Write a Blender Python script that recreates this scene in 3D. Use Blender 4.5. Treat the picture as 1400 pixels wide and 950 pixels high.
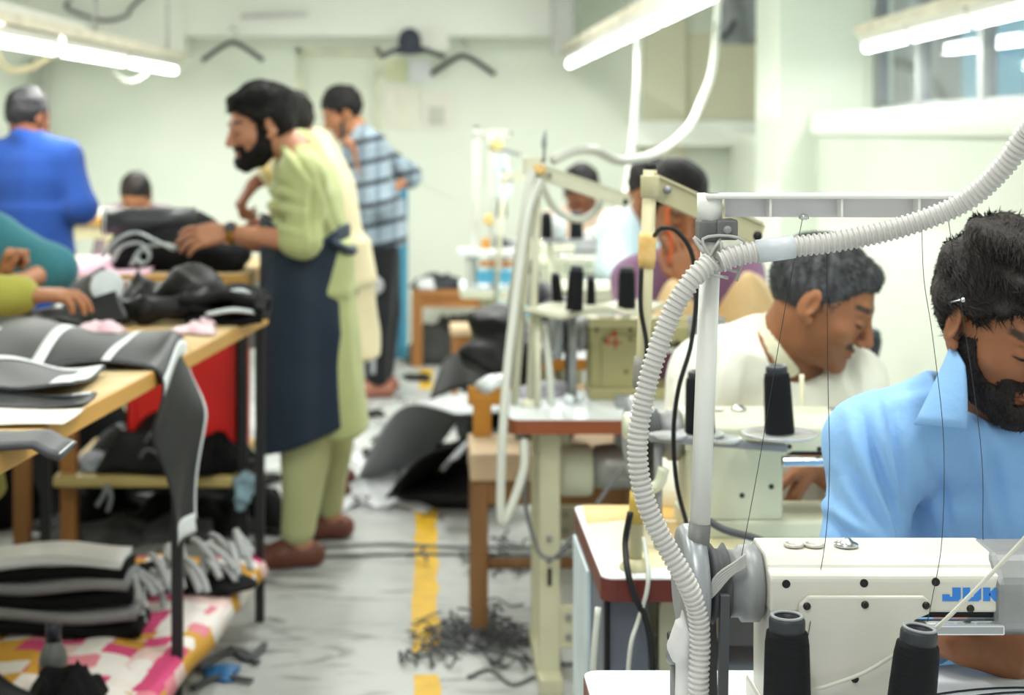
import bpy, bmesh, math, random
import numpy as np
from mathutils import Vector, Matrix

for o in list(bpy.data.objects):
    bpy.data.objects.remove(o, do_unlink=True)
SC = bpy.context.scene
COL = SC.collection

# ------------------------------------------------------------------ camera
CH = 1.55                     # eye height
FPX = 2180.0                  # focal length in pixels of the 1400 px wide frame
cam_d = bpy.data.cameras.new('camera')
cam = bpy.data.objects.new('camera', cam_d)
COL.objects.link(cam)
cam.location = (0, 0, CH)
cam.rotation_euler = (math.pi / 2, 0, 0)
cam_d.sensor_width = 36
cam_d.sensor_fit = 'HORIZONTAL'
cam_d.lens = 36 * FPX / 1400
cam_d.shift_x = (700 - 583) / 1400
cam_d.shift_y = -(475 - 180) / 1400
cam_d.clip_start = 0.05
cam_d.dof.use_dof = True
cam_d.dof.focus_distance = 2.12
cam_d.dof.aperture_fstop = 4.0
SC.camera = cam

# ------------------------------------------------------------------ world and colour management
world = bpy.data.worlds.new('world')
SC.world = world
world.use_nodes = True
wb = world.node_tree.nodes['Background']
wb.inputs[0].default_value = (0.96, 0.98, 1.0, 1)
wb.inputs[1].default_value = 0.72
SC.view_settings.view_transform = 'Standard'
SC.view_settings.look = 'None'
SC.view_settings.gamma = 1
SC.view_settings.exposure = 0.3
TUBE_W = 18.0                 # watts of the lamp that stands in each visible tube
CEIL_W = 30.0  # watts of the added ceiling lights outside the view

def pt(px, py, Y):
    return np.array([(px - 583) * Y / FPX, Y, CH - (py - 180) * Y / FPX])

def zy(py, Z):                # depth at which height Z shows at row py
    return FPX * (CH - Z) / (py - 180)

# ------------------------------------------------------------------ materials
def lin(h):
    h = h.lstrip('#')
    out = []
    for i in (0, 2, 4):
        c = int(h[i:i + 2], 16) / 255
        out.append(c / 12.92 if c <= .04045 else ((c + .055) / 1.055) ** 2.4)
    return tuple(out) + (1,)

MATS = {}
def mat(name, hexc, rough=.6, metal=0, var=.12, scale=8, bump=0, bscale=60, sheen=0, emit=0, spec=.5, hex2=None, sss=0, stretch=(1, 1, 1), detail=4):
    if name in MATS:
        return MATS[name]
    m = bpy.data.materials.new(name)
    m.use_nodes = True
    nt = m.node_tree
    b = nt.nodes['Principled BSDF']
    c = lin(hexc)
    b.inputs['Base Color'].default_value = c
    b.inputs['Roughness'].default_value = rough
    b.inputs['Metallic'].default_value = metal
    b.inputs['Specular IOR Level'].default_value = spec
    if sheen:
        b.inputs['Sheen Weight'].default_value = sheen
    if sss:
        b.inputs['Subsurface Weight'].default_value = sss
        b.inputs['Subsurface Radius'].default_value = (.012, .005, .003)
        b.inputs['Subsurface Scale'].default_value = 1
    if emit:
        b.inputs['Emission Color'].default_value = c
        b.inputs['Emission Strength'].default_value = emit
    tc = nt.nodes.new('ShaderNodeTexCoord')
    mp = nt.nodes.new('ShaderNodeMapping')
    mp.inputs['Scale'].default_value = stretch
    nt.links.new(tc.outputs['Object'], mp.inputs['Vector'])
    if var or hex2:
        n = nt.nodes.new('ShaderNodeTexNoise')
        n.inputs['Scale'].default_value = scale
        n.inputs['Detail'].default_value = detail
        nt.links.new(mp.outputs['Vector'], n.inputs['Vector'])
        r = nt.nodes.new('ShaderNodeValToRGB')
        r.color_ramp.elements[0].position = .3
        r.color_ramp.elements[1].position = .7
        if hex2:
            r.color_ramp.elements[0].color = c
            r.color_ramp.elements[1].color = lin(hex2)
        else:
            r.color_ramp.elements[0].color = tuple(x * (1 - var) for x in c[:3]) + (1,)
            r.color_ramp.elements[1].color = tuple(min(1, x * (1 + var)) for x in c[:3]) + (1,)
        nt.links.new(n.outputs['Fac'], r.inputs['Fac'])
        nt.links.new(r.outputs['Color'], b.inputs['Base Color'])
    if bump:
        n2 = nt.nodes.new('ShaderNodeTexNoise')
        n2.inputs['Scale'].default_value = bscale
        n2.inputs['Detail'].default_value = 5
        nt.links.new(mp.outputs['Vector'], n2.inputs['Vector'])
        bp = nt.nodes.new('ShaderNodeBump')
        bp.inputs['Strength'].default_value = bump
        bp.inputs['Distance'].default_value = .01
        nt.links.new(n2.outputs['Fac'], bp.inputs['Height'])
        nt.links.new(bp.outputs['Normal'], b.inputs['Normal'])
    MATS[name] = m
    return m

def skin_mat():
    if 'skin' in MATS:
        return MATS['skin']
    m = bpy.data.materials.new('skin')
    m.use_nodes = True
    nt = m.node_tree
    b = nt.nodes['Principled BSDF']
    a = nt.nodes.new('ShaderNodeAttribute')
    a.attribute_name = 'tone'
    n = nt.nodes.new('ShaderNodeTexNoise')
    n.inputs['Scale'].default_value = 45
    n.inputs['Detail'].default_value = 4
    mx = nt.nodes.new('ShaderNodeMix')
    mx.data_type = 'RGBA'
    mx.blend_type = 'MULTIPLY'
    mx.inputs[0].default_value = .25
    nt.links.new(a.outputs['Color'], mx.inputs[6])
    nt.links.new(n.outputs['Fac'], mx.inputs[7])
    nt.links.new(mx.outputs[2], b.inputs['Base Color'])
    b.inputs['Roughness'].default_value = .55
    b.inputs['Subsurface Weight'].default_value = .12
    b.inputs['Subsurface Radius'].default_value = (.01, .004, .002)
    b.inputs['Subsurface Scale'].default_value = 1
    bp = nt.nodes.new('ShaderNodeBump')
    bp.inputs['Strength'].default_value = .12
    bp.inputs['Distance'].default_value = .004
    n2 = nt.nodes.new('ShaderNodeTexNoise')
    n2.inputs['Scale'].default_value = 220
    nt.links.new(n2.outputs['Fac'], bp.inputs['Height'])
    nt.links.new(bp.outputs['Normal'], b.inputs['Normal'])
    MATS['skin'] = m
    return m

def cloth(name, hexc, var=.08, rough=.9, sheen=.15, bump=.25, bscale=90):
    return mat(name, hexc, rough=rough, var=var, scale=6, bump=bump, bscale=bscale, sheen=sheen, spec=.2)

# ------------------------------------------------------------------ object helpers
ORG = {}
def tag(o, label=None, cat=None, group=None, kind=None):
    if label: o['label'] = label
    if cat: o['category'] = cat
    if group: o['group'] = group
    if kind: o['kind'] = kind
    return o

def thing(name, label, cat, org, group=None):
    o = bpy.data.objects.new(name, None)
    o.empty_display_size = .05
    COL.objects.link(o)
    o.location = tuple(org)
    ORG[o.name] = np.array(org, float)
    return tag(o, label, cat, group)

class MB:
    """collects shapes in world coordinates"""
    def __init__(s):
        s.v = []; s.f = []; s.n = 0
    def add(s, v, f):
        v = np.asarray(v, float).reshape(-1, 3)
        s.v.append(v)
        s.f += [[i + s.n for i in q] for q in f]
        s.n += len(v)
        return s
    def box(s, x0, x1, y0, y1, z0, z1, rz=0, R=None):
        v = np.array([(x, y, z) for x in (x0, x1) for y in (y0, y1) for z in (z0, z1)], float)
        if rz or R is not None:
            c = v.mean(0)
            M = np.array(Matrix.Rotation(rz, 3, 'Z')) if R is None else R
            v = (v - c) @ M.T + c
        return s.add(v, [(0, 1, 3, 2), (4, 6, 7, 5), (0, 4, 5, 1), (2, 3, 7, 6), (0, 2, 6, 4), (1, 5, 7, 3)])
    def bar(s, a, b, w, h, up=(0, 0, 1)):
        a = np.array(a, float); b = np.array(b, float)
        d = b - a; d /= np.linalg.norm(d)
        u = np.array(up, float)
        if abs(d @ u) > .95: u = np.array((0, 1., 0))
        x = np.cross(d, u); x /= np.linalg.norm(x)
        y = np.cross(x, d)
        v = [p + x * sx * w / 2 + y * sy * h / 2 for p in (a, b) for sx, sy in ((-1, -1), (1, -1), (1, 1), (-1, 1))]
        return s.add(v, [(3, 2, 1, 0), (4, 5, 6, 7), (0, 1, 5, 4), (1, 2, 6, 5), (2, 3, 7, 6), (3, 0, 4, 7)])
    def tube(s, pts, r, seg=8, flat=1.0):
        pts = np.asarray(pts, float)
        n = len(pts)
        r = np.broadcast_to(np.asarray(r, float), (n,))
        t = np.gradient(pts, axis=0)
        t /= np.linalg.norm(t, axis=1)[:, None] + 1e-9
        u = np.array((0, 0, 1.)) if abs(t[0][2]) < .9 else np.array((1., 0, 0))
        v = []
        for i in range(n):
            u = u - t[i] * (u @ t[i]); u /= np.linalg.norm(u) + 1e-9
            w = np.cross(t[i], u)
            for k in range(seg):
                a = 2 * math.pi * k / seg
                v.append(pts[i] + (u * math.cos(a) * flat + w * math.sin(a)) * r[i])
        f = []
        for i in range(n - 1):
            for k in range(seg):
                k2 = (k + 1) % seg
                f.append((i * seg + k, i * seg + k2, (i + 1) * seg + k2, (i + 1) * seg + k))
        f.append(tuple(range(seg - 1, -1, -1)))
        f.append(tuple((n - 1) * seg + k for k in range(seg)))
        return s.add(v, f)
    def cyl(s, a, b, ra, rb=None, seg=16):
        return s.tube([a, b], [ra, ra if rb is None else rb], seg)
    def lathe(s, prof, c, axis=(0, 0, 1), seg=20, open=False, ring=False):
        """prof: list of (radius, height along axis)"""
        ax = np.array(axis, float); ax /= np.linalg.norm(ax)
        u = np.array((1., 0, 0)) if abs(ax[0]) < .9 else np.array((0, 1., 0))
        u = u - ax * (u @ ax); u /= np.linalg.norm(u)
        w = np.cross(ax, u)
        c = np.array(c, float)
        v = []
        for r, h in prof:
            for k in range(seg):
                a = 2 * math.pi * k / seg
                v.append(c + ax * h + (u * math.cos(a) + w * math.sin(a)) * max(r, 1e-4))
        n = len(prof); f = []
        for i in range(n - 1):
            for k in range(seg):
                k2 = (k + 1) % seg
                f.append((i * seg + k, i * seg + k2, (i + 1) * seg + k2, (i + 1) * seg + k))
        if ring:
            for k in range(seg):
                k2 = (k + 1) % seg
                f.append(((n - 1) * seg + k, (n - 1) * seg + k2, k2, k))
        else:
            if not open: f.append(tuple(range(seg - 1, -1, -1)))
            f.append(tuple((n - 1) * seg + k for k in range(seg)))
        return s.add(v, f)
    def prism(s, poly, lo, hi, axis='x'):
        """polygon in the two other axes, extruded along axis"""
        n = len(poly)
        v = []
        for e in (lo, hi):
            for a, b in poly:
                v.append({'x': (e, a, b), 'y': (a, e, b), 'z': (a, b, e)}[axis])
        f = [tuple(range(n - 1, -1, -1)), tuple(range(n, 2 * n))]
        for i in range(n):
            j = (i + 1) % n
            f.append((i, j, n + j, n + i))
        return s.add(v, f)
    def sheet(s, fn, nu, nv, th, u=(0, 1), v=(0, 1)):
        """fn(U,V) -> (...,3); a thick closed sheet"""
        U, V = np.meshgrid(np.linspace(u[0], u[1], nu), np.linspace(v[0], v[1], nv), indexing='ij')
        p = np.asarray(fn(U, V), float)
        du = np.gradient(p, axis=0); dv = np.gradient(p, axis=1)
        nn = np.cross(du, dv); nn /= np.linalg.norm(nn, axis=2)[..., None] + 1e-12
        top = (p + nn * th / 2).reshape(-1, 3); bot = (p - nn * th / 2).reshape(-1, 3)
        N = nu * nv
        f = []
        for i in range(nu - 1):
            for j in range(nv - 1):
                a, b, c, d = i * nv + j, (i + 1) * nv + j, (i + 1) * nv + j + 1, i * nv + j + 1
                f.append((a, b, c, d)); f.append((N + d, N + c, N + b, N + a))
        ring = [i * nv for i in range(nu)] + [(nu - 1) * nv + j for j in range(1, nv)] + [i * nv + nv - 1 for i in range(nu - 2, -1, -1)] + [j for j in range(nv - 2, 0, -1)]
        for i in range(len(ring)):
            a, b = ring[i], ring[(i + 1) % len(ring)]
            f.append((b, a, N + a, N + b))
        return s.add(np.vstack([top, bot]), f)

def fixn(me):
    bm = bmesh.new(); bm.from_mesh(me)
    bmesh.ops.recalc_face_normals(bm, faces=bm.faces)
    bm.to_mesh(me); bm.free()

def part(name, mb, m, parent=None, smooth=False, bevel=0, label=None, org=None, fix=True, auto=None):
    """one mesh object; top-level when parent is None (origin at its base)"""
    v = np.vstack(mb.v)
    if parent is not None:
        o0 = ORG[parent.name]
    else:
        o0 = np.array(org, float) if org is not None else np.array(((v[:, 0].min() + v[:, 0].max()) / 2, (v[:, 1].min() + v[:, 1].max()) / 2, v[:, 2].min()))
    me = bpy.data.meshes.new(name)
    me.from_pydata((v - o0).tolist(), [], mb.f)
    if fix: fixn(me)
    me.materials.append(m)
    if smooth or auto:
        me.polygons.foreach_set('use_smooth', [True] * len(me.polygons))
    if auto:
        try: me.set_sharp_from_angle(angle=math.radians(auto))
        except Exception: pass
    o = bpy.data.objects.new(name, me)
    COL.objects.link(o)
    ORG[o.name] = o0
    if parent is not None: o.parent = parent
    else: o.location = tuple(o0)
    if label: o['label'] = label
    if bevel:
        md = o.modifiers.new('bevel', 'BEVEL'); md.width = bevel; md.segments = 2; md.limit_method = 'ANGLE'
    return o

def copy_tree(o, loc=None, rot=None, label=None, group=None, parent=None):
    c = o.copy(); COL.objects.link(c)
    if parent is not None: c.parent = parent
    if loc is not None: c.location = loc; ORG[c.name] = np.array(loc, float)
    if rot is not None: c.rotation_euler = rot
    if label: c['label'] = label
    if group: c['group'] = group
    for ch in list(o.children):
        copy_tree(ch, parent=c)
    return c

def spline(pts, n=12):
    p = np.asarray(pts, float)
    q = np.vstack([2 * p[0] - p[1], p, 2 * p[-1] - p[-2]])
    out = []
    for i in range(1, len(q) - 2):
        for k in range(n):
            t = k / n
            out.append(.5 * (2 * q[i] + (q[i + 1] - q[i - 1]) * t + (2 * q[i - 1] - 5 * q[i] + 4 * q[i + 1] - q[i + 2]) * t * t + (3 * q[i] - q[i - 1] - 3 * q[i + 1] + q[i + 2]) * t ** 3))
    out.append(p[-1])
    return np.array(out)

def resample(p, step):
    d = np.r_[0, np.cumsum(np.linalg.norm(np.diff(p, axis=0), axis=1))]
    s = np.arange(0, d[-1], step)
    return np.stack([np.interp(s, d, p[:, i]) for i in range(3)], 1)

def fnoise(p, freq, seed=0, n=7, aniso=(1, 1, 1)):
    rs = np.random.RandomState(seed)
    k = rs.normal(size=(n, 3)); k /= np.linalg.norm(k, axis=1)[:, None]
    k *= freq * rs.uniform(.6, 1.5, (n, 1)) * np.array(aniso)
    ph = rs.uniform(0, 6.28, n)
    return np.sin(np.asarray(p) @ k.T + ph).sum(-1) / math.sqrt(n)

def crumple(cx, cy, z0, sx, sy, h, seed, rz=0, nu=34, nv=26, freq=None, th=.004, edge=.15, mb=None):
    """a crumpled, folded piece of leather or cloth lying on height z0"""
    rs = np.random.RandomState(seed)
    fr = freq or 5.5
    ph = rs.uniform(0, 6.28, 4)
    ca, sa = math.cos(rz), math.sin(rz)
    def fn(U, V):
        a = U * 2 - 1; b = V * 2 - 1
        ang = np.arctan2(b, a)
        rr = np.maximum(abs(a), abs(b))
        wob = 1 + edge * np.sin(3 * ang + ph[0]) + edge * .7 * np.sin(5 * ang + ph[1])
        x = a * sx / 2 * wob; y = b * sy / 2 * wob
        P = np.stack([a * fr / 5, b * fr / 5, 0 * a], -1)
        r1 = 1 - abs(fnoise(P, 3.2, seed)) * 1.1
        r2 = 1 - abs(fnoise(P, 7.5, seed + 5))
        dome = np.clip(1 - rr ** 3, 0, 1)
        z = h * dome * np.clip(.5 + .55 * r1 + .2 * r2, .05, 2) * .8 + .006
        x = x + .03 * fnoise(P, 6, seed + 9) * sx
        y = y + .03 * fnoise(P, 6, seed + 11) * sy
        return np.stack([cx + x * ca - y * sa, cy + x * sa + y * ca, z0 + z], -1)
    m = mb or MB()
    m.sheet(fn, nu, nv, th)
    return m

# ------------------------------------------------------------------ implicit surfaces (bodies, hair, clothes)
def V3(*a): return np.array(a, float)
def nrm(a):
    a = np.asarray(a, float)
    return a / np.linalg.norm(a)

def rc(a, b, ra, rb, k=.02, op='add'):
    a = np.array(a, float); b = np.array(b, float)
    m = max(ra, rb)
    lo = np.minimum(a, b) - m; hi = np.maximum(a, b) + m
    ba = b - a; L2 = ba @ ba + 1e-9
    def fn(X, Y, Z):
        x = X - a[0]; y = Y - a[1]; z = Z - a[2]
        t = np.clip((x * ba[0] + y * ba[1] + z * ba[2]) / L2, 0, 1)
        return np.sqrt((x - t * ba[0]) ** 2 + (y - t * ba[1]) ** 2 + (z - t * ba[2]) ** 2) - (ra + (rb - ra) * t)
    return (lo, hi, fn, op, k)

def el(c, r, R=None, k=.02, op='add'):
    c = np.array(c, float); r = np.array(r, float)
    R = np.eye(3) if R is None else np.asarray(R, float)     # columns = local axes
    ext = np.sqrt(((R * r) ** 2).sum(1))
    def fn(X, Y, Z):
        x = X - c[0]; y = Y - c[1]; z = Z - c[2]
        q = [(x * R[0, i] + y * R[1, i] + z * R[2, i]) for i in range(3)]
        k0 = np.sqrt(sum((q[i] / r[i]) ** 2 for i in range(3))) + 1e-6
        k1 = np.sqrt(sum((q[i] / r[i] ** 2) ** 2 for i in range(3))) + 1e-6
        return k0 * (k0 - 1) / k1
    return (c - ext, c + ext, fn, op, k)

def loft(A, B, xd, st, k=.03, op='add'):
    """elliptic tube from A to B; st rows: t, half width, half depth[, x offset, y offset]; xd = width direction"""
    A = np.array(A, float); B = np.array(B, float)
    ax = B - A; L = np.linalg.norm(ax); ax = ax / L
    xd = np.array(xd, float); xd = nrm(xd - ax * (xd @ ax)); yd = np.cross(ax, xd)
    st = np.array([list(s) + [0] * (5 - len(s)) for s in st], float)
    cs = []
    for t, a, b, ox, oy in st:
        p = A + ax * L * t + xd * ox + yd * oy
        e = np.sqrt((xd * a) ** 2 + (yd * b) ** 2)
        cs += [p - e, p + e]
    cs = np.array(cs)
    def fn(X, Y, Z):
        x = X - A[0]; y = Y - A[1]; z = Z - A[2]
        h = x * ax[0] + y * ax[1] + z * ax[2]
        t = np.clip(h / L, 0, 1)
        a = np.interp(t, st[:, 0], st[:, 1]); b = np.interp(t, st[:, 0], st[:, 2])
        u = x * xd[0] + y * xd[1] + z * xd[2] - np.interp(t, st[:, 0], st[:, 3])
        w = x * yd[0] + y * yd[1] + z * yd[2] - np.interp(t, st[:, 0], st[:, 4])
        d = (np.sqrt((u / a) ** 2 + (w / b) ** 2) - 1) * np.minimum(a, b)
        return np.maximum(d, np.maximum(-h, h - L))
    return (cs.min(0), cs.max(0), fn, op, k)

def axis(lo, hi, h, fine):
    out = [lo]
    while out[-1] < hi:
        s = h
        for a, b, fh in fine:
            if a <= out[-1] <= b: s = min(s, fh)
        out.append(out[-1] + s)
    return np.array(out)

def surf(prims, h, fine=None, cut=None, pad=None):
    """surface nets over the smooth union of the prims; cut: function(X,Y,Z) intersected at the end"""
    pad = pad or h * 3
    adds = [p for p in prims if p[3] == 'add']
    lo = np.min([p[0] for p in adds], 0) - pad; hi = np.max([p[1] for p in adds], 0) + pad
    fine = fine or []
    ax = [axis(lo[i], hi[i], h, [(f[0][i], f[1][i], f[2]) for f in fine]) for i in range(3)]
    F = np.full([len(a) for a in ax], .2, np.float32)
    for plo, phi, fn, op, k in prims:
        m = k * 1.2 + h * 3 + .01
        sl = [slice(max(0, np.searchsorted(ax[i], plo[i] - m) - 1), np.searchsorted(ax[i], phi[i] + m) + 1) for i in range(3)]
        X = ax[0][sl[0]][:, None, None].astype(np.float32); Y = ax[1][sl[1]][None, :, None].astype(np.float32); Z = ax[2][sl[2]][None, None, :].astype(np.float32)
        if X.size * Y.size * Z.size == 0: continue
        d = fn(X, Y, Z).astype(np.float32)
        S = F[sl[0], sl[1], sl[2]]
        if op == 'add':
            q = np.maximum(k - np.abs(S - d), 0) / k
            F[sl[0], sl[1], sl[2]] = np.minimum(S, d) - q * q * k * .25
        else:
            d = -d
            q = np.maximum(k - np.abs(S - d), 0) / k
            F[sl[0], sl[1], sl[2]] = np.maximum(S, d) + q * q * k * .25
    if cut is not None:
        X = ax[0][:, None, None]; Y = ax[1][None, :, None]; Z = ax[2][None, None, :]
        F = np.maximum(F, cut(X, Y, Z)).astype(np.float32)
    F[0] = F[-1] = .2; F[:, 0] = F[:, -1] = .2; F[:, :, 0] = F[:, :, -1] = .2
    ins = F < 0
    n = [len(a) - 1 for a in ax]
    N = n[0] * n[1] * n[2]
    cid = lambda i, j, k: (i * n[1] + j) * n[2] + k
    allc = []; allp = []; quads = []
    for a in range(3):
        b, c = (a + 1) % 3, (a + 2) % 3
        s0 = [slice(None)] * 3; s1 = [slice(None)] * 3
        s0[a] = slice(0, -1); s1[a] = slice(1, None)
        I0 = ins[tuple(s0)]; I1 = ins[tuple(s1)]
        ix = np.array(np.nonzero(I0 != I1))
        if ix.shape[1] == 0: continue
        ix1 = ix.copy(); ix1[a] += 1
        f0 = F[tuple(ix)]; f1 = F[tuple(ix1)]
        t = f0 / (f0 - f1)
        P = np.stack([ax[d][ix[d]] for d in range(3)], 1)
        P[:, a] += t * (ax[a][ix1[a]] - ax[a][ix[a]])
        cells = []
        for db, dc in ((-1, -1), (0, -1), (0, 0), (-1, 0)):
            q = ix.copy(); q[b] += db; q[c] += dc
            cells.append(cid(q[0], q[1], q[2]))
        cells = np.array(cells)
        for q in cells:
            allc.append(q); allp.append(P)
        flip = f0 > f1
        cells[:, flip] = cells[::-1, flip]
        quads.append(cells.T)
    allc = np.concatenate(allc); allp = np.concatenate(allp); quads = np.concatenate(quads)
    uq, inv = np.unique(allc, return_inverse=True)
    cnt = np.bincount(inv)
    V = np.stack([np.bincount(inv, allp[:, i]) / cnt for i in range(3)], 1)
    Q = np.searchsorted(uq, quads)
    return V, Q

def vnormals(V, Q):
    n = np.cross(V[Q[:, 2]] - V[Q[:, 0]], V[Q[:, 3]] - V[Q[:, 1]])
    out = np.zeros_like(V)
    for i in range(4):
        for d in range(3):
            out[:, d] += np.bincount(Q[:, i], n[:, d], minlength=len(V))
    return out / (np.linalg.norm(out, axis=1)[:, None] + 1e-12)

def smooth_v(V, Q, it=1, lam=.5):
    E = np.concatenate([Q[:, [0, 1]], Q[:, [1, 2]], Q[:, [2, 3]], Q[:, [3, 0]]])
    deg = np.bincount(E[:, 0], minlength=len(V)) + np.bincount(E[:, 1], minlength=len(V))
    for _ in range(it):
        A = np.stack([np.bincount(E[:, 0], V[E[:, 1], d], minlength=len(V)) + np.bincount(E[:, 1], V[E[:, 0], d], minlength=len(V)) for d in range(3)], 1)
        V = V + lam * (A / deg[:, None] - V)
    return V

def blob(name, V, Q, m, parent=None, tone=None, org=None, label=None):
    o0 = ORG[parent.name] if parent is not None else np.array(org, float)
    me = bpy.data.meshes.new(name)
    me.vertices.add(len(V)); me.vertices.foreach_set('co', (V - o0).astype(np.float32).ravel())
    me.loops.add(Q.size); me.loops.foreach_set('vertex_index', Q.astype(np.int32).ravel())
    me.polygons.add(len(Q)); me.polygons.foreach_set('loop_start', np.arange(0, Q.size, 4, dtype=np.int32))
    me.update(calc_edges=True); me.validate()
    me.polygons.foreach_set('use_smooth', np.ones(len(me.polygons), bool))
    if tone is not None:
        a = me.color_attributes.new('tone', 'FLOAT_COLOR', 'POINT')
        a.data.foreach_set('color', np.c_[tone, np.ones(len(tone))].astype(np.float32).ravel())
    me.materials.append(m)
    o = bpy.data.objects.new(name, me); COL.objects.link(o)
    ORG[o.name] = o0
    if parent is not None: o.parent = parent
    else: o.location = tuple(o0)
    if label: o['label'] = label
    return o

def stepf(x, a, b):
    t = np.clip((x - a) / (b - a), 0, 1)
    return t * t * (3 - 2 * t)

def creases(V, Q, lines, Y, amp, w):
    """sculpt folds along lines given on the plane at depth Y, on the side that faces the camera"""
    N = vnormals(V, Q)
    out = np.zeros(len(V))
    k = FPX / V[:, 1]
    px = 583 + V[:, 0] * k; py = 180 + (CH - V[:, 2]) * k
    s = FPX / Y
    for a, b, g in lines:
        a = np.array(a, float); d = np.array(b, float) - a; L = np.linalg.norm(d); d /= L
        t = np.clip((px - a[0]) * d[0] + (py - a[1]) * d[1], 0, L) / L
        off = ((px - a[0]) * -d[1] + (py - a[1]) * d[0]) / s
        end = np.hypot(px - (a[0] + d[0] * L * t), py - (a[1] + d[1] * L * t)) / s
        fade = np.sin(np.clip(t, .04, .96) * math.pi) ** .6 * np.exp(-(np.maximum(0, end - np.abs(off)) / w) ** 2)
        out += g * amp * fade * (np.exp(-((off - w) / w) ** 2) - np.exp(-((off + w * .4) / (w * .7)) ** 2))
    return V + N * (out * (N[:, 1] < .25))[:, None]

def folds(V, Q, amp, freq, seed, aniso=(1, 1, 1)):
    if amp <= 0: return V
    N = vnormals(V, Q)
    a = fnoise(V, freq, seed, aniso=aniso); b = fnoise(V, freq * 2.1, seed + 3, aniso=aniso)
    r = (1 - abs(a)) ** 2 * 1.2 - .5 + .45 * b
    return V + N * (amp * r)[:, None]

# ------------------------------------------------------------------ setting
def struct(name, mb, m, parent=None, **kw):
    o = part(name, mb, m, parent, **kw)
    if parent is None: o['kind'] = 'structure'
    return o

YB = 11.3           # back wall
XL, XR = -2.79, 2.4
XS = 2.13           # face of the wall under the windows
CEIL = 2.95

def wall_mat(name, hexc, hex2):
    m = mat(name, hexc, rough=.45, scale=1.3, hex2=hex2, bump=.05, bscale=14, spec=.35)
    return m
m_wall = wall_mat('pale_green_paint', '#dfe7d9', '#e7ece0')
m_white = mat('white_paint', '#ecefe8', rough=.5, var=.03, scale=2, bump=.04, bscale=12)
m_creamw = mat('cream_paint', '#e2dfc6', rough=.5, var=.04, scale=2)

def floor_mat():
    m = mat('floor_vinyl', '#a9adac', rough=.38, scale=1.6, hex2='#c3c6c4', bump=.08, bscale=9, spec=.4, detail=9)
    nt = m.node_tree; b = nt.nodes['Principled BSDF']
    tc = [n for n in nt.nodes if n.type == 'TEX_COORD'][0]
    n = nt.nodes.new('ShaderNodeTexNoise'); n.inputs['Scale'].default_value = 5.5; n.inputs['Detail'].default_value = 8; n.inputs['Distortion'].default_value = 1.4
    mp = nt.nodes.new('ShaderNodeMapping'); mp.inputs['Scale'].default_value = (.6, 1.6, 1)
    nt.links.new(tc.outputs['Object'], mp.inputs[0]); nt.links.new(mp.outputs[0], n.inputs['Vector'])
    r = nt.nodes.new('ShaderNodeValToRGB'); r.color_ramp.elements[0].position = .30; r.color_ramp.elements[1].position = .46
    r.color_ramp.elements[0].color = (.16, .17, .17, 1); r.color_ramp.elements[1].color = (1, 1, 1, 1)
    nt.links.new(n.outputs['Fac'], r.inputs[0])
    prev = [l.from_socket for l in nt.links if l.to_socket == b.inputs['Base Color']][0]
    mx = nt.nodes.new('ShaderNodeMix'); mx.data_type = 'RGBA'; mx.blend_type = 'MULTIPLY'; mx.inputs[0].default_value = .8
    nt.links.new(prev, mx.inputs[6]); nt.links.new(r.outputs[0], mx.inputs[7]); nt.links.new(mx.outputs[2], b.inputs['Base Color'])
    return m
floor = struct('floor', MB().box(XL - .1, XR + .1, -1.5, YB + .1, -.1, 0), floor_mat())
# worn yellow lane line, painted in lengths
m_yel = mat('yellow_floor_paint', '#ddb127', rough=.5, var=.12, scale=12)
def yline(y0, y1, seed):
    rs = np.random.RandomState(seed)
    n = 22
    ys = np.linspace(y0, y1, n)
    l = -.045 + rs.uniform(-.006, .012, n); r = .04 + rs.uniform(-.008, .006, n)
    v = [(l[i], ys[i], z) for z in (.0015, 0) for i in range(n)] + [(r[i], ys[i], z) for z in (.0015, 0) for i in range(n)]
    f = []
    for i in range(n - 1):
        f += [(i, 2 * n + i, 2 * n + i + 1, i + 1), (i, i + 1, n + i + 1, n + i), (2 * n + i + 1, 2 * n + i, 3 * n + i, 3 * n + i + 1)]
    f += [(0, n, 3 * n, 2 * n), (n - 1, 3 * n - 1, 4 * n - 1, 2 * n - 1)]
    return MB().add(v, f)
for i, (a, b) in enumerate(((2.2, 4.55), (4.75, 6.75), (9.6, 10.4))):
    part('painted_line', yline(a, b, i), m_yel, floor, label='worn yellow lane line')

struct('ceiling', MB().box(XL - .1, XR + .1, -1.5, YB + .1, CEIL, CEIL + .1), m_white)
struct('wall_left', MB().box(XL - .1, XL, -1.5, YB, 0, CEIL), m_wall)
# back wall, with the shallow door recess
d0, d1, dz = pt(405, 0, YB)[0], pt(520, 0, YB)[0], pt(0, 66, YB)[2]
wbm = MB()
wbm.box(XL - .1, d0, YB, YB + .14, 0, CEIL).box(d1, XR + .1, YB, YB + .14, 0, CEIL).box(d0, d1, YB, YB + .14, dz, CEIL)
struct('wall_back', wbm, m_wall)
door = struct('door_1', MB().box(d0, d1, YB + .06, YB + .12, 0, dz), mat('door_paint', '#e3e8d8', rough=.4, var=.03, scale=2))
part('door_frame', MB().box(d0, d0 + .035, YB - .012, YB + .06, 0, dz).box(d1 - .035, d1, YB - .012, YB + .06, 0, dz).box(d0, d1, YB - .012, YB + .06, dz - .035, dz), mat('door_frame_paint', '#d9dcc4', rough=.45), door)
part('handle', MB().tube([(d1 - .1, YB + .06, 1.0), (d1 - .1, YB + .02, 1.0), (d1 - .2, YB + .02, 1.0)], .009, 8), mat('steel', '#c9ccce', rough=.25, metal=1, var=.05), door, smooth=True)
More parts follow.
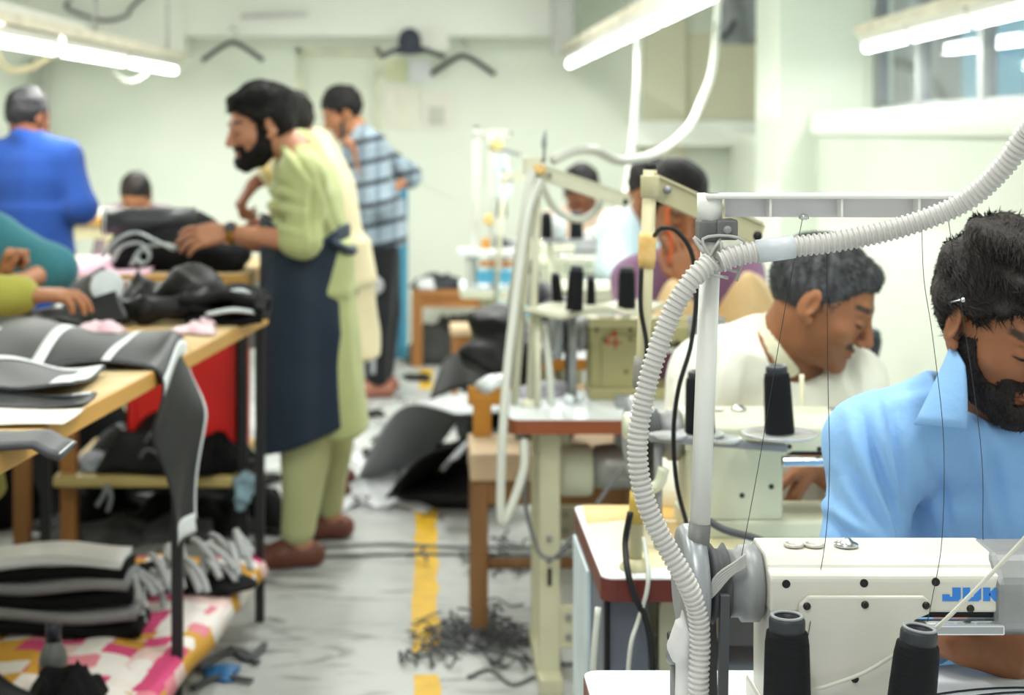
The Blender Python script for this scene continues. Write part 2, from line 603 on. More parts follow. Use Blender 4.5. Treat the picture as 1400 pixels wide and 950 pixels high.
# low beam along the back wall and the beam that runs towards the camera
bx0, bx1 = pt(252, 0, 11.0)[0], pt(762, 0, 11.0)[0]
struct('trim_1', MB().box(bx0, bx1, 10.98, YB, pt(0, 49, 11)[2], CEIL), m_white)
struct('trim_2', MB().box(XL, bx0, 10.95, YB, pt(0, 78, 11)[2], CEIL), m_white)
struct('trim_3', MB().box(pt(752, 0, 11)[0], pt(776, 0, 11)[0], 10.6, 10.98, pt(0, 76, 11)[2], CEIL), mat('grey_paint', '#c6c8c6', rough=.5, var=.05))
# pilaster, cream recess and ledge at the right end of the back wall
x0, x1 = pt(880, 0, YB)[0], pt(936, 0, YB)[0]
struct('trim_4', MB().box(x0, x1, YB - .06, YB, 0, CEIL), m_creamw)
struct('trim_5', MB().box(x1, XR, YB - .012, YB, pt(0, 163, YB)[2], pt(0, 46, YB)[2]), m_creamw)
struct('trim_6', MB().box(pt(870, 0, 11)[0], XR, 11.0, YB, pt(0, 200, 11)[2], pt(0, 165, 11)[2]), m_white, bevel=.01)
# right wall: solid below the sill, glazed above
struct('wall_right', MB().box(XS, XR + .15, -1.5, YB, 0, 1.53).box(XR, XR + .15, 8.7, YB, 1.53, CEIL).box(XR, XR + .15, -1.5, 8.7, 2.75, CEIL).box(XR, XR + .15, -1.5, 2.6, 1.53, CEIL), m_wall)
struct('trim_7', MB().box(XS - .04, XR + .05, -1.5, 8.68, 1.53, 1.655), m_wall, bevel=.01)
struct('wall_pillar', MB().box(1.92, XR, 8.7, 9.3, 0, CEIL), m_wall, bevel=.008)
m_frame = mat('grey_frame', '#8c8f90', rough=.4, metal=.3, var=.08)
m_glass = bpy.data.materials.new('window_glass'); m_glass.use_nodes = True
_b = m_glass.node_tree.nodes['Principled BSDF']
_b.inputs['Transmission Weight'].default_value = 1; _b.inputs['Roughness'].default_value = .02; _b.inputs['IOR'].default_value = 1.45; _b.inputs['Base Color'].default_value = (.94, .98, 1, 1)
win = struct('window_1', MB().box(XR + .04, XR + .09, 2.6, 8.68, 1.655, 1.70).box(XR + .04, XR + .09, 2.6, 8.68, 2.70, 2.75), m_frame)
my = [2.62, 3.8, 5.0, 6.08, 7.0, 7.9, 8.64]
for y in my:
    part('mullion', MB().box(XR + .03, XR + .1, y - .035, y + .035, 1.655, 2.75), m_frame, win)
for a, b in zip(my[:-1], my[1:]):
    part('pane', MB().box(XR + .06, XR + .066, a, b, 1.70, 2.70), m_glass, win)
# what stands outside the windows
tag(part('tarpaulin', MB().sheet(lambda U, V: np.stack([4.3 + .06 * np.sin(U * 31) + .05 * np.sin(V * 9 + U * 7), 5.2 + U * 7.4, .6 + V * 3.4], -1), 60, 14, .01),
     mat('blue_tarp', '#a4e0f8', rough=.6, var=.1, scale=3)), 'pale blue tarpaulin hanging outside the right-hand window', 'tarpaulin')
sh = thing('shed', 'grey shed with pipes and arched bracing outside the window beside the pillar', 'shed', (3.7, 12.8, 0))
part('wall', MB().box(2.9, 6.0, 13.4, 13.6, 0, 4.2), mat('shed_grey', '#8d8b8c', rough=.8, var=.25, scale=3), sh)
part('roof', MB().box(2.8, 6.0, 12.4, 13.6, 4.2, 4.3), mat('shed_pink', '#c9aeb0', rough=.8), sh)
for x in (3.15, 3.5, 3.95):
    part('pipe', MB().cyl((x, 12.9, 0), (x, 12.9, 4.0), .04, seg=10), mat('pale_pipe', '#b9bdbe', rough=.5), sh, smooth=True)
for x in (3.3, 3.75):
    part('brace', MB().tube([(x + .5 * math.cos(a), 12.7, 1.2 + .9 * math.sin(a)) for a in np.linspace(.1, 1.6, 10)], .05, 8), mat('dark_iron', '#3a3536', rough=.6), sh, smooth=True)
wr_ = thing('steel_post', 'grey steel post standing outside the window in front of the blue tarpaulin', 'post', (3.6, 9.3, 0))
part('shaft', MB().box(3.55, 3.72, 9.2, 9.35, 0, 3.6), MATS['shed_grey'], wr_)
part('foot_plate', MB().box(3.45, 3.82, 9.1, 9.45, 0, .02), MATS['dark_iron'], wr_)

# ------------------------------------------------------------------ fluorescent lights
m_tube = mat('tube_glow', '#f6fff8', rough=.3, var=0, emit=7)
m_house = mat('lamp_housing', '#d7d8cf', rough=.45, var=.05)
def tube_light(a, b, label, watts, group=None, drop=.0):
    a = np.array(a, float); b = np.array(b, float)
    L = np.linalg.norm(b - a); d = (b - a) / L
    t = thing('fluorescent_light', label, 'ceiling light', (a + b) / 2, group)
    o0 = V3(0, 0, 1)
    part('housing', MB().bar(a + o0 * .045, b + o0 * .045, .07, .045), m_house, t, bevel=.006)
    part('tube', MB().cyl(a + d * .03, b - d * .03, .024, seg=12), m_tube, t, smooth=True)  # radius widened so the tube takes in its bright glow
    for q in (a, b):
        part('lamp_holder', MB().bar(q - o0 * .025, q + o0 * .03, .03, .045), m_house, t)
    s = 1 if np.dot(d, (0, 1, 0)) else 1
    ld = bpy.data.lights.new('tube_lamp', 'AREA'); ld.shape = 'RECTANGLE'; ld.size = L; ld.size_y = .06; ld.energy = watts
    ld.color = (1, 1, .965); ld.spread = math.pi
    lo = bpy.data.objects.new('tube_lamp', ld); COL.objects.link(lo)
    m = (a + b) / 2 - V3(0, 0, .03)
    x = Vector(d); z = Vector((0, 0, 1)); z = (z - x * z.dot(x)).normalized(); y = z.cross(x)
    lo.matrix_world = Matrix(((x[0], y[0], z[0], m[0]), (x[1], y[1], z[1], m[1]), (x[2], y[2], z[2], m[2]), (0, 0, 0, 1)))
    lo.parent = t; lo.matrix_parent_inverse = Matrix.Translation(t.location).inverted()
    return t
def hang(p, x2=None):
    pass
def light_row(far, near, names, n, watts=None):
    far = np.array(far, float); near = np.array(near, float)
    for i in range(n):
        a = lerp0(far, near, i / n); b = lerp0(far, near, (i + 1) / n)
        a2 = a + (b - a) * .02; b2 = b - (b - a) * .02
        tube_light(a2, b2, names[i], watts or TUBE_W)
def lerp0(a, b, t): return np.array(a) * (1 - t) + np.array(b) * t
light_row(pt(240, 97, 10.3), pt(-60, 46, 6.2), ['far tube light of the left row, ending beside the coat hanger', 'middle tube light of the left row over the royal blue man', 'near tube light of the left row at the frame edge'], 3)
light_row(pt(110, 52, 8.0), pt(-60, 10, 6.2), ['tube light above the left row, beneath the timber batten'], 1)
light_row(pt(778, 88, 10.6), pt(985, -12, 5.4), ['far tube light of the middle row, ending by the grey beam', 'second tube light of the middle row', 'third tube light of the middle row', 'near tube light of the middle row, leaving the top of the frame'], 4, 9.0)
light_row(pt(1183, 66, 8.2), pt(1450, 2, 5.2), ['far tube light of the window row, beside the pillar', 'second tube light of the window row', 'near tube light of the window row at the right frame edge'], 3, 6.0)
# battens that carry the rows
m_bat = mat('batten_wood', '#d3cdb9', rough=.6, var=.15, scale=5)
def batten(a, b, label):
    t = thing('light_batten', label, 'batten', (np.array(a) + np.array(b)) / 2)
    part('rail', MB().bar(a, b, .12, .05), m_bat, t)
    for k in (.08, .5, .92):
        q = lerp0(a, b, k)
        part('hanger_rod', MB().cyl(q, V3(q[0], q[1], CEIL), .008, seg=6), MATS['steel'], t, smooth=True)
up = V3(0, 0, .1)
batten(pt(244, 78, 10.3), pt(-60, 12, 6.2), 'pale timber batten above the left row of tube lights')
batten(pt(782, 66, 10.6), pt(1000, -48, 5.4), 'pale timber batten above the middle row of tube lights')
batten(pt(1183, 42, 8.2), pt(1450, -34, 5.2), 'pale timber batten above the window row of tube lights')
# added unseen tube lights that brighten the hall from outside the view
for x, y, lab in ((-1.3, 3.2, 'added fill tube light above the near cutting table, out of view'), (.2, 3.0, 'added fill tube light above the aisle and second machine, out of view'), (1.1, 2.4, 'added fill tube light above the blue-shirt man, out of view'),
                  (-.1, .8, 'added fill tube light nearest the camera, out of view'), (-.1, 6.2, 'added fill tube light above the middle of the aisle, out of view'), (-.1, 8.6, 'added fill tube light above the far end of the aisle, out of view')):
    tube_light((x, y - .6, CEIL - .12), (x, y + .6, CEIL - .12), lab, CEIL_W * (.6 if y < 4 else 1))

# ------------------------------------------------------------------ things on and near the back wall
m_hang = mat('dark_grey_plastic', '#3f4145', rough=.5)
def hanger(px, py, Y, w, label):
    c = pt(px, py, Y)
    t = thing('coat_hanger', label, 'coat hanger', c)
    part('arms', MB().tube(spline([c + V3(-w / 2, 0, -w * .27), c + V3(-w * .18, 0, -.05 * w), c + V3(0, 0, .01), c + V3(w * .18, 0, -.05 * w), c + V3(w / 2, 0, -w * .27)], 6), .017, 8), m_hang, t, smooth=True)
    part('hook', MB().tube([c + V3(.03 * math.sin(a), 0, .05 + .03 - .03 * math.cos(a)) + V3(0, 0, .0) for a in np.linspace(0, 4.2, 10)], .004, 6), MATS['steel'], t, smooth=True)
    part('peg', MB().cyl(c + V3(0, -.02, .115), c + V3(0, YB - Y - .001 if Y > 11.1 else .3, .115), .008, seg=6), MATS['steel'], t, smooth=True)
hanger(318, 60, 10.93, .42, 'empty dark coat hanger on the beam above the head of the aproned man')
hanger(633, 78, 11.25, .45, 'empty dark coat hanger on the back wall below the beam')
c = pt(560, 72, 10.95)
t = thing('coat_hanger', 'dark coat hanger holding a dark cap on the beam', 'coat hanger', c)
part('arms', MB().tube(spline([c + V3(-.21, 0, -.03), c + V3(-.1, 0, .015), c + V3(0, 0, .05), c + V3(.1, 0, .02), c + V3(.24, 0, -.03)], 6), .018, 8), m_hang, t, smooth=True)
part('hook', MB().tube([c + V3(.03 * math.sin(a), 0, .1 - .03 * math.cos(a)) for a in np.linspace(0, 4.2, 10)], .004, 6), MATS['steel'], t, smooth=True)
V, Q = surf([el(pt(560, 56, 10.86), (.08, .07, .09), k=.02), el(pt(560, 70, 10.82), (.13, .08, .022), k=.02)], .012)
tag(blob('cap', V, Q, mat('charcoal_cloth', '#3c4250', rough=.8), None, org=pt(560, 72, 10.86)), 'charcoal cap hung on the coat hanger by the door', 'cap')
m_paper = mat('paper', '#eeeee2', rough=.8, var=.03)
for i, (a, b, c_, d_, lab) in enumerate(((526, 80, 556, 112, 'yellowish notice pinned under the hanging cap'), (560, 82, 590, 112, 'white notice beside the hanging cap'), (574, 46, 612, 72, 'notice half under the beam right of the cap'),
                            (525, 118, 575, 176, 'large pale notice on the wall above the striped-shirt man'), (578, 122, 622, 176, 'pale notice with a grey picture on the back wall'))):
    p, q = pt(a, b, 11.28), pt(c_, d_, 11.28)
    pm = mat('paper_%d' % i, ['#dfe0bb', '#f0f1f6', '#efefe8', '#e6e4d4', '#e9e6dc'][i], rough=.8, var=.03)
    yy = 10.975 if i == 2 else 11.297
    tag(part('wall_notice', MB().sheet(lambda U, V, p=p, q=q, yy=yy: np.stack([p[0] + (q[0] - p[0]) * U, yy - .004 - .01 * U * (1 - U), q[2] + (p[2] - q[2]) * V], -1), 6, 5, .002), pm), lab, 'notice')
p = pt(597, 158, 11.28)
tag(part('wall_picture', MB().box(p[0] - .05, p[0] + .05, 11.27, 11.276, p[2] - .06, p[2] + .06), mat('print_grey2', '#c5c8bd', rough=.7)), 'small grey picture stuck on the pale notice', 'picture')
# turquoise cloth hanging behind the striped-shirt man
a, b = pt(536, 240, 10.4), pt(557, 490, 10.4)
ct = thing('hanging_cloth', 'long turquoise cloth hanging behind the striped-shirt man', 'cloth', (a[0], 10.4, b[2]))
part('drape', MB().sheet(lambda U, V: np.stack([a[0] + (b[0] - a[0]) * U, 10.4 + .02 * np.sin(U * 14 + V * 2), b[2] + (a[2] - b[2]) * V], -1), 24, 12, .006), cloth('turquoise_cotton', '#4f9cba'), ct, smooth=True)
part('rail', MB().cyl(V3(a[0] - .05, 10.4, a[2] + .01), V3(b[0] + .03, 10.4, a[2] + .01), .008, seg=8), MATS['steel'], ct, smooth=True)
part('rail_bracket', MB().cyl(V3(a[0] - .03, 10.4, a[2] + .01), V3(a[0] - .03, YB, a[2] + .01), .008, seg=8), MATS['steel'], ct, smooth=True)
# pipe, wires, loops at the upper left
m_pvc = mat('white_conduit', '#d2d5cb', rough=.45, var=.03)
tag(part('wall_pipe', MB().cyl(pt(62, 74, 11.2), V3(pt(62, 0, 11.2)[0], 11.2, .0), .03, seg=10), m_pvc, smooth=True), 'white vertical pipe at the left end of the back wall', 'pipe')
tag(part('wire_loop', MB().tube(spline([pt(152, 82, 9.6), pt(158, 100, 9.6), pt(176, 111, 9.6), pt(194, 105, 9.6), pt(203, 92, 9.6)], 8), .011, 8), m_pvc, smooth=True), 'white wire loop hanging below the left tube lights', 'wire')
tag(part('duct_hose', MB().tube(spline([pt(-10, 58, 8.8), pt(8, 92, 8.8), pt(40, 92, 8.8), pt(78, 70, 8.8)], 8), .02, 8), mat('cream_hose', '#e5dcb9', rough=.5), smooth=True), 'cream hose looping below the left row of lights', 'hose')
tag(part('ceiling_cable', MB().tube(spline([pt(95, 0, 10.9), pt(93, 12, 10.9), pt(140, 28, 10.9), pt(172, 22, 10.9), pt(180, 10, 10.9), pt(200, -8, 10.9)], 8), .013, 8), mat('grey_cable', '#6d6f70', rough=.5), smooth=True), 'grey cable looping across the upper left beam', 'cable')
tag(part('cable_duct', MB().bar(pt(330, 22, 10.95), pt(420, 19, 10.95), .03, .03), mat('pale_grey_duct', '#c8c9c6', rough=.5)), 'pale grey cable duct high on the beam', 'cable duct')
# bag and hook beside the pillar
p = pt(1008, 20, 10.2)
t = thing('hanging_bag', 'grey bag with a black curved handle hanging high left of the pillar', 'bag', p)
part('body', MB().sheet(lambda U, V: np.stack([p[0] - .1 + .22 * U, 10.2 + .02 * np.sin(U * 9 + V * 4), p[2] - .19 + .5 * V], -1), 12, 10, .03), mat('grey_bag', '#8f9397', rough=.7, var=.2), t, smooth=True)
part('strap', MB().tube(spline([pt(985, 52, 10.15), pt(996, 44, 10.15), pt(1004, 28, 10.15)], 8), .016, 8), MATS['dark_grey_plastic'], t, smooth=True)
# hanging conduits over the machines
def hose(pts, r, label, m=None, name='conduit_hose', cat='hose'):
    return tag(part(name, MB().tube(spline(pts, 10), r, 10), m or m_pvc, smooth=True), label, cat)
hose([V3(pt(992, 0, 7.0)[0], 7.0, CEIL), pt(990, -110, 7.0), pt(982, 0, 7.0), pt(975, 90, 6.9), pt(958, 140, 6.6), pt(940, 175, 6.2), pt(900, 208, 5.6), pt(850, 220, 5.2), pt(815, 206, 4.9), pt(785, 206, 4.8), pt(756, 219, 4.75)], .0155, 'white conduit hose dropping from the ceiling and curving to the third thread stand')
hose([V3(pt(872, 0, 8.2)[0], 8.2, CEIL), pt(872, 0, 8.2), pt(872, 90, 8.2), pt(868, 150, 8.2), pt(862, 215, 8.1), pt(856, 260, 7.8), pt(838, 300, 7.3), pt(800, 322, 7.05)], .016, 'straight white conduit hose hanging to the fifth machine')
hose([pt(740, 250, 4.72), pt(758, 285, 4.72), pt(790, 300, 4.72), pt(815, 288, 4.74), pt(822, 272, 4.75)], .011, 'white hose sagging under the arm of the third thread stand')

# ------------------------------------------------------------------ cutting tables on the left
m_pine = mat('varnished_pine', '#d3a255', rough=.42, var=.16, scale=7, stretch=(1, .12, 1), bump=.06, bscale=30)
m_blackm = mat('black_steel', '#17181a', rough=.45, var=.2)
m_pinet = mat('worn_plywood', '#d8c9a2', rough=.6, hex2='#cda45c', scale=4)
TZ = .979
tA = thing('cutting_table', 'varnished pine cutting table with black steel legs, nearest on the left', 'table', (-.9, 3.8, 0))
edge = lambda y: -.508 - (5.08 - y) * .115
part('tabletop', MB().prism([(edge(5.08), 5.08), (-1.22, 5.08), (-1.28, 2.2), (edge(2.2), 2.2)], TZ - .012, TZ, 'z'), m_pinet, tA)
part('front_edge', MB().prism([(edge(5.08) + .004, 5.09), (edge(5.08) - .03, 5.09), (edge(2.2) - .03, 2.2), (edge(2.2) + .004, 2.2)], TZ - .043, TZ - .0005, 'z'), m_pine, tA, bevel=.004, label='yellow pine edge rail')
part('back_edge', MB().box(-1.25, -1.215, 2.2, 5.08, TZ - .043, TZ - .012), m_pine, tA)
part('end_edge', MB().box(-1.22, edge(5.08), 5.05, 5.088, TZ - .043, TZ - .012), m_pine, tA)
for lx, ly in ((edge(5.05) - .016, 5.05), (edge(4.08) - .014, 4.08), (-1.17, 4.9), (-1.2, 3.9), (-1.2, 2.5), (edge(2.5) - .02, 2.5)):
    part('leg', MB().box(lx - .014, lx + .014, ly - .014, ly + .014, 0, TZ - .043), m_blackm, tA)
part('lower_shelf', MB().prism([(edge(5.03) - .03, 5.03), (-1.2, 5.03), (-1.23, 2.3), (edge(2.3) - .03, 2.3)], .175, .195, 'z'), m_pinet, tA)

tB = thing('cutting_table', 'second pine table with black legs and a low shelf, under the big black pile', 'table', (-1.4, 6.2, 0))
BZ = 1.035; BX = -.641
part('tabletop', MB().box(-2.45, BX, 5.75, 6.62, BZ - .015, BZ), m_pinet, tB)
part('front_edge', MB().box(-2.45, BX, 5.735, 5.77, BZ - .05, BZ - .0005), m_pine, tB, bevel=.004)
part('end_board', MB().box(BX - .03, BX + .004, 5.745, 6.62, BZ - .05, BZ - .001), m_pine, tB)
part('end_panel', MB().box(BX - .012, BX + .006, 5.86, 6.6, .75, BZ - .05), mat('grey_white_panel', '#b6b8b0', rough=.6, var=.1), tB, label='grey-white end panel')
for lx, ly, mm in ((-.667, 5.8, m_blackm), (-.68, 6.55, m_blackm)):
    part('leg', MB().box(lx - .016, lx + .016, ly - .016, ly + .016, 0, BZ - .05), mm, tB, label='black steel leg')
m_brownw = mat('brown_wood', '#a8713a', rough=.55, var=.2, scale=8, stretch=(1, 1, .15))
for px in (95, 31):
    X = pt(px, 0, 5.9)[0]
    part('leg', MB().box(X - .028, X + .028, 5.87, 5.93, 0, BZ - .05), m_brownw, tB, label='brown wooden leg')
part('low_shelf', MB().box(-1.36, -.7, 5.8, 6.55, .255, .295), mat('pale_pine', '#cdb877', rough=.5, var=.1, scale=6, stretch=(.1, 1, 1)), tB, bevel=.008)

# table by the back wall and the small brown table
def plain_table(label, x0, x1, y0, y1, z, mt, ml, th=.04, lw=.05, apron=.07):
    t = thing('work_table', label, 'table', ((x0 + x1) / 2, (y0 + y1) / 2, 0))
    part('tabletop', MB().box(x0, x1, y0, y1, z - th, z), mt, t, bevel=.004)
    part('apron', MB().box(x0 + .02, x1 - .02, y0 + .02, y0 + .04, z - th - apron, z - th), ml, t)
    for lx in (x0, x1 - lw):
        for ly in (y0, y1 - lw):
            part('leg', MB().box(lx, lx + lw, ly, ly + lw, 0, z - th), ml, t)
    return t
a, b = pt(100, 298, 8.3), pt(160, 298, 8.3)
plain_table('pine table between the royal blue man and the seated man', a[0] - .3, b[0], 8.3, 8.85, a[2], m_pine, mat('cream_leg', '#ddd3a8', rough=.5), lw=.06)
q = pt(124, 287, 8.45)
tag(part('paper_stack', MB().box(q[0] - .08, q[0] + .12, 8.36, 8.6, a[2], a[2] + .035), m_paper, bevel=.004), 'stack of white sheets on the pine table behind the royal blue man', 'paper')
a, b = pt(563, 398, 10.5), pt(650, 398, 10.5)
plain_table('small brown wooden table against the back wall', a[0], b[0] + .1, 10.5, 11.05, a[2], m_brownw, m_brownw, lw=.07)
zt = a[2]
q = pt(598, 392, 10.75)
tag(part('cloth_bundle', crumple(q[0], 10.75, zt, .34, .3, .1, 3), cloth('charcoal_bundle', '#3a3d42'), smooth=True), 'charcoal cloth bundle on the small brown table', 'cloth')
q = pt(582, 392, 10.65)
tag(part('plastic_bag', crumple(q[0], 10.62, zt, .12, .12, .09, 8, nu=16, nv=16), mat('white_plastic', '#dfe2e4', rough=.4), smooth=True), 'small white plastic bag on the small brown table', 'bag')
tag(part('cloth_bundle', crumple(pt(620, 0, 10.6)[0], 10.75, 0, .6, .4, .35, 13), mat('dark_grey_cloth', '#3c3e3b', rough=.85, var=.2), smooth=True), 'dark cloth stuffed under the small brown table', 'cloth')

# ------------------------------------------------------------------ leather and cloth on the tables
m_gl = mat('grey_leather', '#2d2f32', rough=.5, var=.12, scale=9, bump=.12, bscale=140, spec=.45)
m_bl = mat('black_leather', '#0c0d0f', rough=.5, var=.25, scale=10, bump=.2, bscale=120, spec=.3)
m_bc = mat('black_cloth', '#0f1012', rough=.85, var=.25, scale=10, bump=.2, bscale=90, spec=.2)
m_tape = mat('white_tape', '#dfe4e6', rough=.6, var=.04)
m_web = mat('white_webbing', '#cfd8da', rough=.65, var=.08, scale=20)

def draped(name, label, cat, fn, th, m, strips, nu=60, nv=20, group=None):
    t = thing(name, label, cat, fn(np.array([[.3]]), np.array([[.5]]))[0, 0], group)
    part('hide', MB().sheet(fn, nu, nv, th), m, t, smooth=True)
    for (u0, u1, v0, v1) in strips:
        def f2(U, V, fn=fn):
            p = fn(U, V)
            return p + np.array((0, 0, .0)) 
        # a strip laid just above the hide's own surface
        def off(U, V, fn=fn, th=th):
            e = 1e-3
            p = fn(U, V); du = fn(U + e, V) - fn(U - e, V); dv = fn(U, V + e) - fn(U, V - e)
            n = np.cross(du, dv); n /= np.linalg.norm(n, axis=-1)[..., None] + 1e-12
            n *= np.where(n[..., 2:3] < -.0, 1, 1)
            return p + n * (th / 2 + .0012)
        part('white_band', MB().sheet(off, max(4, int(abs(u1 - u0) * 70) + 2), max(4, int(abs(v1 - v0) * 20) + 2), .0014, (u0, u1), (v0, v1)), m_tape, t, smooth=True, label='white marking band')
    return t

def big_hide(U, V):
    """gray hide lying on the table; past u=.68 it turns over the table edge and hangs"""
    x0 = -1.3
    s = U * 1.12                                   # arc length
    ytop = 4.42 - .28 * np.clip(U / .66, 0, 1) ** 2; ybot = 3.72 + .1 * np.clip(U / .66, 0, 1)
    k = stepf(U, .66, .9)
    ytop = ytop - .06 * k; ybot = ybot + .1 * k
    y = ybot + (ytop - ybot) * V
    xe = edge(3.98) + .03
    flat = xe - .06 - x0
    R = .035
    ang = np.clip((s - flat) / R, 0, math.pi / 2)
    dn = np.maximum(s - flat - R * math.pi / 2, 0)
    x = x0 + np.minimum(s, flat) + R * np.sin(ang) + .05 * dn + (V - .42) * .1 * stepf(dn, .0, .16) * (1 - .72 * stepf(dn, .12, .42)) + .012 * np.sin(V * 4 + U * 9) * k
    z = TZ + .012 - R * (1 - np.cos(ang)) - dn + .012 * np.sin(U * 7 + 1) * (1 - k) * V + .012 * np.sin(U * 17 + V * 5) * (1 - k) + .045 * np.sin(math.pi * np.clip(V, 0, 1) * .8) * (1 - k)
    return np.stack([x, y, z], -1)
draped('leather_hide', 'big grey leather hide with white grid bands, one end hanging over the table edge', 'leather', big_hide, .006, m_gl,
       [(.05, .068, .1, .98), (.17, .178, .15, .6), (.315, .345, .0, .98), (.47, .488, .0, .98), (.605, .64, .0, .99), (.64, .97, .955, .995), (.0, .2, .0, .03), (.955, .998, .05, .95)])
def hide2(U, V):
    x = -1.28 + .53 * U; y = 3.42 + .36 * V - .05 * U
    z = TZ + .03 + .014 * np.sin(U * 5) * V + .006 * np.sin(U * 14 + V * 6)
    return np.stack([x, y, z], -1)
draped('leather_hide', 'grey leather panel with a white L-shaped border, in front of the big hide', 'leather', hide2, .005, m_gl, [(.9, .99, .05, .98), (.0, .99, .9, .995)], 24, 12)
def hide3(U, V):
    x = -1.28 + .57 * U; y = 3.24 + .16 * V + .04 * U
    z = TZ + .016 + .012 * np.sin(U * 4 + 1) + .004 * np.sin(U * 14 + V * 6)
    return np.stack([x, y, z], -1)
draped('leather_hide', 'narrow grey leather strip with pale edges, third from the far end', 'leather', hide3, .005, m_gl, [(.02, .98, .9, .99)], 24, 8)
tag(part('paper_sheet', MB().sheet(lambda U, V: np.stack([-1.26 + .56 * U, 3.02 + .2 * V + .05 * U, TZ + .006 + .004 * np.sin(U * 9 + V * 3)], -1), 14, 6, .002), mat('speckled_paper', '#eceae2', rough=.8, scale=30, hex2='#d8cfc2'), smooth=True), 'speckled white paper sheet near the front of the cutting table', 'paper')
def hide4(U, V):
    x = -1.2 + .545 * U; y = 2.8 + .13 * V + .05 * U
    z = TZ + .02 + .012 * np.sin(U * 6) - .03 * stepf(U, .9, 1.0)
    return np.stack([x, y, z], -1)
draped('leather_offcut', 'dark grey leather offcut poking over the table edge at the lower left', 'leather', hide4, .012, mat('dark_grey_leather', '#43464a', rough=.5, bump=.1, bscale=120), [(.975, .998, .05, .95)], 24, 6)
def hide5(U, V):
    x = -1.2 + .3 * U; y = 2.8 + .1 * V
    return np.stack([x, y, TZ + .036 + .012 * np.sin(U * 6)], -1)
draped('leather_offcut', 'smaller black leather offcut lying on the dark grey one', 'leather', hide5, .01, m_bl, [], 12, 6)

# panel held up by the flat hand, with its white oval patch
pz = thing('leather_piece', 'black leather panel with white strips propped up under the flat hand', 'leather', pt(110, 440, 4.78))
def panelf(U, V):
    a, b, c, d = pt(44, 446, 4.66), pt(176, 436, 4.62), pt(142, 364, 4.86), pt(104, 384, 4.86)
    U_ = U[..., None]; V_ = V[..., None]
    p = (a * (1 - U_) + b * U_) * (1 - V_) + (d * (1 - U_) + c * U_) * V_
    p[..., 1] -= .05 * np.sin(U * 3.1) * (1 - V) * .6
    return p
part('hide', MB().sheet(panelf, 20, 14, .006), m_bl, pz, smooth=True)
for u0, u1, v0, v1 in ((.08, .2, .0, .45), (.62, .78, .08, .85)):
    part('white_band', MB().sheet(lambda U, V: panelf(U, V) + V3(0, -.008, .003), 4, 8, .002, (u0, u1), (v0, v1)), m_tape, pz, smooth=True, label='white strip')
oc = pt(146, 392, 4.74)
part('oval_patch', MB().lathe([(.001, .003), (.045, .003), (.05, 0), (.045, -.003), (.001, -.003)], oc, (.25, -1, .2), 20), m_web, pz, smooth=True, label='white oval patch')
v = pz.children[-1]; v.scale = (1, 1, 1.35); v.location = (0, 0, -(oc[2] - ORG[pz.name][2]) * .35)
tag(part('leather_offcut', crumple(pt(85, 0, 4.72)[0], 4.66, TZ, .3, .22, .05, 31, nu=24, nv=18), m_bl, smooth=True), 'crumpled black offcut under the propped panel', 'leather')

# black garment pieces on the far end of the near table
def sdf_heap(name, label, cat, prims, m, amp=.012, freq=22, seed=1, h=.011, org=None, root=None):
    V, Q = surf(prims, h)
    V = smooth_v(V, Q, 1)
    V = folds(V, Q, amp, freq, seed, (1, 1, 1.3))
    if root is not None: return blob(name, V, Q, m, root)
    return tag(blob(name, V, Q, m, None, org=org if org is not None else (V[:, 0].mean(), V[:, 1].mean(), V[:, 2].min())), label, cat)
def P_(px, z, Y): return V3(pt(px, 0, Y)[0], Y, z)
sdf_heap('garment_piece', 'black looped garment piece on the far end of the near table', 'garment',
    [rc(P_(160, TZ + .03, 4.8), P_(200, TZ + .045, 4.7), .032, .04), rc(P_(200, TZ + .045, 4.7), P_(262, TZ + .06, 4.72), .038, .03), rc(P_(262, TZ + .06, 4.72), P_(290, TZ + .1, 4.85), .03, .025),
     rc(P_(160, TZ + .03, 4.8), P_(185, TZ + .075, 4.92), .03, .03), rc(P_(185, TZ + .075, 4.92), P_(190, TZ + .15, 4.98), .028, .008), rc(P_(190, TZ + .1, 4.95), P_(230, TZ + .07, 4.95), .02, .03), rc(P_(230, TZ + .07, 4.95), P_(290, TZ + .1, 4.85), .03, .025)],
    m_bl, .007, 30, 3)
sdf_heap('garment_piece', 'black domed garment piece beside the looped one', 'garment',
    [el(P_(262, TZ + .075, 4.88), (.1, .1, .085), k=.03), el(P_(230, TZ + .05, 4.9), (.09, .09, .055), k=.03)], m_bl, .01, 24, 5)
hp = thing('garment_stack', 'flat stack of black sleeves with white trim at the table corner', 'garment', P_(320, TZ, 4.82))
for i, (px, w, dz) in enumerate(((315, .11, .012), (310, .115, .034), (318, .105, .056), (305, .11, .078))):
    c0 = P_(px, TZ + dz, 4.82)
    part('sleeve', MB().sheet(lambda U, V, c0=c0, w=w, i=i: np.stack([c0[0] - w + 2 * w * U, c0[1] - .16 + .3 * V + .03 * np.sin(U * 3), c0[2] + .008 * np.sin(U * 8 + i) + .01 * np.sin(V * 7 + i * 2)], -1), 18, 12, .02), m_bc, hp, smooth=True)
part('white_trim', MB().tube(spline([P_(282, TZ + .035, 4.68), P_(318, TZ + .05, 4.66), P_(352, TZ + .04, 4.68)], 8), .007, 8), m_web, hp, smooth=True)
part('white_trim', MB().tube(spline([P_(305, TZ + .09, 4.75), P_(330, TZ + .1, 4.72), P_(345, TZ + .08, 4.76)], 8), .007, 8), m_web, hp, smooth=True)
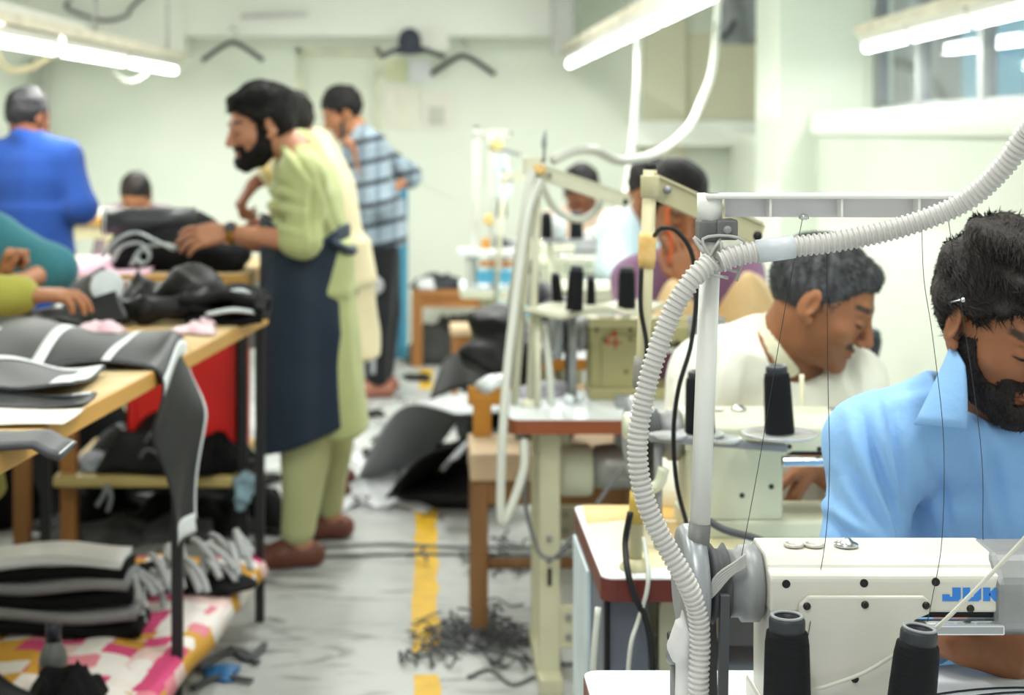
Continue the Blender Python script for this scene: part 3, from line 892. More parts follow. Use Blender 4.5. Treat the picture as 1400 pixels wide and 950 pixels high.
for i, (px, y_, w, h_) in enumerate(((140, 4.55, .12, .03), (262, 4.52, .13, .02), (275, 4.62, .07, .03))):
    tag(part('paper_scrap', crumple(pt(px, 0, y_)[0], y_, TZ, w, .12, h_, 50 + i, nu=16, nv=12, th=.002), mat('pink_white_paper', '#ece0e2', rough=.8, hex2='#e3b7c6', scale=14), smooth=True),
        ['pink and white paper scrap under the propped panel', 'white paper scrap in front of the looped black piece', 'crumpled white scrap under the black sleeves'][i], 'paper')

# pile on the second table
tag(part('patterned_cloth', MB().sheet(lambda U, V: np.stack([-2.1 + 1.1 * U, 5.72 + .6 * V, BZ + .012 + .012 * np.sin(U * 12 + V * 5) - .03 * stepf(V, .05, 0)], -1), 40, 14, .004), mat('pink_print', '#efdfe4', rough=.85, hex2='#e69cc0', scale=9), smooth=True), 'pink and white printed cloth on the left of the second table', 'cloth')
sdf_heap('garment_pile', 'big pile of black garment parts under the watch-wearing hand', 'garment',
    [el(V3(-.95, 6.05, BZ + .07), (.25, .2, .09), k=.05), el(V3(-.78, 6.0, BZ + .05), (.13, .17, .075), k=.04), el(V3(-1.0, 6.1, BZ + .15), (.2, .13, .07), k=.05), rc(V3(-1.13, 5.9, BZ + .03), V3(-.72, 5.86, BZ + .03), .035, .04, k=.03)], m_bc, .014, 20, 7, .012)
ra, rb = pt(140, 303, 5.98), pt(268, 302, 6.02)
rl = thing('leather_roll', 'dark grey leather roll lying on top of the pile', 'leather', (ra + rb) / 2)
part('roll', MB().tube([ra, lerp0(ra, rb, .3), lerp0(ra, rb, .6), rb], [.048, .052, .052, .05], 18), mat('charcoal_leather', '#33363b', rough=.4, bump=.1, bscale=80), rl, smooth=True)
part('white_end', MB().lathe([(.03, -.003), (.05, -.003), (.05, .004), (.03, .004)], lerp0(ra, rb, .03), rb - ra, 16), m_web, rl, smooth=True, label='pale roll end')
def ribbon(px, r=.013, flat=.25, Y=5.8):
    return MB().tube(spline([pt(a, b, c) for a, b, c in px], 8), r, 8, flat=flat)
for i, (px, lab) in enumerate((([(140, 352, 5.78), (158, 330, 5.76), (185, 318, 5.76), (215, 330, 5.72), (238, 342, 5.7)], 'longest white webbing strap looped over the black pile'),
                  ([(152, 358, 5.8), (165, 338, 5.77), (190, 332, 5.75), (205, 345, 5.74)], 'short white webbing strap under the longest one'),
                  ([(180, 362, 5.76), (195, 340, 5.74), (225, 334, 5.72), (240, 338, 5.7)], 'white webbing strap ending under the hand'),
                  ([(185, 352, 5.74), (196, 360, 5.73), (205, 350, 5.73), (196, 340, 5.74)], 'small white webbing loop hanging at the pile front'))):
    tag(part('webbing_strap', ribbon(px, .017, .3), m_web, smooth=True), lab, 'strap')

# under the second table
def crate():
    t = thing('crate', 'red plastic crate under the second table behind the black bundle', 'crate', (-.9, 6.2, .295))
    m = mat('red_plastic', '#e3221b', rough=.35, var=.08, scale=5, spec=.5)
    z0, z1 = .297, .82; x0, x1, y0, y1 = pt(172, 0, 5.95)[0], pt(326, 0, 5.95)[0], 5.95, 6.35
    part('front_panel', MB().box(x0, x1, y0, y0 + .012, z0, z1), m, t)
    part('back_panel', MB().box(x0, x1, y1 - .012, y1, z0, z1), m, t)
    part('side_panel', MB().box(x0, x0 + .012, y0, y1, z0, z1), m, t)
    part('side_panel', MB().box(x1 - .012, x1, y0, y1, z0, z1), m, t)
    part('base', MB().box(x0, x1, y0, y1, z0, z0 + .012), m, t)
    part('rim', MB().box(x0 - .01, x1 + .01, y0 - .012, y0 + .01, z1 - .04, z1).box(x0 - .01, x1 + .01, y1 - .01, y1 + .012, z1 - .04, z1), m, t, bevel=.004)
    for x in (x0 + .01, x1 - .04, (x0 + x1) / 2):
        part('rib', MB().box(x, x + .03, y0 - .014, y0, z0, z1 - .04), m, t, bevel=.004)
crate()
for i, (X, Y, w, h, lab) in enumerate(((-1.55, 6.95, .6, .62, 'added tall dark stack for the shade behind the second table, furthest left'), (-1.05, 7.0, .6, .5, 'added dark stack for the shade behind the red crate'), (-1.75, 6.35, .5, .5, 'added dark bundle for the shade between the brown wooden legs'), (-1.15, 6.3, .55, .2, 'added flat dark bundle for the shade beneath the low shelf'), (-.75, 6.3, .4, .19, 'black bundle beneath the right end of the low shelf'))):
    tag(part('garment_bundle', crumple(X, Y, 0, w, .4, h, 60 + i, nu=30, nv=22, edge=.15), m_bc, smooth=True), lab, 'garment')  # black bundles added to darken the space under and behind the table
tag(part('garment_bundle', crumple(-.95, 5.98, .3, .5, .3, .22, 71, nu=44, nv=32, edge=.25), m_bl, smooth=True), 'big black garment bundle on the low shelf of the second table', 'garment')
tag(part('garment_bundle', crumple(-.8, 5.9, .3, .25, .22, .14, 72, nu=30, nv=24, edge=.3), m_bc, smooth=True), 'smaller black bundle at the right end of the low shelf', 'garment')
for i, (px, py, s) in enumerate(((218, 600, 1), (232, 618, .8), (205, 622, .7))):
    c = pt(px, py, 5.78)
    tag(part('buckle_strap', MB().tube(spline([c + V3(-.05 * s, 0, -.01), c + V3(-.02 * s, -.01, .03 * s), c + V3(.03 * s, 0, .01), c + V3(.06 * s, 0, -.02)], 6), .009, 8, flat=.4), mat('grey_webbing', '#8d9092', rough=.7), smooth=True),
        ['grey strap on top of the black bundle', 'grey strap at the middle of the black bundle', 'short grey strap low on the black bundle'][i], 'strap')
tag(part('cloth_scraps', crumple(pt(125, 0, 5.9)[0], 6.0, .297, .14, .25, .05, 77, nu=20, nv=20), mat('floral_scrap', '#cdd3d8', rough=.85, hex2='#7f93a6', scale=40), smooth=True), 'pale blue and white scrap at the left end of the low shelf', 'cloth')
sdf_heap('rag', 'pale blue rag tied round the black leg under the tables', 'rag',
    [el(pt(335, 662, 5.76), (.045, .04, .045), k=.02), el(pt(330, 680, 5.75), (.03, .03, .05), k=.02), el(pt(345, 655, 5.74), (.03, .03, .03), k=.02)], cloth('pale_blue_rag', '#9fc0d2'), .012, 40, 9, .008)
for i, (pp, lab) in enumerate((([(146, 662, 5.76), (142, 676, 5.74), (132, 692, 5.74)], 'grey strap end hanging left from the low shelf'), ([(148, 662, 5.76), (152, 680, 5.74), (147, 700, 5.74)], 'grey strap end hanging straight from the low shelf'))):
    tag(part('strap', ribbon(pp, .009, .4), MATS['grey_webbing'], smooth=True), lab, 'strap')

# on the lower shelf of the near table: patchwork cloth, pads, strips
def patch_mat():
    m = mat('patchwork_print', '#f0e9e6', rough=.8, var=.04)
    nt = m.node_tree; b = nt.nodes['Principled BSDF']
    tc = nt.nodes.new('ShaderNodeTexCoord'); mp = nt.nodes.new('ShaderNodeMapping'); mp.inputs['Rotation'].default_value = (0, 0, .12)
    br = nt.nodes.new('ShaderNodeTexVoronoi'); br.distance = 'CHEBYCHEV'; br.inputs['Scale'].default_value = 13; br.inputs['Randomness'].default_value = .35
    nt.links.new(tc.outputs['Object'], mp.inputs[0]); nt.links.new(mp.outputs[0], br.inputs['Vector'])
    sp = nt.nodes.new('ShaderNodeSeparateColor'); nt.links.new(br.outputs['Color'], sp.inputs[0])
    r = nt.nodes.new('ShaderNodeValToRGB'); r.color_ramp.interpolation = 'CONSTANT'
    cols = [(0, '#f0ebe8'), (.24, '#d9487f'), (.4, '#efe6e2'), (.55, '#d9a23a'), (.72, '#e8c9c4'), (.8, '#f1ece8'), (.9, '#e58a9a')]
    e = r.color_ramp.elements
    e[0].position, e[0].color = 0, lin(cols[0][1]); e[1].position, e[1].color = cols[1][0], lin(cols[1][1])
    for p_, c_ in cols[2:]:
        q_ = e.new(p_); q_.color = lin(c_)
    nt.links.new(sp.outputs[0], r.inputs[0]); nt.links.new(r.outputs[0], b.inputs['Base Color'])
    return m
def pcloth(U, V):
    y = 2.4 + 2.66 * V
    xr = edge(y) - .02
    s = U
    x = -1.2 + (xr + .03 + 1.2) * s
    z = .2 + .006 * np.sin(U * 19 + V * 23) + .004 * np.sin(V * 41) - .05 * stepf(U, .97, 1.0)
    return np.stack([x, y, z + .004], -1)
tag(part('patchwork_cloth', MB().sheet(pcloth, 44, 60, .005), patch_mat(), smooth=True), 'pink, orange and white patchwork cloth covering the lower shelf of the near table', 'cloth')
sz = .212
pads = [(.0, m_bc, 'lowest'), (.036, mat('grey_foam', '#8e9193', rough=.7, var=.12), 'second'), (.072, m_bc, 'third'), (.108, MATS['grey_foam'], 'fourth'), (.14, m_bc, 'fifth'), (.165, mat('white_vinyl', '#eef1f2', rough=.4, var=.03), 'topmost')]
m_bl2 = m_bl
for i, (dz, mm, nm) in enumerate(pads):
    def pf(U, V, dz=dz, i=i):
        x = -1.2 + (.44 - .012 * i) * U; y = 4.22 + .17 * V + .01 * i
        return np.stack([x, y, sz + dz + .018 + .008 * np.sin(U * 6 + i) + .02 * (np.abs(V - .5) * -1 + .25)], -1)
    tag(part('padded_panel', MB().sheet(pf, 16, 8, .026), mm, smooth=True), '%s padded panel in the stack on the lower shelf, %s' % (nm, {0: 'resting on the patchwork', 1: 'grey', 2: 'black', 3: 'pale grey', 4: 'black', 5: 'white'}[i]), 'padded panel', 'padded panels stacked on the lower shelf')
strip0 = None
rs = np.random.RandomState(5)
k = 0
for i in range(30):
    u = i / 29
    px = 172 + 165 * u + rs.uniform(-6, 6); Y = 4.35 + .5 * u + rs.uniform(-.08, .08)
    c = V3(pt(px, 0, Y)[0], Y, sz + .04 + rs.uniform(0, .08) * (1 - .3 * u))
    if strip0 is None:
        strip0 = part('foam_strip', MB().tube(spline([(-.065, 0, 0), (-.03, 0, .014), (.03, 0, .012), (.07, 0, -.006)], 5), .011, 8, flat=.7), mat('pale_foam', '#b3b7b9', rough=.7, var=.12), smooth=True, org=(0, 0, 0))
        tag(strip0, 'rolled grey foam strip in the fanned heap on the patchwork cloth', 'strip', 'grey foam strips on the lower shelf')
        o = strip0
    else:
        o = copy_tree(strip0)
    o.location = tuple(c); o.rotation_euler = (rs.uniform(-.4, .4), rs.uniform(.1, .6), -1.0 + rs.uniform(-.5, .5))
tag(part('garment_bundle', crumple(pt(255, 0, 4.7)[0], 4.74, sz, .34, .3, .05, 81, nu=26, nv=22), m_bc, smooth=True), 'black cloth bundle under the foam strips', 'garment')
tag(part('garment_bundle', crumple(-.98, 3.55, sz, .5, .36, .16, 83, nu=34, nv=28), m_bl, smooth=True), 'black leather bundle at the bottom left corner', 'garment')
tag(part('garment_bundle', crumple(-.84, 3.72, sz, .16, .14, .1, 84, nu=22, nv=20), m_bc, smooth=True), 'small crumpled black bundle beside the bottle', 'garment')
bt = thing('bottle', 'squat bottle with dark cap and brown label on the patchwork cloth', 'bottle', (pt(73, 0, 3.8)[0], 3.8, sz))
bc = V3(pt(73, 0, 3.8)[0], 3.8, sz)
part('body', MB().lathe([(.03, 0), (.034, .005), (.034, .085), (.03, .1), (.017, .125), (.015, .13)], bc, seg=18), mat('grey_green_plastic', '#5d605c', rough=.4), bt, smooth=True)
part('label', MB().lathe([(.0345, .012), (.0352, .013), (.0352, .07), (.0345, .071)], bc, seg=18), mat('brown_label', '#a06a2e', rough=.6), bt, smooth=True)
part('cap', MB().lathe([(.019, .125), (.019, .165), (.016, .168)], bc, seg=16), mat('navy_plastic', '#1d2230', rough=.4), bt, smooth=True)
# offcuts on the floor, coloured darker to carry the gloom under the tables
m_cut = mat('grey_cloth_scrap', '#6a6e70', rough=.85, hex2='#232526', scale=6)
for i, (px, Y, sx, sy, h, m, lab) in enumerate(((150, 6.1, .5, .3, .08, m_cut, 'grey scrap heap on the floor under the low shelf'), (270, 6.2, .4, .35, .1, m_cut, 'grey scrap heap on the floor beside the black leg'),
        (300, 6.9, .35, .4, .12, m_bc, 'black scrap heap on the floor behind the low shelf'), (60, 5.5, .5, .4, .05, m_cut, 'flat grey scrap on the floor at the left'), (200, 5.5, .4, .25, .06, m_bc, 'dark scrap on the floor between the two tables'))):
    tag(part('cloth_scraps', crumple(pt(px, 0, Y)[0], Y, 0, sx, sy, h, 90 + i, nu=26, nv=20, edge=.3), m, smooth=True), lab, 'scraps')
tag(part('plastic_scrap', crumple(pt(305, 0, 4.6)[0] , 4.55, 0, .09, .12, .02, 97, nu=14, nv=12, th=.003), mat('blue_plastic', '#2f6fa8', rough=.5), smooth=True), 'blue plastic scrap on the floor by the near table', 'scrap')
for i, (pp, lab) in enumerate((([(270, 915, 4.55), (300, 895, 4.6), (330, 890, 4.7), (352, 905, 4.6)], 'long grey strip curling on the floor by the near table leg'), ([(315, 885, 4.8), (340, 900, 4.65), (362, 880, 4.75)], 'short dark strip on the floor by the near table leg'), ([(262, 940, 4.45), (300, 925, 4.5), (345, 930, 4.45)], 'grey strip lying across the blue scrap'))):
    P2 = [V3(pt(a, 0, zy(b, .012))[0], zy(b, .012), .012) for a, b, c in pp]
    tag(part('leather_strip', MB().tube(spline(P2, 8), .012, 8, flat=.5), MATS['dark_grey_leather'], smooth=True), lab, 'strip')

# ------------------------------------------------------------------ heap of cut leather in the aisle
def fl(px, py, z=0):
    Y = zy(py, z); return V3(pt(px, 0, Y)[0], Y, z)
m_wl = mat('pale_grey_hide', '#b4b8bb', rough=.5, var=.08, scale=5)
def bent(name, label, a, b, w, lift, m, seed, th=.006, curl=.0, cat='leather'):
    a = np.array(a, float); b = np.array(b, float)
    d = b - a; side = nrm(np.cross(d, (0, 0, 1.)))
    def fn(U, V):
        p = a + d * U[..., None] + side * ((V - .5) * w)[..., None]
        p[..., 2] += lift * np.sin(U * math.pi) + .012 * np.sin(U * 8 + seed + V * 4) - curl * (V - .5) ** 2 * 4
        return p
    return tag(part(name, MB().sheet(fn, 22, 12, th), m, smooth=True), label, cat)
sdf_heap('leather_heap', 'mound of black leather cuttings in the aisle beside the wooden chair', 'leather',
    [el(V3(.2, 6.85, .06), (.22, .3, .16), k=.08), el(V3(.08, 6.72, .04), (.2, .2, .09), k=.06), el(V3(.3, 7.2, .3), (.14, .2, .3), k=.06), el(V3(.27, 7.0, .46), (.09, .1, .1), k=.06)], m_bl, .03, 11, 3, .016)
bent('leather_hide', 'pale grey hide with a dark border leaning on the black mound', fl(538, 648, .03), pt(676, 560, 6.55), .42, .17, m_wl, 1)
bent('leather_hide', 'black hide lying over the front of the mound', fl(552, 672, .05), pt(700, 600, 6.32), .24, .09, m_bl, 2)
bent('leather_hide', 'small grey square of hide at the right of the mound', pt(606, 640, 6.22), pt(652, 600, 6.2), .14, .01, mat('mid_grey_hide', '#83868c', rough=.5), 3)
bent('leather_hide', 'black hide rolled on top of the mound near the machine legs', pt(630, 530, 6.9), pt(672, 468, 7.3), .3, .06, m_bl, 4, curl=.06)
bent('leather_hide', 'glossy black hide folded behind the mound', pt(640, 500, 7.4), pt(690, 462, 7.6), .24, .05, m_bl, 5, curl=.05)
bent('leather_hide', 'grey hide at the far foot of the mound', fl(540, 606, .03), pt(625, 560, 7.1), .22, .06, mat('mid_grey_hide', '#83868c', rough=.5), 6)
tag(part('plastic_sheet', crumple(fl(525, 640)[0], 7.05, 0, .36, 1.1, .05, 101, nu=30, nv=40, edge=.2, th=.003), mat('white_sheet', '#c9ced2', rough=.45, hex2='#e4e8ea', scale=7), smooth=True), 'crumpled white plastic sheet on the floor left of the mound', 'sheet')
for i, (px, py, w) in enumerate(((545, 598, .09), (520, 612, .08), (510, 568, .12), (570, 518, .16), (505, 630, .07))):
    c = fl(px, py)
    tag(part('leather_offcut', crumple(c[0], c[1], 0.03 if i in (0, 1, 4) else 0, w, w * 1.3, .03, 110 + i, nu=14, nv=14), m_bl, smooth=True), ['dark offcut in the middle of the white sheet', 'dark offcut at the left edge of the white sheet', 'grey-black offcut at the far end of the white sheet', 'black offcut on the floor near the yellow mark', 'tiny dark offcut low on the white sheet'][i], 'leather')
# loose scraps and cables on the floor
def scraps(px, py, n, sx, sy, seed, label):
    rs = np.random.RandomState(seed)
    m = MB(); c = fl(px, py)
    for i in range(n):
        p = c + V3(rs.normal() * sx, rs.normal() * sy, 0)
        a = rs.uniform(0, 6.28); l = rs.uniform(.02, .07)
        q = [p + V3(math.cos(a + t * .8) * l * (t - .5) * 2, math.sin(a + t * .8) * l * (t - .5) * 2, .005 + rs.uniform(0, .03)) for t in (0, .3, .6, 1)]
        m.tube(spline(q, 3), .006, 6, flat=.4)
    o = part('leather_cuttings', m, MATS['dark_grey_leather'], smooth=True)
    tag(o, label, 'cuttings', kind='stuff')
scraps(655, 870, 90, .09, .13, 1, 'tangle of thin dark leather cuttings round the wooden chair leg')
scraps(600, 890, 25, .06, .08, 2, 'scattered leather cuttings on the yellow line')
scraps(700, 770, 40, .12, .12, 3, 'dark cuttings under the wooden chair')
scraps(420, 690, 40, .35, .4, 4, 'scattered cuttings on the floor by the aproned man')
scraps(560, 560, 30, .3, .5, 6, 'scattered cuttings on the far aisle floor')
for i, (pp, lab) in enumerate((([(330, 742), (420, 748), (520, 744), (640, 748), (760, 747), (800, 744)], 'far grey cable taped across the floor'), ([(330, 752), (430, 760), (520, 758), (600, 757), (700, 758), (790, 756)], 'near grey cable taped across the floor'),
        ([(645, 880), (690, 893), (740, 905), (800, 908)], 'dark strip trailing from the chair leg to the machine stand'), ([(560, 690), (500, 685), (430, 680)], 'thin dark cable by the feet of the aproned man'), ([(640, 925), (670, 915), (700, 935), (730, 925)], 'thin dark cutting low on the aisle floor'))):
    tag(part('floor_cable', MB().tube(spline([fl(a, b, .007) for a, b in pp], 8), .006, 6), mat('cable_grey', '#6f7474', rough=.6), smooth=True), lab, 'cable')
# ------------------------------------------------------------------ people
def frame(f, roll=0):
    f = nrm(f); r = nrm(np.cross(f, (0, 0, 1.))); u = np.cross(r, f)
    if roll:
        r, u = r * math.cos(roll) + u * math.sin(roll), u * math.cos(roll) - r * math.sin(roll)
    return np.stack([r, f, u], 1)

def face_dir(yaw, pitch):
    """yaw: degrees turned from facing the camera towards picture right; pitch: degrees down"""
    a, b = math.radians(yaw), math.radians(pitch)
    return V3(math.sin(a) * math.cos(b), -math.cos(a) * math.cos(b), -math.sin(b))

class Head:
    def __init__(s, c, f, k=1.0, roll=0):
        s.c = np.array(c, float); s.R = frame(f, roll); s.k = k
    def p(s, x, y, z): return s.c + s.k * (s.R @ V3(x, y, z))
    def loc(s, v): return ((v - s.c) @ s.R) / s.k
    def e(s, c, r, **kw):
        R = kw.pop('R', np.eye(3))
        if 'k' in kw: kw['k'] *= s.k
        return el(s.p(*c), np.array(r) * s.k, s.R @ R, **kw)
    def cap(s, a, b, ra, rb, **kw): return rc(s.p(*a), s.p(*b), ra * s.k, rb * s.k, **kw)
    def prims(s):
        L = [s.e((0, -.012, .03), (.073, .094, .086)), s.e((0, .03, -.02), (.064, .062, .085), k=.03),
             s.e((0, .034, -.072), (.05, .052, .043), k=.025), s.e((0, .078, -.1), (.022, .018, .017), k=.025),
             s.cap((-.035, .082, .02), (.035, .082, .02), .011, .011, k=.015)]
        for q in (-1, 1):
            L += [s.e((q * .042, .06, -.028), (.022, .02, .018), k=.02)]
        for q in (-1, 1):
            L += [s.e((q * .031, .1, -.002), (.014, .015, .011), op='sub', k=.014)]
        for q in (-1, 1):
            L += [s.e((q * .031, .0795, -.002), (.0145, .0125, .0105), k=.003)]
        L += [s.cap((0, .088, .012), (0, .111, -.034), .007, .0115, k=.009)]
        for q in (-1, 1):
            L += [s.e((q * .013, .1, -.04), (.008, .01, .0075), k=.005)]
        L += [s.e((0, .0905, -.0615), (.022, .009, .0052), k=.004), s.e((0, .089, -.0725), (.019, .009, .0062), k=.004)]
        for q in (-1, 1):
            Re = np.array(Matrix.Rotation(math.radians(-q * 22), 3, 'Z') @ Matrix.Rotation(math.radians(-12), 3, 'X'))
            L += [s.e((q * .079, -.01, -.008), (.0065, .02, .033), R=Re, k=.006),
                  s.e((q * .088, -.002, -.006), (.0055, .0095, .018), R=Re, op='sub', k=.004),
                  s.e((q * .078, .004, -.036), (.006, .008, .009), k=.004)]
        return L

def hand(wr, d, n, right, s=1.0, curl=(20, 25, 15), spread=.12, thumb=.6):
    """wrist, finger direction, palm normal; five fingers with knuckle bends"""
    d = nrm(d); n = nrm(np.array(n, float) - d * (np.dot(n, d))); w = np.cross(d, n) * (1 if right else -1)   # thumb side
    wr = np.array(wr, float)
    L = []
    offs = (.032, .0107, -.0107, -.031); lens = (.94, 1.05, .98, .76); kn = (.083, .088, .084, .076)
    K = []
    for o, kd in zip(offs, kn):
        q = wr + (d * kd + w * o) * s
        K.append(q)
        L.append(rc(wr + (d * .012 + w * o * .45) * s, q, .0175 * s, .0125 * s, k=.012))
    for i in range(4):
        p = K[i]; a = 0
        fd = nrm(d + w * spread * offs[i] / .032)
        for j, (ln, r0, r1) in enumerate(((.042, .0098, .009), (.026, .009, .0082), (.021, .0082, .007))):
            a += math.radians(curl[j] * (1 + .12 * i))
            q = p + (fd * math.cos(a) + n * math.sin(a)) * ln * lens[i] * s
            L.append(rc(p, q, r0 * s, r1 * s, k=.0025)); p = q
    p = wr + (d * .022 + w * .022 + n * .006) * s
    q = p + nrm(d * .62 + w * .62 * 1 + n * .35 * thumb) * .042 * s
    L.append(rc(p, q, .0155 * s, .0115 * s, k=.008))
    q2 = q + nrm(d * .85 + w * .2 + n * .45 * thumb) * .032 * s
    L.append(rc(q, q2, .0112 * s, .0095 * s, k=.003))
    q3 = q2 + nrm(d * .9 - w * .05 + n * .45 * thumb) * .024 * s
    L.append(rc(q2, q3, .0095 * s, .008 * s, k=.003))
    return L

TORSO = [(0, .16, .118), (.2, .152, .115), (.45, .158, .118), (.68, .178, .116), (.84, .165, .098), (.94, .115, .075), (1, .065, .06)]
def torso(J, g=0, w=1, d=1, k=.05):
    xd = J['shR'] - J['shL']
    return loft(J['pel'] - (J['neck'] - J['pel']) * .06, J['neck'], xd, [(t, a * w + g, b * d + g) for t, a, b in TORSO], k=k)

def body_prims(J, H, hands, w=1, d=1, legs=True):
    L = [torso(J, -.016, w, d)]
    L += [rc(H.p(0, -.022, -.045), J['neck'] + V3(0, 0, .0), .054 * H.k, .062, k=.03)]
    for s in 'RL':
        sh, e, wr = J['sh' + s], J['el' + s], J['wr' + s]
        L += [rc(lerp(J['neck'], sh, .2), sh, .05, .05, k=.05), rc(sh, e, .05, .04, k=.03), rc(e, wr, .042, .027, k=.02)]
    if legs:
        for s in 'RL':
            h, kn, a = J['hip' + s], J['kn' + s], J['an' + s]
            L += [rc(h, kn, .08, .056, k=.05), rc(kn, a, .056, .036, k=.03)]
            t = a + nrm(J['toe' + s]) * .16; t = V3(t[0], t[1], max(.03, a[2] - .055))
            L += [rc(a + V3(0, 0, -.03) - nrm(J['toe' + s]) * .03, t, .036, .026, k=.03)]
    L += H.prims()
    for hnd in hands: L += hnd
    return L

def lerp(a, b, t): return np.array(a) * (1 - t) + np.array(b) * t

def sleeve(J, s, upto, r0=.066, r1=.056, r2=.045, k=.04):
    sh, e, wr = J['sh' + s], J['el' + s], J['wr' + s]
    L = [rc(lerp(J['neck'], sh, .25), sh, .058, r0 * .95, k=.05)]
    if upto <= 1:
        L.append(rc(sh, lerp(sh, e, upto), r0, r1, k=k))
    else:
        L += [rc(sh, e, r0, r1, k=k), rc(e, lerp(e, wr, upto - 1), r1, r2, k=k)]
    return L

def garment(name, prims, m, root, h, amp=.006, freq=16, seed=1, cut=None, aniso=(1, 1, .55), label=None, fine=None, sm=1, cr=None):
    V, Q = surf(prims, h, fine=fine, cut=cut)
    V = smooth_v(V, Q, sm)
    V = folds(V, Q, amp, freq, seed, aniso)
    if cr: V = creases(V, Q, *cr)
    return blob(name, V, Q, m, root, label=label)

SK = {'fair': '#c98d6c', 'mid': '#b27853', 'tan': '#a06844', 'dark': '#7d4a30'}
def hair_strands(H, Vh, Qh, Nn, spec, hm, root, name='hair_locks', down=False):
    """short locks lying on the hair's surface, combed forwards and sideways"""
    n, ln, wd, lift = spec
    rs = np.random.RandomState(7)
    ix = rs.randint(0, len(Vh), n)
    p = Vh[ix]; nn = Nn[ix]; q = H.loc(p)
    d = np.c_[q[:, 0] * 9 + .25, .9 - 0 * q[:, 1], -.25 - q[:, 1] * 4] + rs.normal(size=(n, 3)) * .28
    if down: d = np.c_[q[:, 0] * 2, .25 + 0 * q[:, 1], -1 + 0 * q[:, 1]] + rs.normal(size=(n, 3)) * .35
    d = d @ H.R.T
    d = d - nn * (d * nn).sum(1)[:, None]; d /= np.linalg.norm(d, axis=1)[:, None] + 1e-9
    s = np.cross(nn, d)
    L = ln * H.k * rs.uniform(.5, 1.1, n)[:, None]
    w = wd * rs.uniform(.7, 1.3, n)[:, None]
    a0 = p - nn * .002; a1 = p + d * L * .5 + nn * L * lift * .45; a2 = p + d * L + nn * L * lift * .25
    V = np.stack([a0 - s * w, a0 + s * w, a1 + s * w * .8, a1 - s * w * .8, a2, a1 + nn * w * .7, a0 + nn * w * .7], 1).reshape(-1, 3)
    F = []
    for i in range(n):
        b = i * 7
        F += [(b, b + 6, b + 5, b + 3), (b + 6, b + 1, b + 2, b + 5), (b + 3, b + 5, b + 4), (b + 5, b + 2, b + 4)]
    m = MB(); m.add(V, F)
    o = part(name, m, hm, root, fix=False)
    o['kind'] = 'stuff'

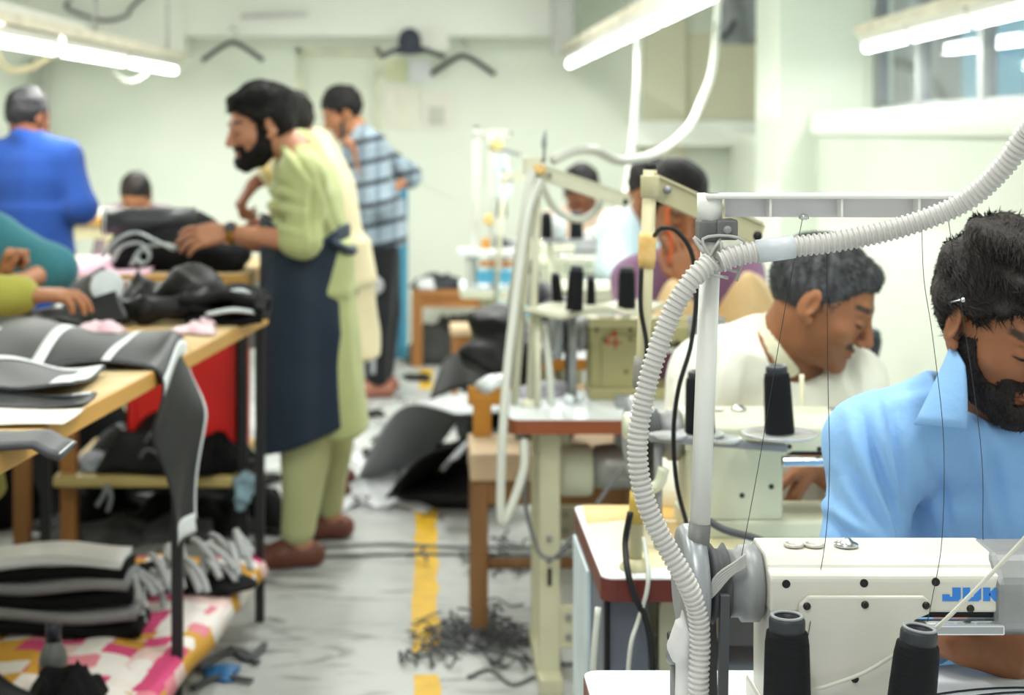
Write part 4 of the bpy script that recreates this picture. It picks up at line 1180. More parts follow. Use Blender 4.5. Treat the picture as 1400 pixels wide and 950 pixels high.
def make_person(label, J, H, hands, skin='mid', h=.008, fine=None, hair='#17130f', hair2=None, hair_t=.014, hair_prims=None, hairline=None,
                beard=False, stubble=0, moustache=False, w=1, d=1, hair_h=.006, strands=None, group=None, base=None, legs=True, hair_amp=.003):
    Vb, Qb = surf(body_prims(J, H, hands, w, d, legs), h, fine=fine)
    q = H.loc(Vb)
    x, y, z = q[:, 0], q[:, 1], q[:, 2]
    c = np.array(lin(SK[skin])[:3])
    tone = np.tile(c, (len(Vb), 1))
    near = (np.abs(q).max(1) < .17)
    def paint(mk, col, a=1.0):
        mk = (np.clip(mk, 0, 1) * near * a)[:, None]
        tone[:] = tone * (1 - mk) + np.array(col) * mk
    lips = stepf(-np.abs(z + .067), -.0125, -.008) * stepf(-np.abs(x), -.026, -.019) * (y > .075)
    paint(lips, c * (.8, .62, .6), .8)
    bz = .021 + .006 * np.cos((np.abs(x) - .03) / .02)
    paint(stepf(-np.abs(z - bz), -.0065, -.003) * stepf(-np.abs(np.abs(x) - .032), -.024, -.017) * (y > .05), (.012, .009, .007), .9)
    paint(stepf(-np.abs(z + .0095 - .002 * np.cos(x * 0)), -.003, -.0012) * stepf(-np.abs(np.abs(x) - .031), -.0165, -.012) * (y > .06), (.01, .008, .007), .95)
    if stubble:
        paint(stepf(-(z), .038, .06) * stepf(y, -.005, .02) * (1 - lips), c * .35, stubble)
    if moustache:
        paint(stepf(-np.abs(z + .053), -.008, -.004) * stepf(-np.abs(x), -.036, -.028) * (y > .07), (.012, .01, .009), .95)
    if base is None:
        base = V3((J['anR'][0] + J['anL'][0]) / 2, (J['anR'][1] + J['anL'][1]) / 2, 0)
    root = blob('person', Vb, Qb, skin_mat(), None, tone, org=base)
    tag(root, label, 'person', group)
    # hair
    hm = mat('hair' + hair, hair, rough=.62, var=.35, scale=60, hex2=hair2, bump=.6, bscale=110, stretch=(1, 1, .35), spec=.25)
    t = hair_t
    L = [H.e((0, -.012 - t * .35, .03), (.073 + t * .85, .094 + t * .75, .086 + t)), H.e((0, .03, .0), (.063 + t * .25, .062 + t * .12, .086 + t * .6), k=.02)]
    if hair_prims: L += [H.e(cc, rr, k=.02) for cc, rr in hair_prims]
    hl = hairline or ([-.1, -.06, -.03, -.008, .012, .03, .045, .07, .1], [-.072, -.066, -.045, .012, -.016, -.012, .03, .058, .066])
    def cut(X, Y, Z):
        lx = [((X - H.c[0]) * H.R[0, i] + (Y - H.c[1]) * H.R[1, i] + (Z - H.c[2]) * H.R[2, i]) / H.k for i in range(3)]
        return (np.interp(lx[1], hl[0], hl[1]) - lx[2] + .004 * np.sin(lx[0] * 160) + .15 * np.maximum(0, np.abs(lx[0]) - .05)) * H.k
    Vh, Qh = surf(L, hair_h, cut=cut)
    Vh = smooth_v(Vh, Qh, 1)
    Nn = vnormals(Vh, Qh)
    ql = H.loc(Vh)
    Vh = Vh + Nn * (hair_amp * fnoise(ql, 130, 4, 9, (1, .5, 1)) + hair_amp * .8 * fnoise(ql, 55, 8))[:, None]
    blob('hair', Vh, Qh, hm, root)
    if strands:
        hair_strands(H, Vh, Qh, Nn, strands, hm, root)
    if beard:
        L = [H.e((0, .03, -.02), (.071, .069, .091)), H.e((0, .034, -.074), (.058, .06, .052), k=.025), H.e((0, .078, -.104), (.032, .028, .026), k=.025)]
        def bcut(X, Y, Z):
            lx, ly, lz = [((X - H.c[0]) * H.R[0, i] + (Y - H.c[1]) * H.R[1, i] + (Z - H.c[2]) * H.R[2, i]) / H.k for i in range(3)]
            top = np.interp(ly, [-.02, 0, .008, .028, .042, .06, .075, .088, .12], [-.2, .0, .03, .022, -.045, -.06, -.066, -.083, -.083])
            f = lz - top
            mo = np.maximum(np.abs(lz + .052) - .0075, np.maximum(np.abs(lx) - .036, .07 - ly))
            sd = np.maximum(np.abs(np.abs(lx) - .033) - .008, np.maximum(np.abs(lz + .065) - .02, .06 - ly))
            return np.minimum(f, np.minimum(mo, sd)) * H.k
        Vh, Qh = surf(L, hair_h * .8, cut=bcut)
        Vh = smooth_v(Vh, Qh, 1)
        Nn = vnormals(Vh, Qh)
        ql = H.loc(Vh)
        Vh = Vh + Nn * (hair_amp * .7 * fnoise(ql, 160, 14, 9))[:, None]
        blob('beard', Vh, Qh, hm, root)
        if strands: hair_strands(H, Vh, Qh, vnormals(Vh, Qh), (strands[0] // 2, strands[1] * .5, strands[2], .25), hm, root, 'beard_locks', True)
    # lowered eyes: the dark of the eye under each lid
    eb = MB()
    for s in (-1, 1):
        e = MB()
        n0 = 10
        e.lathe([(0, -.0022), (.007, -.0014), (.0095, 0), (.007, .0014), (0, .0022)], (0, 0, 0), seg=12)
        v = e.v[0] @ np.diag((1, .75, 1)) + V3(s * .031, .0845, -.0098)
        m = MB(); m.add(H.c + H.k * (v @ H.R.T), e.f)
        part('eye', m, mat('eye_dark', '#1a1310', rough=.15, var=0), root, smooth=True)
    return root

# --- 1: man in the light blue shirt at the nearest machine
J = dict(neck=pt(1388, 588, 2.5), shR=pt(1197, 612, 2.47), shL=pt(1578, 612, 2.5), elR=pt(1162, 830, 2.42), wrR=pt(1308, 876, 2.2),
         elL=pt(1640, 830, 2.42), wrL=pt(1490, 880, 2.25), pel=V3(.93, 2.68, .56))
J.update(hipR=V3(.83, 2.66, .54), hipL=V3(1.03, 2.66, .54), knR=V3(.8, 2.25, .52), knL=V3(1.06, 2.25, .52), anR=V3(.8, 2.3, .08), anL=V3(1.06, 2.3, .08), toeR=V3(0, -1, 0), toeL=V3(0, -1, 0))
H = Head(pt(1372, 436, 2.42), face_dir(22, 26), 1.07)
hR = hand(J['wrR'], (1, -.1, -.1), (.05, .9, -.45), True, 1.02, (22, 30, 20), spread=.25)
hL = hand(J['wrL'], (-.85, -.1, -.2), (0, .3, -1), False, 1.0, (22, 28, 18))
fh = (H.c - .17, H.c + .17, .003)
man_blue = make_person('bearded man in a light blue collared shirt at the nearest sewing machine', J, H, [hR, hL], 'tan', .007,
    [fh, (J['wrR'] - (.02, .06, .07), J['wrR'] + (.2, .06, .07), .0035)], hair='#1b1817', hair2='#322b29', hair_t=.018, beard=True, hair_h=.004,
    hair_prims=[((0, .05, .095), (.06, .045, .03)), ((.01, -.02, .118), (.06, .07, .02))], hair_amp=.0035, strands=(9000, .025, .0011, .05),
    hairline=([-.1, -.06, -.03, -.008, .012, .03, .045, .07, .1], [-.072, -.066, -.045, .02, .012, .01, .03, .05, .056]))
m_lb = cloth('light_blue_cotton', '#8fbdee', var=.04, sheen=.1, bump=.12)
L = [torso(J, .006), rc(pt(1338, 532, 2.47), pt(1205, 596, 2.47), .05, .066, k=.05), rc(pt(1440, 532, 2.48), pt(1570, 596, 2.49), .05, .066, k=.05)] + sleeve(J, 'R', 1.72, .07, .064, .05) + sleeve(J, 'L', 1.72, .07, .064, .05)
L += [rc(lerp(H.p(0, -.03, -.1), J['neck'], .55), J['neck'], .066, .08, k=.04)]
f0 = J['neck'] + V3(-.005, -.075, -.01)
L += [rc(f0 + V3(.02, -.03, .06), f0 + V3(.012, -.03, -.055), .058, .012, k=.008, op='sub')]
L += [el(H.p(0, .01, -.09), (.08, .09, .075), H.R, k=.01, op='sub')]
shirt = garment('shirt', L, m_lb, man_blue, .0055, .0095, 12, 3, sm=2, aniso=(1.2, 1, .6),
    cr=([((1172, 568), (1232, 745), 1.2), ((1208, 545), (1234, 690), 1), ((1128, 694), (1190, 742), -1), ((1160, 640), (1216, 745), .8), ((1205, 541), (1284, 529), .35), ((1350, 610), (1372, 735), .7), ((1120, 640), (1140, 720), .5), ((1262, 600), (1300, 740), .4)], 2.4, .013, .012))
# collar flap, placket and buttons
def flap(a, b, c, d, th, bulge):
    a, b, c, d = [np.array(q, float) for q in (a, b, c, d)]
    def fn(U, V):
        U = U[..., None]; V = V[..., None]
        p = (a * (1 - U) + b * U) * (1 - V) + (d * (1 - U) + c * U) * V
        return p + np.array(bulge) * (4 * U * (1 - U) + 2 * V * (1 - V))
    return MB().sheet(fn, 9, 9, th)
part('collar', flap(pt(1302, 470, 2.43), pt(1250, 580, 2.375), pt(1322, 586, 2.335), pt(1318, 500, 2.36), .004, (0, -.006, .002)), m_lb, man_blue, smooth=True)
part('collar', flap(pt(1470, 470, 2.45), pt(1520, 590, 2.385), pt(1440, 600, 2.335), pt(1455, 510, 2.36), .004, (0, -.006, .002)), m_lb, man_blue, smooth=True)
part('hair_pin', MB().tube([pt(1300, 413, 2.36), pt(1313, 410, 2.345)], .0013, 6).add(*(lambda q: (q.v[0], q.f))(MB().lathe([(0, -.004), (.003, -.0025), (.004, 0), (.003, .0025), (0, .004)], pt(1317, 410, 2.342), seg=10))),
     mat('steel', '#c9ccce', rough=.25, metal=1, var=.05), man_blue, smooth=True, label='silver pin tucked above the ear')

# --- 2: man in the white shirt at the second machine
J = dict(neck=pt(1064, 478, 3.5), shR=pt(962, 512, 3.47), shL=pt(1160, 528, 3.52), elR=pt(928, 668, 3.4), wrR=pt(1010, 700, 3.26),
         elL=pt(1190, 690, 3.42), wrL=pt(1108, 632, 3.36), pel=V3(.80, 3.66, .56))
J.update(hipR=V3(.70, 3.64, .54), hipL=V3(.90, 3.64, .54), knR=V3(.68, 3.26, .52), knL=V3(.92, 3.26, .52), anR=V3(.68, 3.3, .08), anL=V3(.92, 3.3, .08), toeR=V3(0, -1, 0), toeL=V3(0, -1, 0))
H = Head(pt(1124, 408, 3.42), face_dir(68, 27), 1.13)
hL = hand(J['wrL'], (-.45, -.25, -.75), (-.7, .3, .3), False, 1.05, (12, 18, 12))
hR = hand(J['wrR'], (.9, -.2, -.25), (0, .2, -1), True, 1.0)
man_white = make_person('man with cropped greying hair in a white collarless shirt bent over the second machine', J, H, [hL, hR], 'tan', .009,
    [(H.c - .18, H.c + .18, .0035), (J['wrL'] - (.12, .1, .2), J['wrL'] + (.06, .05, .03), .004)], hair='#2a2a2b', hair2='#5b5d60', hair_t=.006, stubble=.35, moustache=True, hair_h=.0045, hair_amp=.0012,
    hair_prims=[((0, .055, .08), (.042, .03, .022))], strands=(5200, .008, .0011, .9))
m_wh = cloth('white_cotton', '#efefe2', var=.03, bump=.1)
L = [torso(J, .008, 1.05), rc(pt(1040, 462, 3.52), pt(965, 505, 3.47), .05, .068, k=.1), rc(pt(1105, 478, 3.54), pt(1158, 524, 3.52), .05, .066, k=.05)] + sleeve(J, 'R', 1.6, .07, .065, .05) + sleeve(J, 'L', 1.35, .07, .065, .055)
L += [rc(lerp(H.c, J['neck'], .75), J['neck'], .06, .085, k=.03), el(H.p(0, .02, -.095), (.076, .085, .08), H.R, k=.01, op='sub')]
L += [rc(pt(1098, 490, 3.37), pt(1096, 560, 3.32), .03, .006, k=.006, op='sub')]
garment('shirt', L, m_wh, man_white, .007, .0095, 12, 7, sm=2,
    cr=([((990, 450), (962, 560), .7), ((1020, 500), (1004, 600), .6), ((935, 520), (952, 605), .8), ((1150, 490), (1172, 545), .7), ((1060, 520), (1070, 600), .4)], 3.4, .014, .015))
bp = [pt(1024, 402, 3.5), pt(1034, 446, 3.435), pt(1058, 486, 3.385), pt(1094, 512, 3.352)]
nb = nrm(V3(.78, -.3, .55)); p0 = pt(1064, 462, 3.46)
def bcut2(X, Y, Z):
    s = (X - p0[0]) * nb[0] + (Y - p0[1]) * nb[1] + (Z - p0[2]) * nb[2]
    return np.maximum(s - .004, -.03 - s)
garment('collar_band', [rc(lerp(H.c, J['neck'], .6), J['neck'], .072, .08, k=.02)], cloth('cream_band', '#f0edd0', var=.02), man_white, .006, 0, cut=bcut2, label='cream neckband')
part('placket', MB().tube(spline([pt(1096, 512, 3.335), pt(1096, 550, 3.325), pt(1095, 590, 3.33)], 6), .012, 8, flat=.4), cloth('cream_band', '#f0edd0'), man_white, smooth=True, label='cream button placket')

# --- 3: man in the green kurta and navy apron
J = dict(neck=pt(408, 205, 5.78), shL=pt(412, 240, 5.6), shR=pt(412, 236, 5.96), elL=pt(416, 330, 5.54), wrL=pt(313, 318, 5.6), elR=pt(400, 335, 6.02), wrR=pt(318, 332, 5.95), pel=pt(430, 385, 5.78))
J.update(hipL=J['pel'] + V3(0, -.09, -.03), hipR=J['pel'] + V3(0, .09, -.03), knL=V3(-.43, 5.7, .5), knR=V3(-.36, 5.98, .5), anL=V3(-.455, 5.69, .085), anR=V3(-.37, 6.08, .085), toeL=V3(-1, -.25, 0), toeR=V3(-1, -.1, 0))
H = Head(pt(356, 170, 5.74), face_dir(-68, 14), 1.17)
hL = hand(J['wrL'], (-1, .0, -.12), (-.1, .72, -.7), False, 1.15, (10, 20, 14), spread=.2)
hR = hand(J['wrR'], (-1, -.1, -.2), (-.1, -.1, -.9), True, 1.1, (18, 30, 20))
man_green = make_person('bearded man in a pale green kurta and long navy apron', J, H, [hL, hR], 'fair', .009,
    [(J['wrL'] - (.24, .07, .09), J['wrL'] + (.04, .07, .06), .0045), (H.c - .17, H.c + .17, .005)], hair='#12100f', hair_t=.016, beard=True, hair_h=.006,
    hair_prims=[((0, .055, .086), (.045, .03, .024))], strands=(2500, .022, .0022, .15))
m_gr = cloth('pale_green_cotton', '#b9c189', var=.05, bump=.15)
xd = V3(.3, -1, 0)
L = [torso(J, .012)] + sleeve(J, 'R', 1.25, .075, .07, .06) + sleeve(J, 'L', 1.16, .076, .062, .058)
L += [loft(J['pel'] + V3(0, 0, .14), V3(-.352, 5.8, .47), xd, [(0, .165, .12), (.35, .17, .125, 0, 0), (1, .185, .145)], k=.05), rc(H.p(0, -.03, -.09), J['neck'], .06, .07, k=.02)]
L += [el(H.p(0, .015, -.1), (.075, .08, .06), H.R, k=.01, op='sub')]
garment('kurta', L, m_gr, man_green, .0085, .011, 12, 11, sm=1,
    cr=([((352, 270), (412, 284), 1), ((350, 296), (408, 312), 1), ((356, 245), (400, 262), .8), ((388, 192), (426, 250), .8), ((426, 250), (424, 335), 1), ((432, 235), (458, 315), .8), ((445, 290), (470, 330), .6), ((480, 380), (486, 520), .6)], 5.7, .016, .016))
L = []
for s in 'LR':
    L += [rc(J['hip' + s], J['kn' + s], .1, .095, k=.03), rc(J['kn' + s], J['an' + s] + V3(0, 0, .05), .095, .066, k=.03)]
garment('trousers', L, cloth('pale_green_trouser', '#b9bd8c', var=.06), man_green, .01, .009, 13, 17, cut=lambda X, Y, Z: np.maximum(.075 - Z, Z - .58) + 0 * X + 0 * Y)
def acut(X, Y, Z):
    e = np.interp(Z, [.3, .55, .9, 1.1, 1.25], [-.19, -.215, -.265, -.285, -.295])
    tp = Z - np.interp(X, [-.62, -.5, -.4, -.3], [1.27, 1.2, 1.15, 1.22])
    bt = np.interp(X, [-.62, -.25], [.38, .52]) - Z
    return np.maximum(np.maximum(X - e - (Y - 5.7) * .35, tp), bt)
L = [loft(V3(-.44, 5.78, 1.28), V3(-.43, 5.78, .36), xd, [(0, .2, .165), (.2, .2, .165), (.4, .205, .168), (.6, .212, .172), (1, .235, .19)], k=.03)]
m_na = mat('navy_apron', '#202e40', rough=.5, var=.12, scale=5, bump=.15, bscale=40, spec=.35)
garment('apron', L, m_na, man_green, .0085, .005, 9, 5, cut=acut, aniso=(1, 1, .35), label='long navy apron')
part('apron_tie', MB().tube(spline([V3(-.33, 5.6, 1.16), V3(-.28, 5.66, 1.13), V3(-.26, 5.78, 1.12), V3(-.29, 5.9, 1.13)], 8), .012, 6, flat=1.4), m_na, man_green, smooth=True)
def shoe(a, d, m, root, name='shoe', s=1.0):
    d = nrm(V3(d[0], d[1], 0)); c = V3(a[0], a[1], 0)
    L = [rc(c - d * .05 + V3(0, 0, .042), c + d * .06 + V3(0, 0, .045), .045 * s, .045 * s, k=.03), rc(c + d * .06 + V3(0, 0, .04), c + d * .15 + V3(0, 0, .032), .046 * s, .034 * s, k=.03)]
    V, Q = surf(L, .008, cut=lambda X, Y, Z: .004 - Z + 0 * X + 0 * Y)
    return blob(name, V, Q, m, root)
for s in 'LR':
    shoe(J['an' + s], J['toe' + s], mat('brown_leather', '#6a3a2c', rough=.5), man_green, s=1.05)
wd = nrm(J['wrL'] - J['elL']); wc = J['wrL'] - wd * .012
wt = part('wristwatch', MB().lathe([(.036, -.011), (.039, -.008), (.039, .008), (.036, .011)], wc, wd, 18), mat('gold', '#b98f3a', rough=.3, metal=1, var=.1), man_green, smooth=True, label='gold wristwatch')
wn = nrm(V3(-.1, -.8, .6) - wd * np.dot(V3(-.1, -.8, .6), wd))
part('watch_face', MB().lathe([(.02, 0), (.021, .006), (.017, .009)], wc + wn * .036, wn, 16), mat('watch_dark', '#3a3c46', rough=.2), wt, smooth=True, label='dark watch dial')

# --- 4: man in the cream kurta behind him
J = dict(neck=pt(432, 198, 6.75), shL=pt(432, 232, 6.58), shR=pt(440, 232, 6.92), elL=pt(392, 222, 6.42), wrL=pt(346, 252, 6.4), elR=pt(420, 300, 7.0), wrR=pt(370, 300, 6.95), pel=pt(466, 375, 6.75))
J.update(hipL=J['pel'] + V3(0, -.09, -.03), hipR=J['pel'] + V3(0, .09, -.03), knL=V3(-.41, 6.66, .5), knR=V3(-.39, 6.9, .5), anL=V3(-.41, 6.7, .085), anR=V3(-.4, 6.95, .085), toeL=V3(-1, 0, 0), toeR=V3(-1, 0, 0))
H = Head(pt(388, 170, 6.75), face_dir(-78, 18), 1.15)
hL = hand(J['wrL'], (-.5, -.05, -.75), (.6, .2, -.5), False, 1.15, (45, 50, 30))
hR = hand(J['wrR'], (-1, -.1, -.2), (0, 0, -1), True, 1.1, (18, 30, 20))
man_cream = make_person('man in a long cream kurta standing behind the aproned man with one hand raised', J, H, [hL, hR], 'dark', .011, [(J['wrL'] - .15, J['wrL'] + .1, .006)], hair='#14110f', hair_t=.016, hair_h=.008)
m_cr = cloth('cream_cotton', '#d3c8a4', var=.05)
L = [torso(J, .014)] + sleeve(J, 'R', 1.8, .075, .065, .055) + sleeve(J, 'L', 1.55, .075, .06, .05)
L += [loft(J['pel'] + V3(0, 0, .14), V3(-.345, 6.76, .6), V3(0, -1, 0), [(0, .17, .125), (.5, .19, .14), (1, .21, .15)], k=.06), rc(H.p(0, -.03, -.09), J['neck'], .06, .07, k=.02)]
L += [el(H.p(0, .015, -.1), (.075, .08, .06), H.R, k=.01, op='sub')]
garment('kurta', L, m_cr, man_cream, .012, .008, 13, 21)
cfc = lerp(J['elL'], J['wrL'], .5)
part('cuff', MB().lathe([(.05, -.018), (.053, 0), (.05, .018)], cfc, J['wrL'] - J['elL'], 14), cloth('yellow_cuff', '#d9c27a'), man_cream, smooth=True, label='yellow cuff')
L = []
for s in 'LR': L += [rc(J['hip' + s], J['kn' + s], .1, .085, k=.03), rc(J['kn' + s], J['an' + s] + V3(0, 0, .05), .085, .06, k=.03)]
garment('trousers', L, cloth('black_cotton', '#1d1f22'), man_cream, .012, .008, 13, 23)
for s in 'LR': shoe(J['an' + s], J['toe' + s], mat('brown_leather', '#6a3a2c'), man_cream)

# --- 5: young man in the striped shirt
J = dict(neck=pt(488, 178, 9.4), shL=pt(507, 200, 9.22), shR=pt(509, 200, 9.58), elL=pt(516, 278, 9.16), wrL=pt(489, 216, 9.2), elR=pt(560, 240, 9.74), wrR=pt(536, 262, 9.6), pel=pt(522, 318, 9.42))
J.update(hipL=J['pel'] + V3(0, -.09, -.03), hipR=J['pel'] + V3(0, .09, -.03), knL=V3(-.29, 9.32, .5), knR=V3(-.25, 9.5, .5), anL=V3(-.285, 9.3, .085), anR=V3(-.26, 9.52, .085), toeL=V3(-1, -.2, 0), toeR=V3(-1, 0, 0))
H = Head(pt(467, 153, 9.38), face_dir(-76, 30), 1.16)
hL = hand(J['wrL'], (-.35, -.05, .85), (-.85, .1, -.3), False, 1.1, (25, 35, 25))
hR = hand(J['wrR'], (-.9, -.2, -.3), (0, -.2, -1), True, 1.1, (25, 35, 25))
man_stripe = make_person('young man in a grey shirt with dark stripes standing near the back wall', J, H, [hL, hR], 'mid', .012, [(J['wrL'] - .1, J['wrL'] + .17, .007)], hair='#121010', hair_t=.02, hair_h=.009)
def stripe_mat():
    m = cloth('striped_cotton', '#93a3b0', var=.05)
    nt = m.node_tree; b = nt.nodes['Principled BSDF']
    tc = nt.nodes.new('ShaderNodeTexCoord'); sp = nt.nodes.new('ShaderNodeSeparateXYZ')
    nt.links.new(tc.outputs['Object'], sp.inputs[0])
    def band(sock, period, wid, off=0):
        a = nt.nodes.new('ShaderNodeMath'); a.operation = 'MULTIPLY_ADD'; a.inputs[1].default_value = 1 / period; a.inputs[2].default_value = off
        nt.links.new(sock, a.inputs[0])
        f = nt.nodes.new('ShaderNodeMath'); f.operation = 'FRACT'; nt.links.new(a.outputs[0], f.inputs[0])
        g = nt.nodes.new('ShaderNodeMath'); g.operation = 'LESS_THAN'; g.inputs[1].default_value = wid; nt.links.new(f.outputs[0], g.inputs[0])
        return g.outputs[0]
    # the dark bands rise towards the back, like a shirt pulled by the raised arm
    t = nt.nodes.new('ShaderNodeMath'); t.operation = 'MULTIPLY_ADD'; t.inputs[1].default_value = -.22
    nt.links.new(sp.outputs['X'], t.inputs[0]); nt.links.new(sp.outputs['Z'], t.inputs[2])
    h = band(t.outputs[0], .125, .24); v = band(sp.outputs['X'], .09, .3, .2)
    prev = [l.from_socket for l in nt.links if l.to_socket == b.inputs['Base Color']][0]
    m1 = nt.nodes.new('ShaderNodeMix'); m1.data_type = 'RGBA'; m1.inputs[7].default_value = lin('#73838f')
    nt.links.new(v, m1.inputs[0]); nt.links.new(prev, m1.inputs[6])
    m2 = nt.nodes.new('ShaderNodeMix'); m2.data_type = 'RGBA'; m2.inputs[7].default_value = lin('#353b42')
    nt.links.new(h, m2.inputs[0]); nt.links.new(m1.outputs[2], m2.inputs[6])
    nt.links.new(m2.outputs[2], b.inputs['Base Color'])
    return m
L = [torso(J, .016, 1.0, 1.05)] + sleeve(J, 'R', 1.1, .078, .07, .065) + sleeve(J, 'L', 1.15, .085, .08, .07)
L += [loft(J['pel'] + V3(0, 0, .2), J['pel'] + V3(.005, 0, -.07), V3(0, -1, 0), [(0, .175, .13), (1, .19, .14)], k=.06), el(H.p(0, .015, -.1), (.075, .08, .06), H.R, k=.01, op='sub')]
garment('shirt', L, stripe_mat(), man_stripe, .013, .008, 14, 31)
L = []
for s in 'LR': L += [rc(J['hip' + s], J['kn' + s], .105, .09, k=.03), rc(J['kn' + s], J['an' + s] + V3(0, 0, .04), .09, .07, k=.03)]
garment('trousers', L, cloth('black_cotton', '#1d1f22'), man_stripe, .013, .007, 13, 33)
part('trouser_print', MB().lathe([(.052, 0), (.055, .003), (.03, .004), (.028, .002), (.02, .002), (.018, .004), (.001, .005)], V3(-.3, 9.215, .66), (0, -1, 0), 18), mat('print_grey', '#a9abab'), man_stripe, smooth=True, label='pale round print on the trouser leg')
part('trouser_stripe', MB().bar(V3(-.31, 9.225, .15), V3(-.305, 9.23, .36), .028, .006), mat('stripe_grey', '#9a9ea2'), man_stripe, label='pale side stripe')
for s in 'LR': shoe(J['an' + s], J['toe' + s], mat('pink_brown_sandal', '#9a6350'), man_stripe, 'sandal', s=1.1)
ph = pt(468, 178, 9.16)
tag(part('phone', MB().box(ph[0] - .012, ph[0] + .012, ph[1] - .04, ph[1] + .04, ph[2] - .05, ph[2] + .05), mat('black_plastic', '#141518', rough=.35), bevel=.005), 'black phone held to the chin of the striped-shirt man', 'phone')

# --- 6: man in royal blue seen from behind
J = dict(neck=pt(40, 192, 7.55), shR=pt(92, 214, 7.55), shL=pt(-18, 216, 7.55), elR=pt(112, 284, 7.5), wrR=pt(98, 300, 7.75), elL=pt(-38, 284, 7.5), wrL=pt(-20, 305, 7.75), pel=pt(44, 345, 7.55))
J.update(hipR=J['pel'] + V3(.09, 0, -.03), hipL=J['pel'] + V3(-.09, 0, -.03), knR=J['pel'] * (1, 1, 0) + V3(.1, -.03, .5), knL=J['pel'] * (1, 1, 0) + V3(-.1, -.03, .5), anR=J['pel'] * (1, 1, 0) + V3(.1, .02, .085), anL=J['pel'] * (1, 1, 0) + V3(-.1, .02, .085), toeR=V3(.1, 1, 0), toeL=V3(-.1, 1, 0))
H = Head(pt(38, 160, 7.57), face_dir(152, 12), 1.15)
man_royal = make_person('man in a royal blue kurta with his back turned at the far left', J, H, [hand(J['wrR'], (-.6, .4, -.3), (0, 0, -1), True, 1.1), hand(J['wrL'], (.6, .4, -.3), (0, 0, -1), False, 1.1)], 'dark', .011, hair='#1b1a1c', hair2='#252528', hair_t=.01, hair_h=.008)
m_rb = cloth('royal_blue_cotton', '#1e4186', var=.06)
L = [torso(J, .016, 1.1)] + sleeve(J, 'R', 1.05, .08, .075, .065) + sleeve(J, 'L', 1.05, .08, .075, .065)
L += [loft(J['pel'] + V3(0, 0, .2), J['pel'] + V3(0, 0, -.45), V3(1, 0, 0), [(0, .18, .13), (.4, .2, .15), (1, .225, .17)], k=.06), rc(H.p(0, -.03, -.08), J['neck'], .06, .075, k=.03)]
garment('kurta', L, m_rb, man_royal, .012, .012, 10, 41, aniso=(1, 1, .4))
L = []
for s in 'LR': L += [rc(J['hip' + s], J['kn' + s], .11, .09, k=.03), rc(J['kn' + s], J['an' + s] + V3(0, 0, .05), .09, .065, k=.03)]
garment('trousers', L, m_rb, man_royal, .014, .007, 13, 43)

# --- 7: man sitting by the back wall, head down
J = dict(neck=pt(187, 284, 9.35), shR=pt(150, 297, 9.35), shL=pt(226, 297, 9.35), elR=pt(138, 362, 9.2), wrR=pt(172, 372, 9.0), elL=pt(238, 362, 9.2), wrL=pt(204, 372, 9.0), pel=pt(187, 420, 9.5))
J.update(hipR=J['pel'] + V3(-.09, 0, 0), hipL=J['pel'] + V3(.09, 0, 0), knR=J['pel'] + V3(-.12, -.42, 0), knL=J['pel'] + V3(.12, -.42, 0), anR=J['pel'] * (1, 1, 0) + V3(-.12, -.42, .085), anL=J['pel'] * (1, 1, 0) + V3(.12, -.42, .085), toeR=V3(0, -1, 0), toeL=V3(0, -1, 0))
H = Head(pt(186, 268, 9.25), face_dir(3, 38), 1.1)
man_far = make_person('man seated by the back wall, head down, only hair and forehead above the pile', J, H, [hand(J['wrR'], (.6, -.3, -.2), (0, 0, -1), True), hand(J['wrL'], (-.6, -.3, -.2), (0, 0, -1), False)], 'mid', .012, hair='#1f1b19', hair_t=.012, hair_h=.009)
L = [torso(J, .014)] + sleeve(J, 'R', 1.7) + sleeve(J, 'L', 1.7)
garment('shirt', L, cloth('plum_grey_cotton', '#75676c'), man_far, .013, .006, 14, 51)
L = []
for s in 'LR': L += [rc(J['hip' + s], J['kn' + s], .1, .08, k=.03), rc(J['kn' + s], J['an' + s] + V3(0, 0, .05), .08, .06, k=.03)]
garment('trousers', L, cloth('black_cotton', '#1d1f22'), man_far, .014, .006, 13, 53)
t = thing('stool', 'wooden stool under the man seated by the back wall', 'stool', (J['pel'][0], 9.52, 0))
zs = J['pel'][2] - .11
part('seat', MB().box(J['pel'][0] - .18, J['pel'][0] + .18, 9.36, 9.7, zs - .03, zs), mat('pale_wood', '#b98d58', rough=.55, var=.2, scale=9, stretch=(1, .2, 1)), t, bevel=.004)
for sx in (-.15, .15):
    for yy in (9.39, 9.67):
        part('leg', MB().box(J['pel'][0] + sx - .02, J['pel'][0] + sx + .02, yy - .02, yy + .02, 0, zs - .03), MATS['pale_wood'], t)

# --- 8: teal sleeve reaching in from the left
J = dict(neck=pt(-62, 285, 5.5), shR=pt(-10, 326, 5.36), shL=pt(-40, 318, 5.58), elR=pt(72, 368, 5.3), wrR=pt(34, 384, 5.14), elL=pt(0, 372, 5.6), wrL=pt(40, 378, 5.45), pel=pt(-190, 395, 5.42))
J.update(hipR=J['pel'] + V3(0, -.09, -.03), hipL=J['pel'] + V3(0, .09, -.03), knR=V3(-1.98, 5.31, .5), knL=V3(-1.98, 5.53, .5), anR=V3(-2.02, 5.31, .085), anL=V3(-2.02, 5.53, .085), toeR=V3(1, 0, 0), toeL=V3(1, 0, 0))
H = Head(pt(-62, 228, 5.5), face_dir(80, 35), 1.12)
man_teal = make_person('man in a teal kurta leaning in from the left edge, teal sleeve across the table', J, H, [hand(J['wrR'], (-.75, -.3, .12), (0, .1, -1), True, 1.05), hand(J['wrL'], (.8, -.3, -.2), (0, 0, -1), False, 1.05)], 'fair', .012, [(J['wrR'] - .16, J['wrR'] + .1, .006)], hair_t=.014, hair_h=.009)
m_te = cloth('teal_cotton', '#3f7f8c', var=.05)
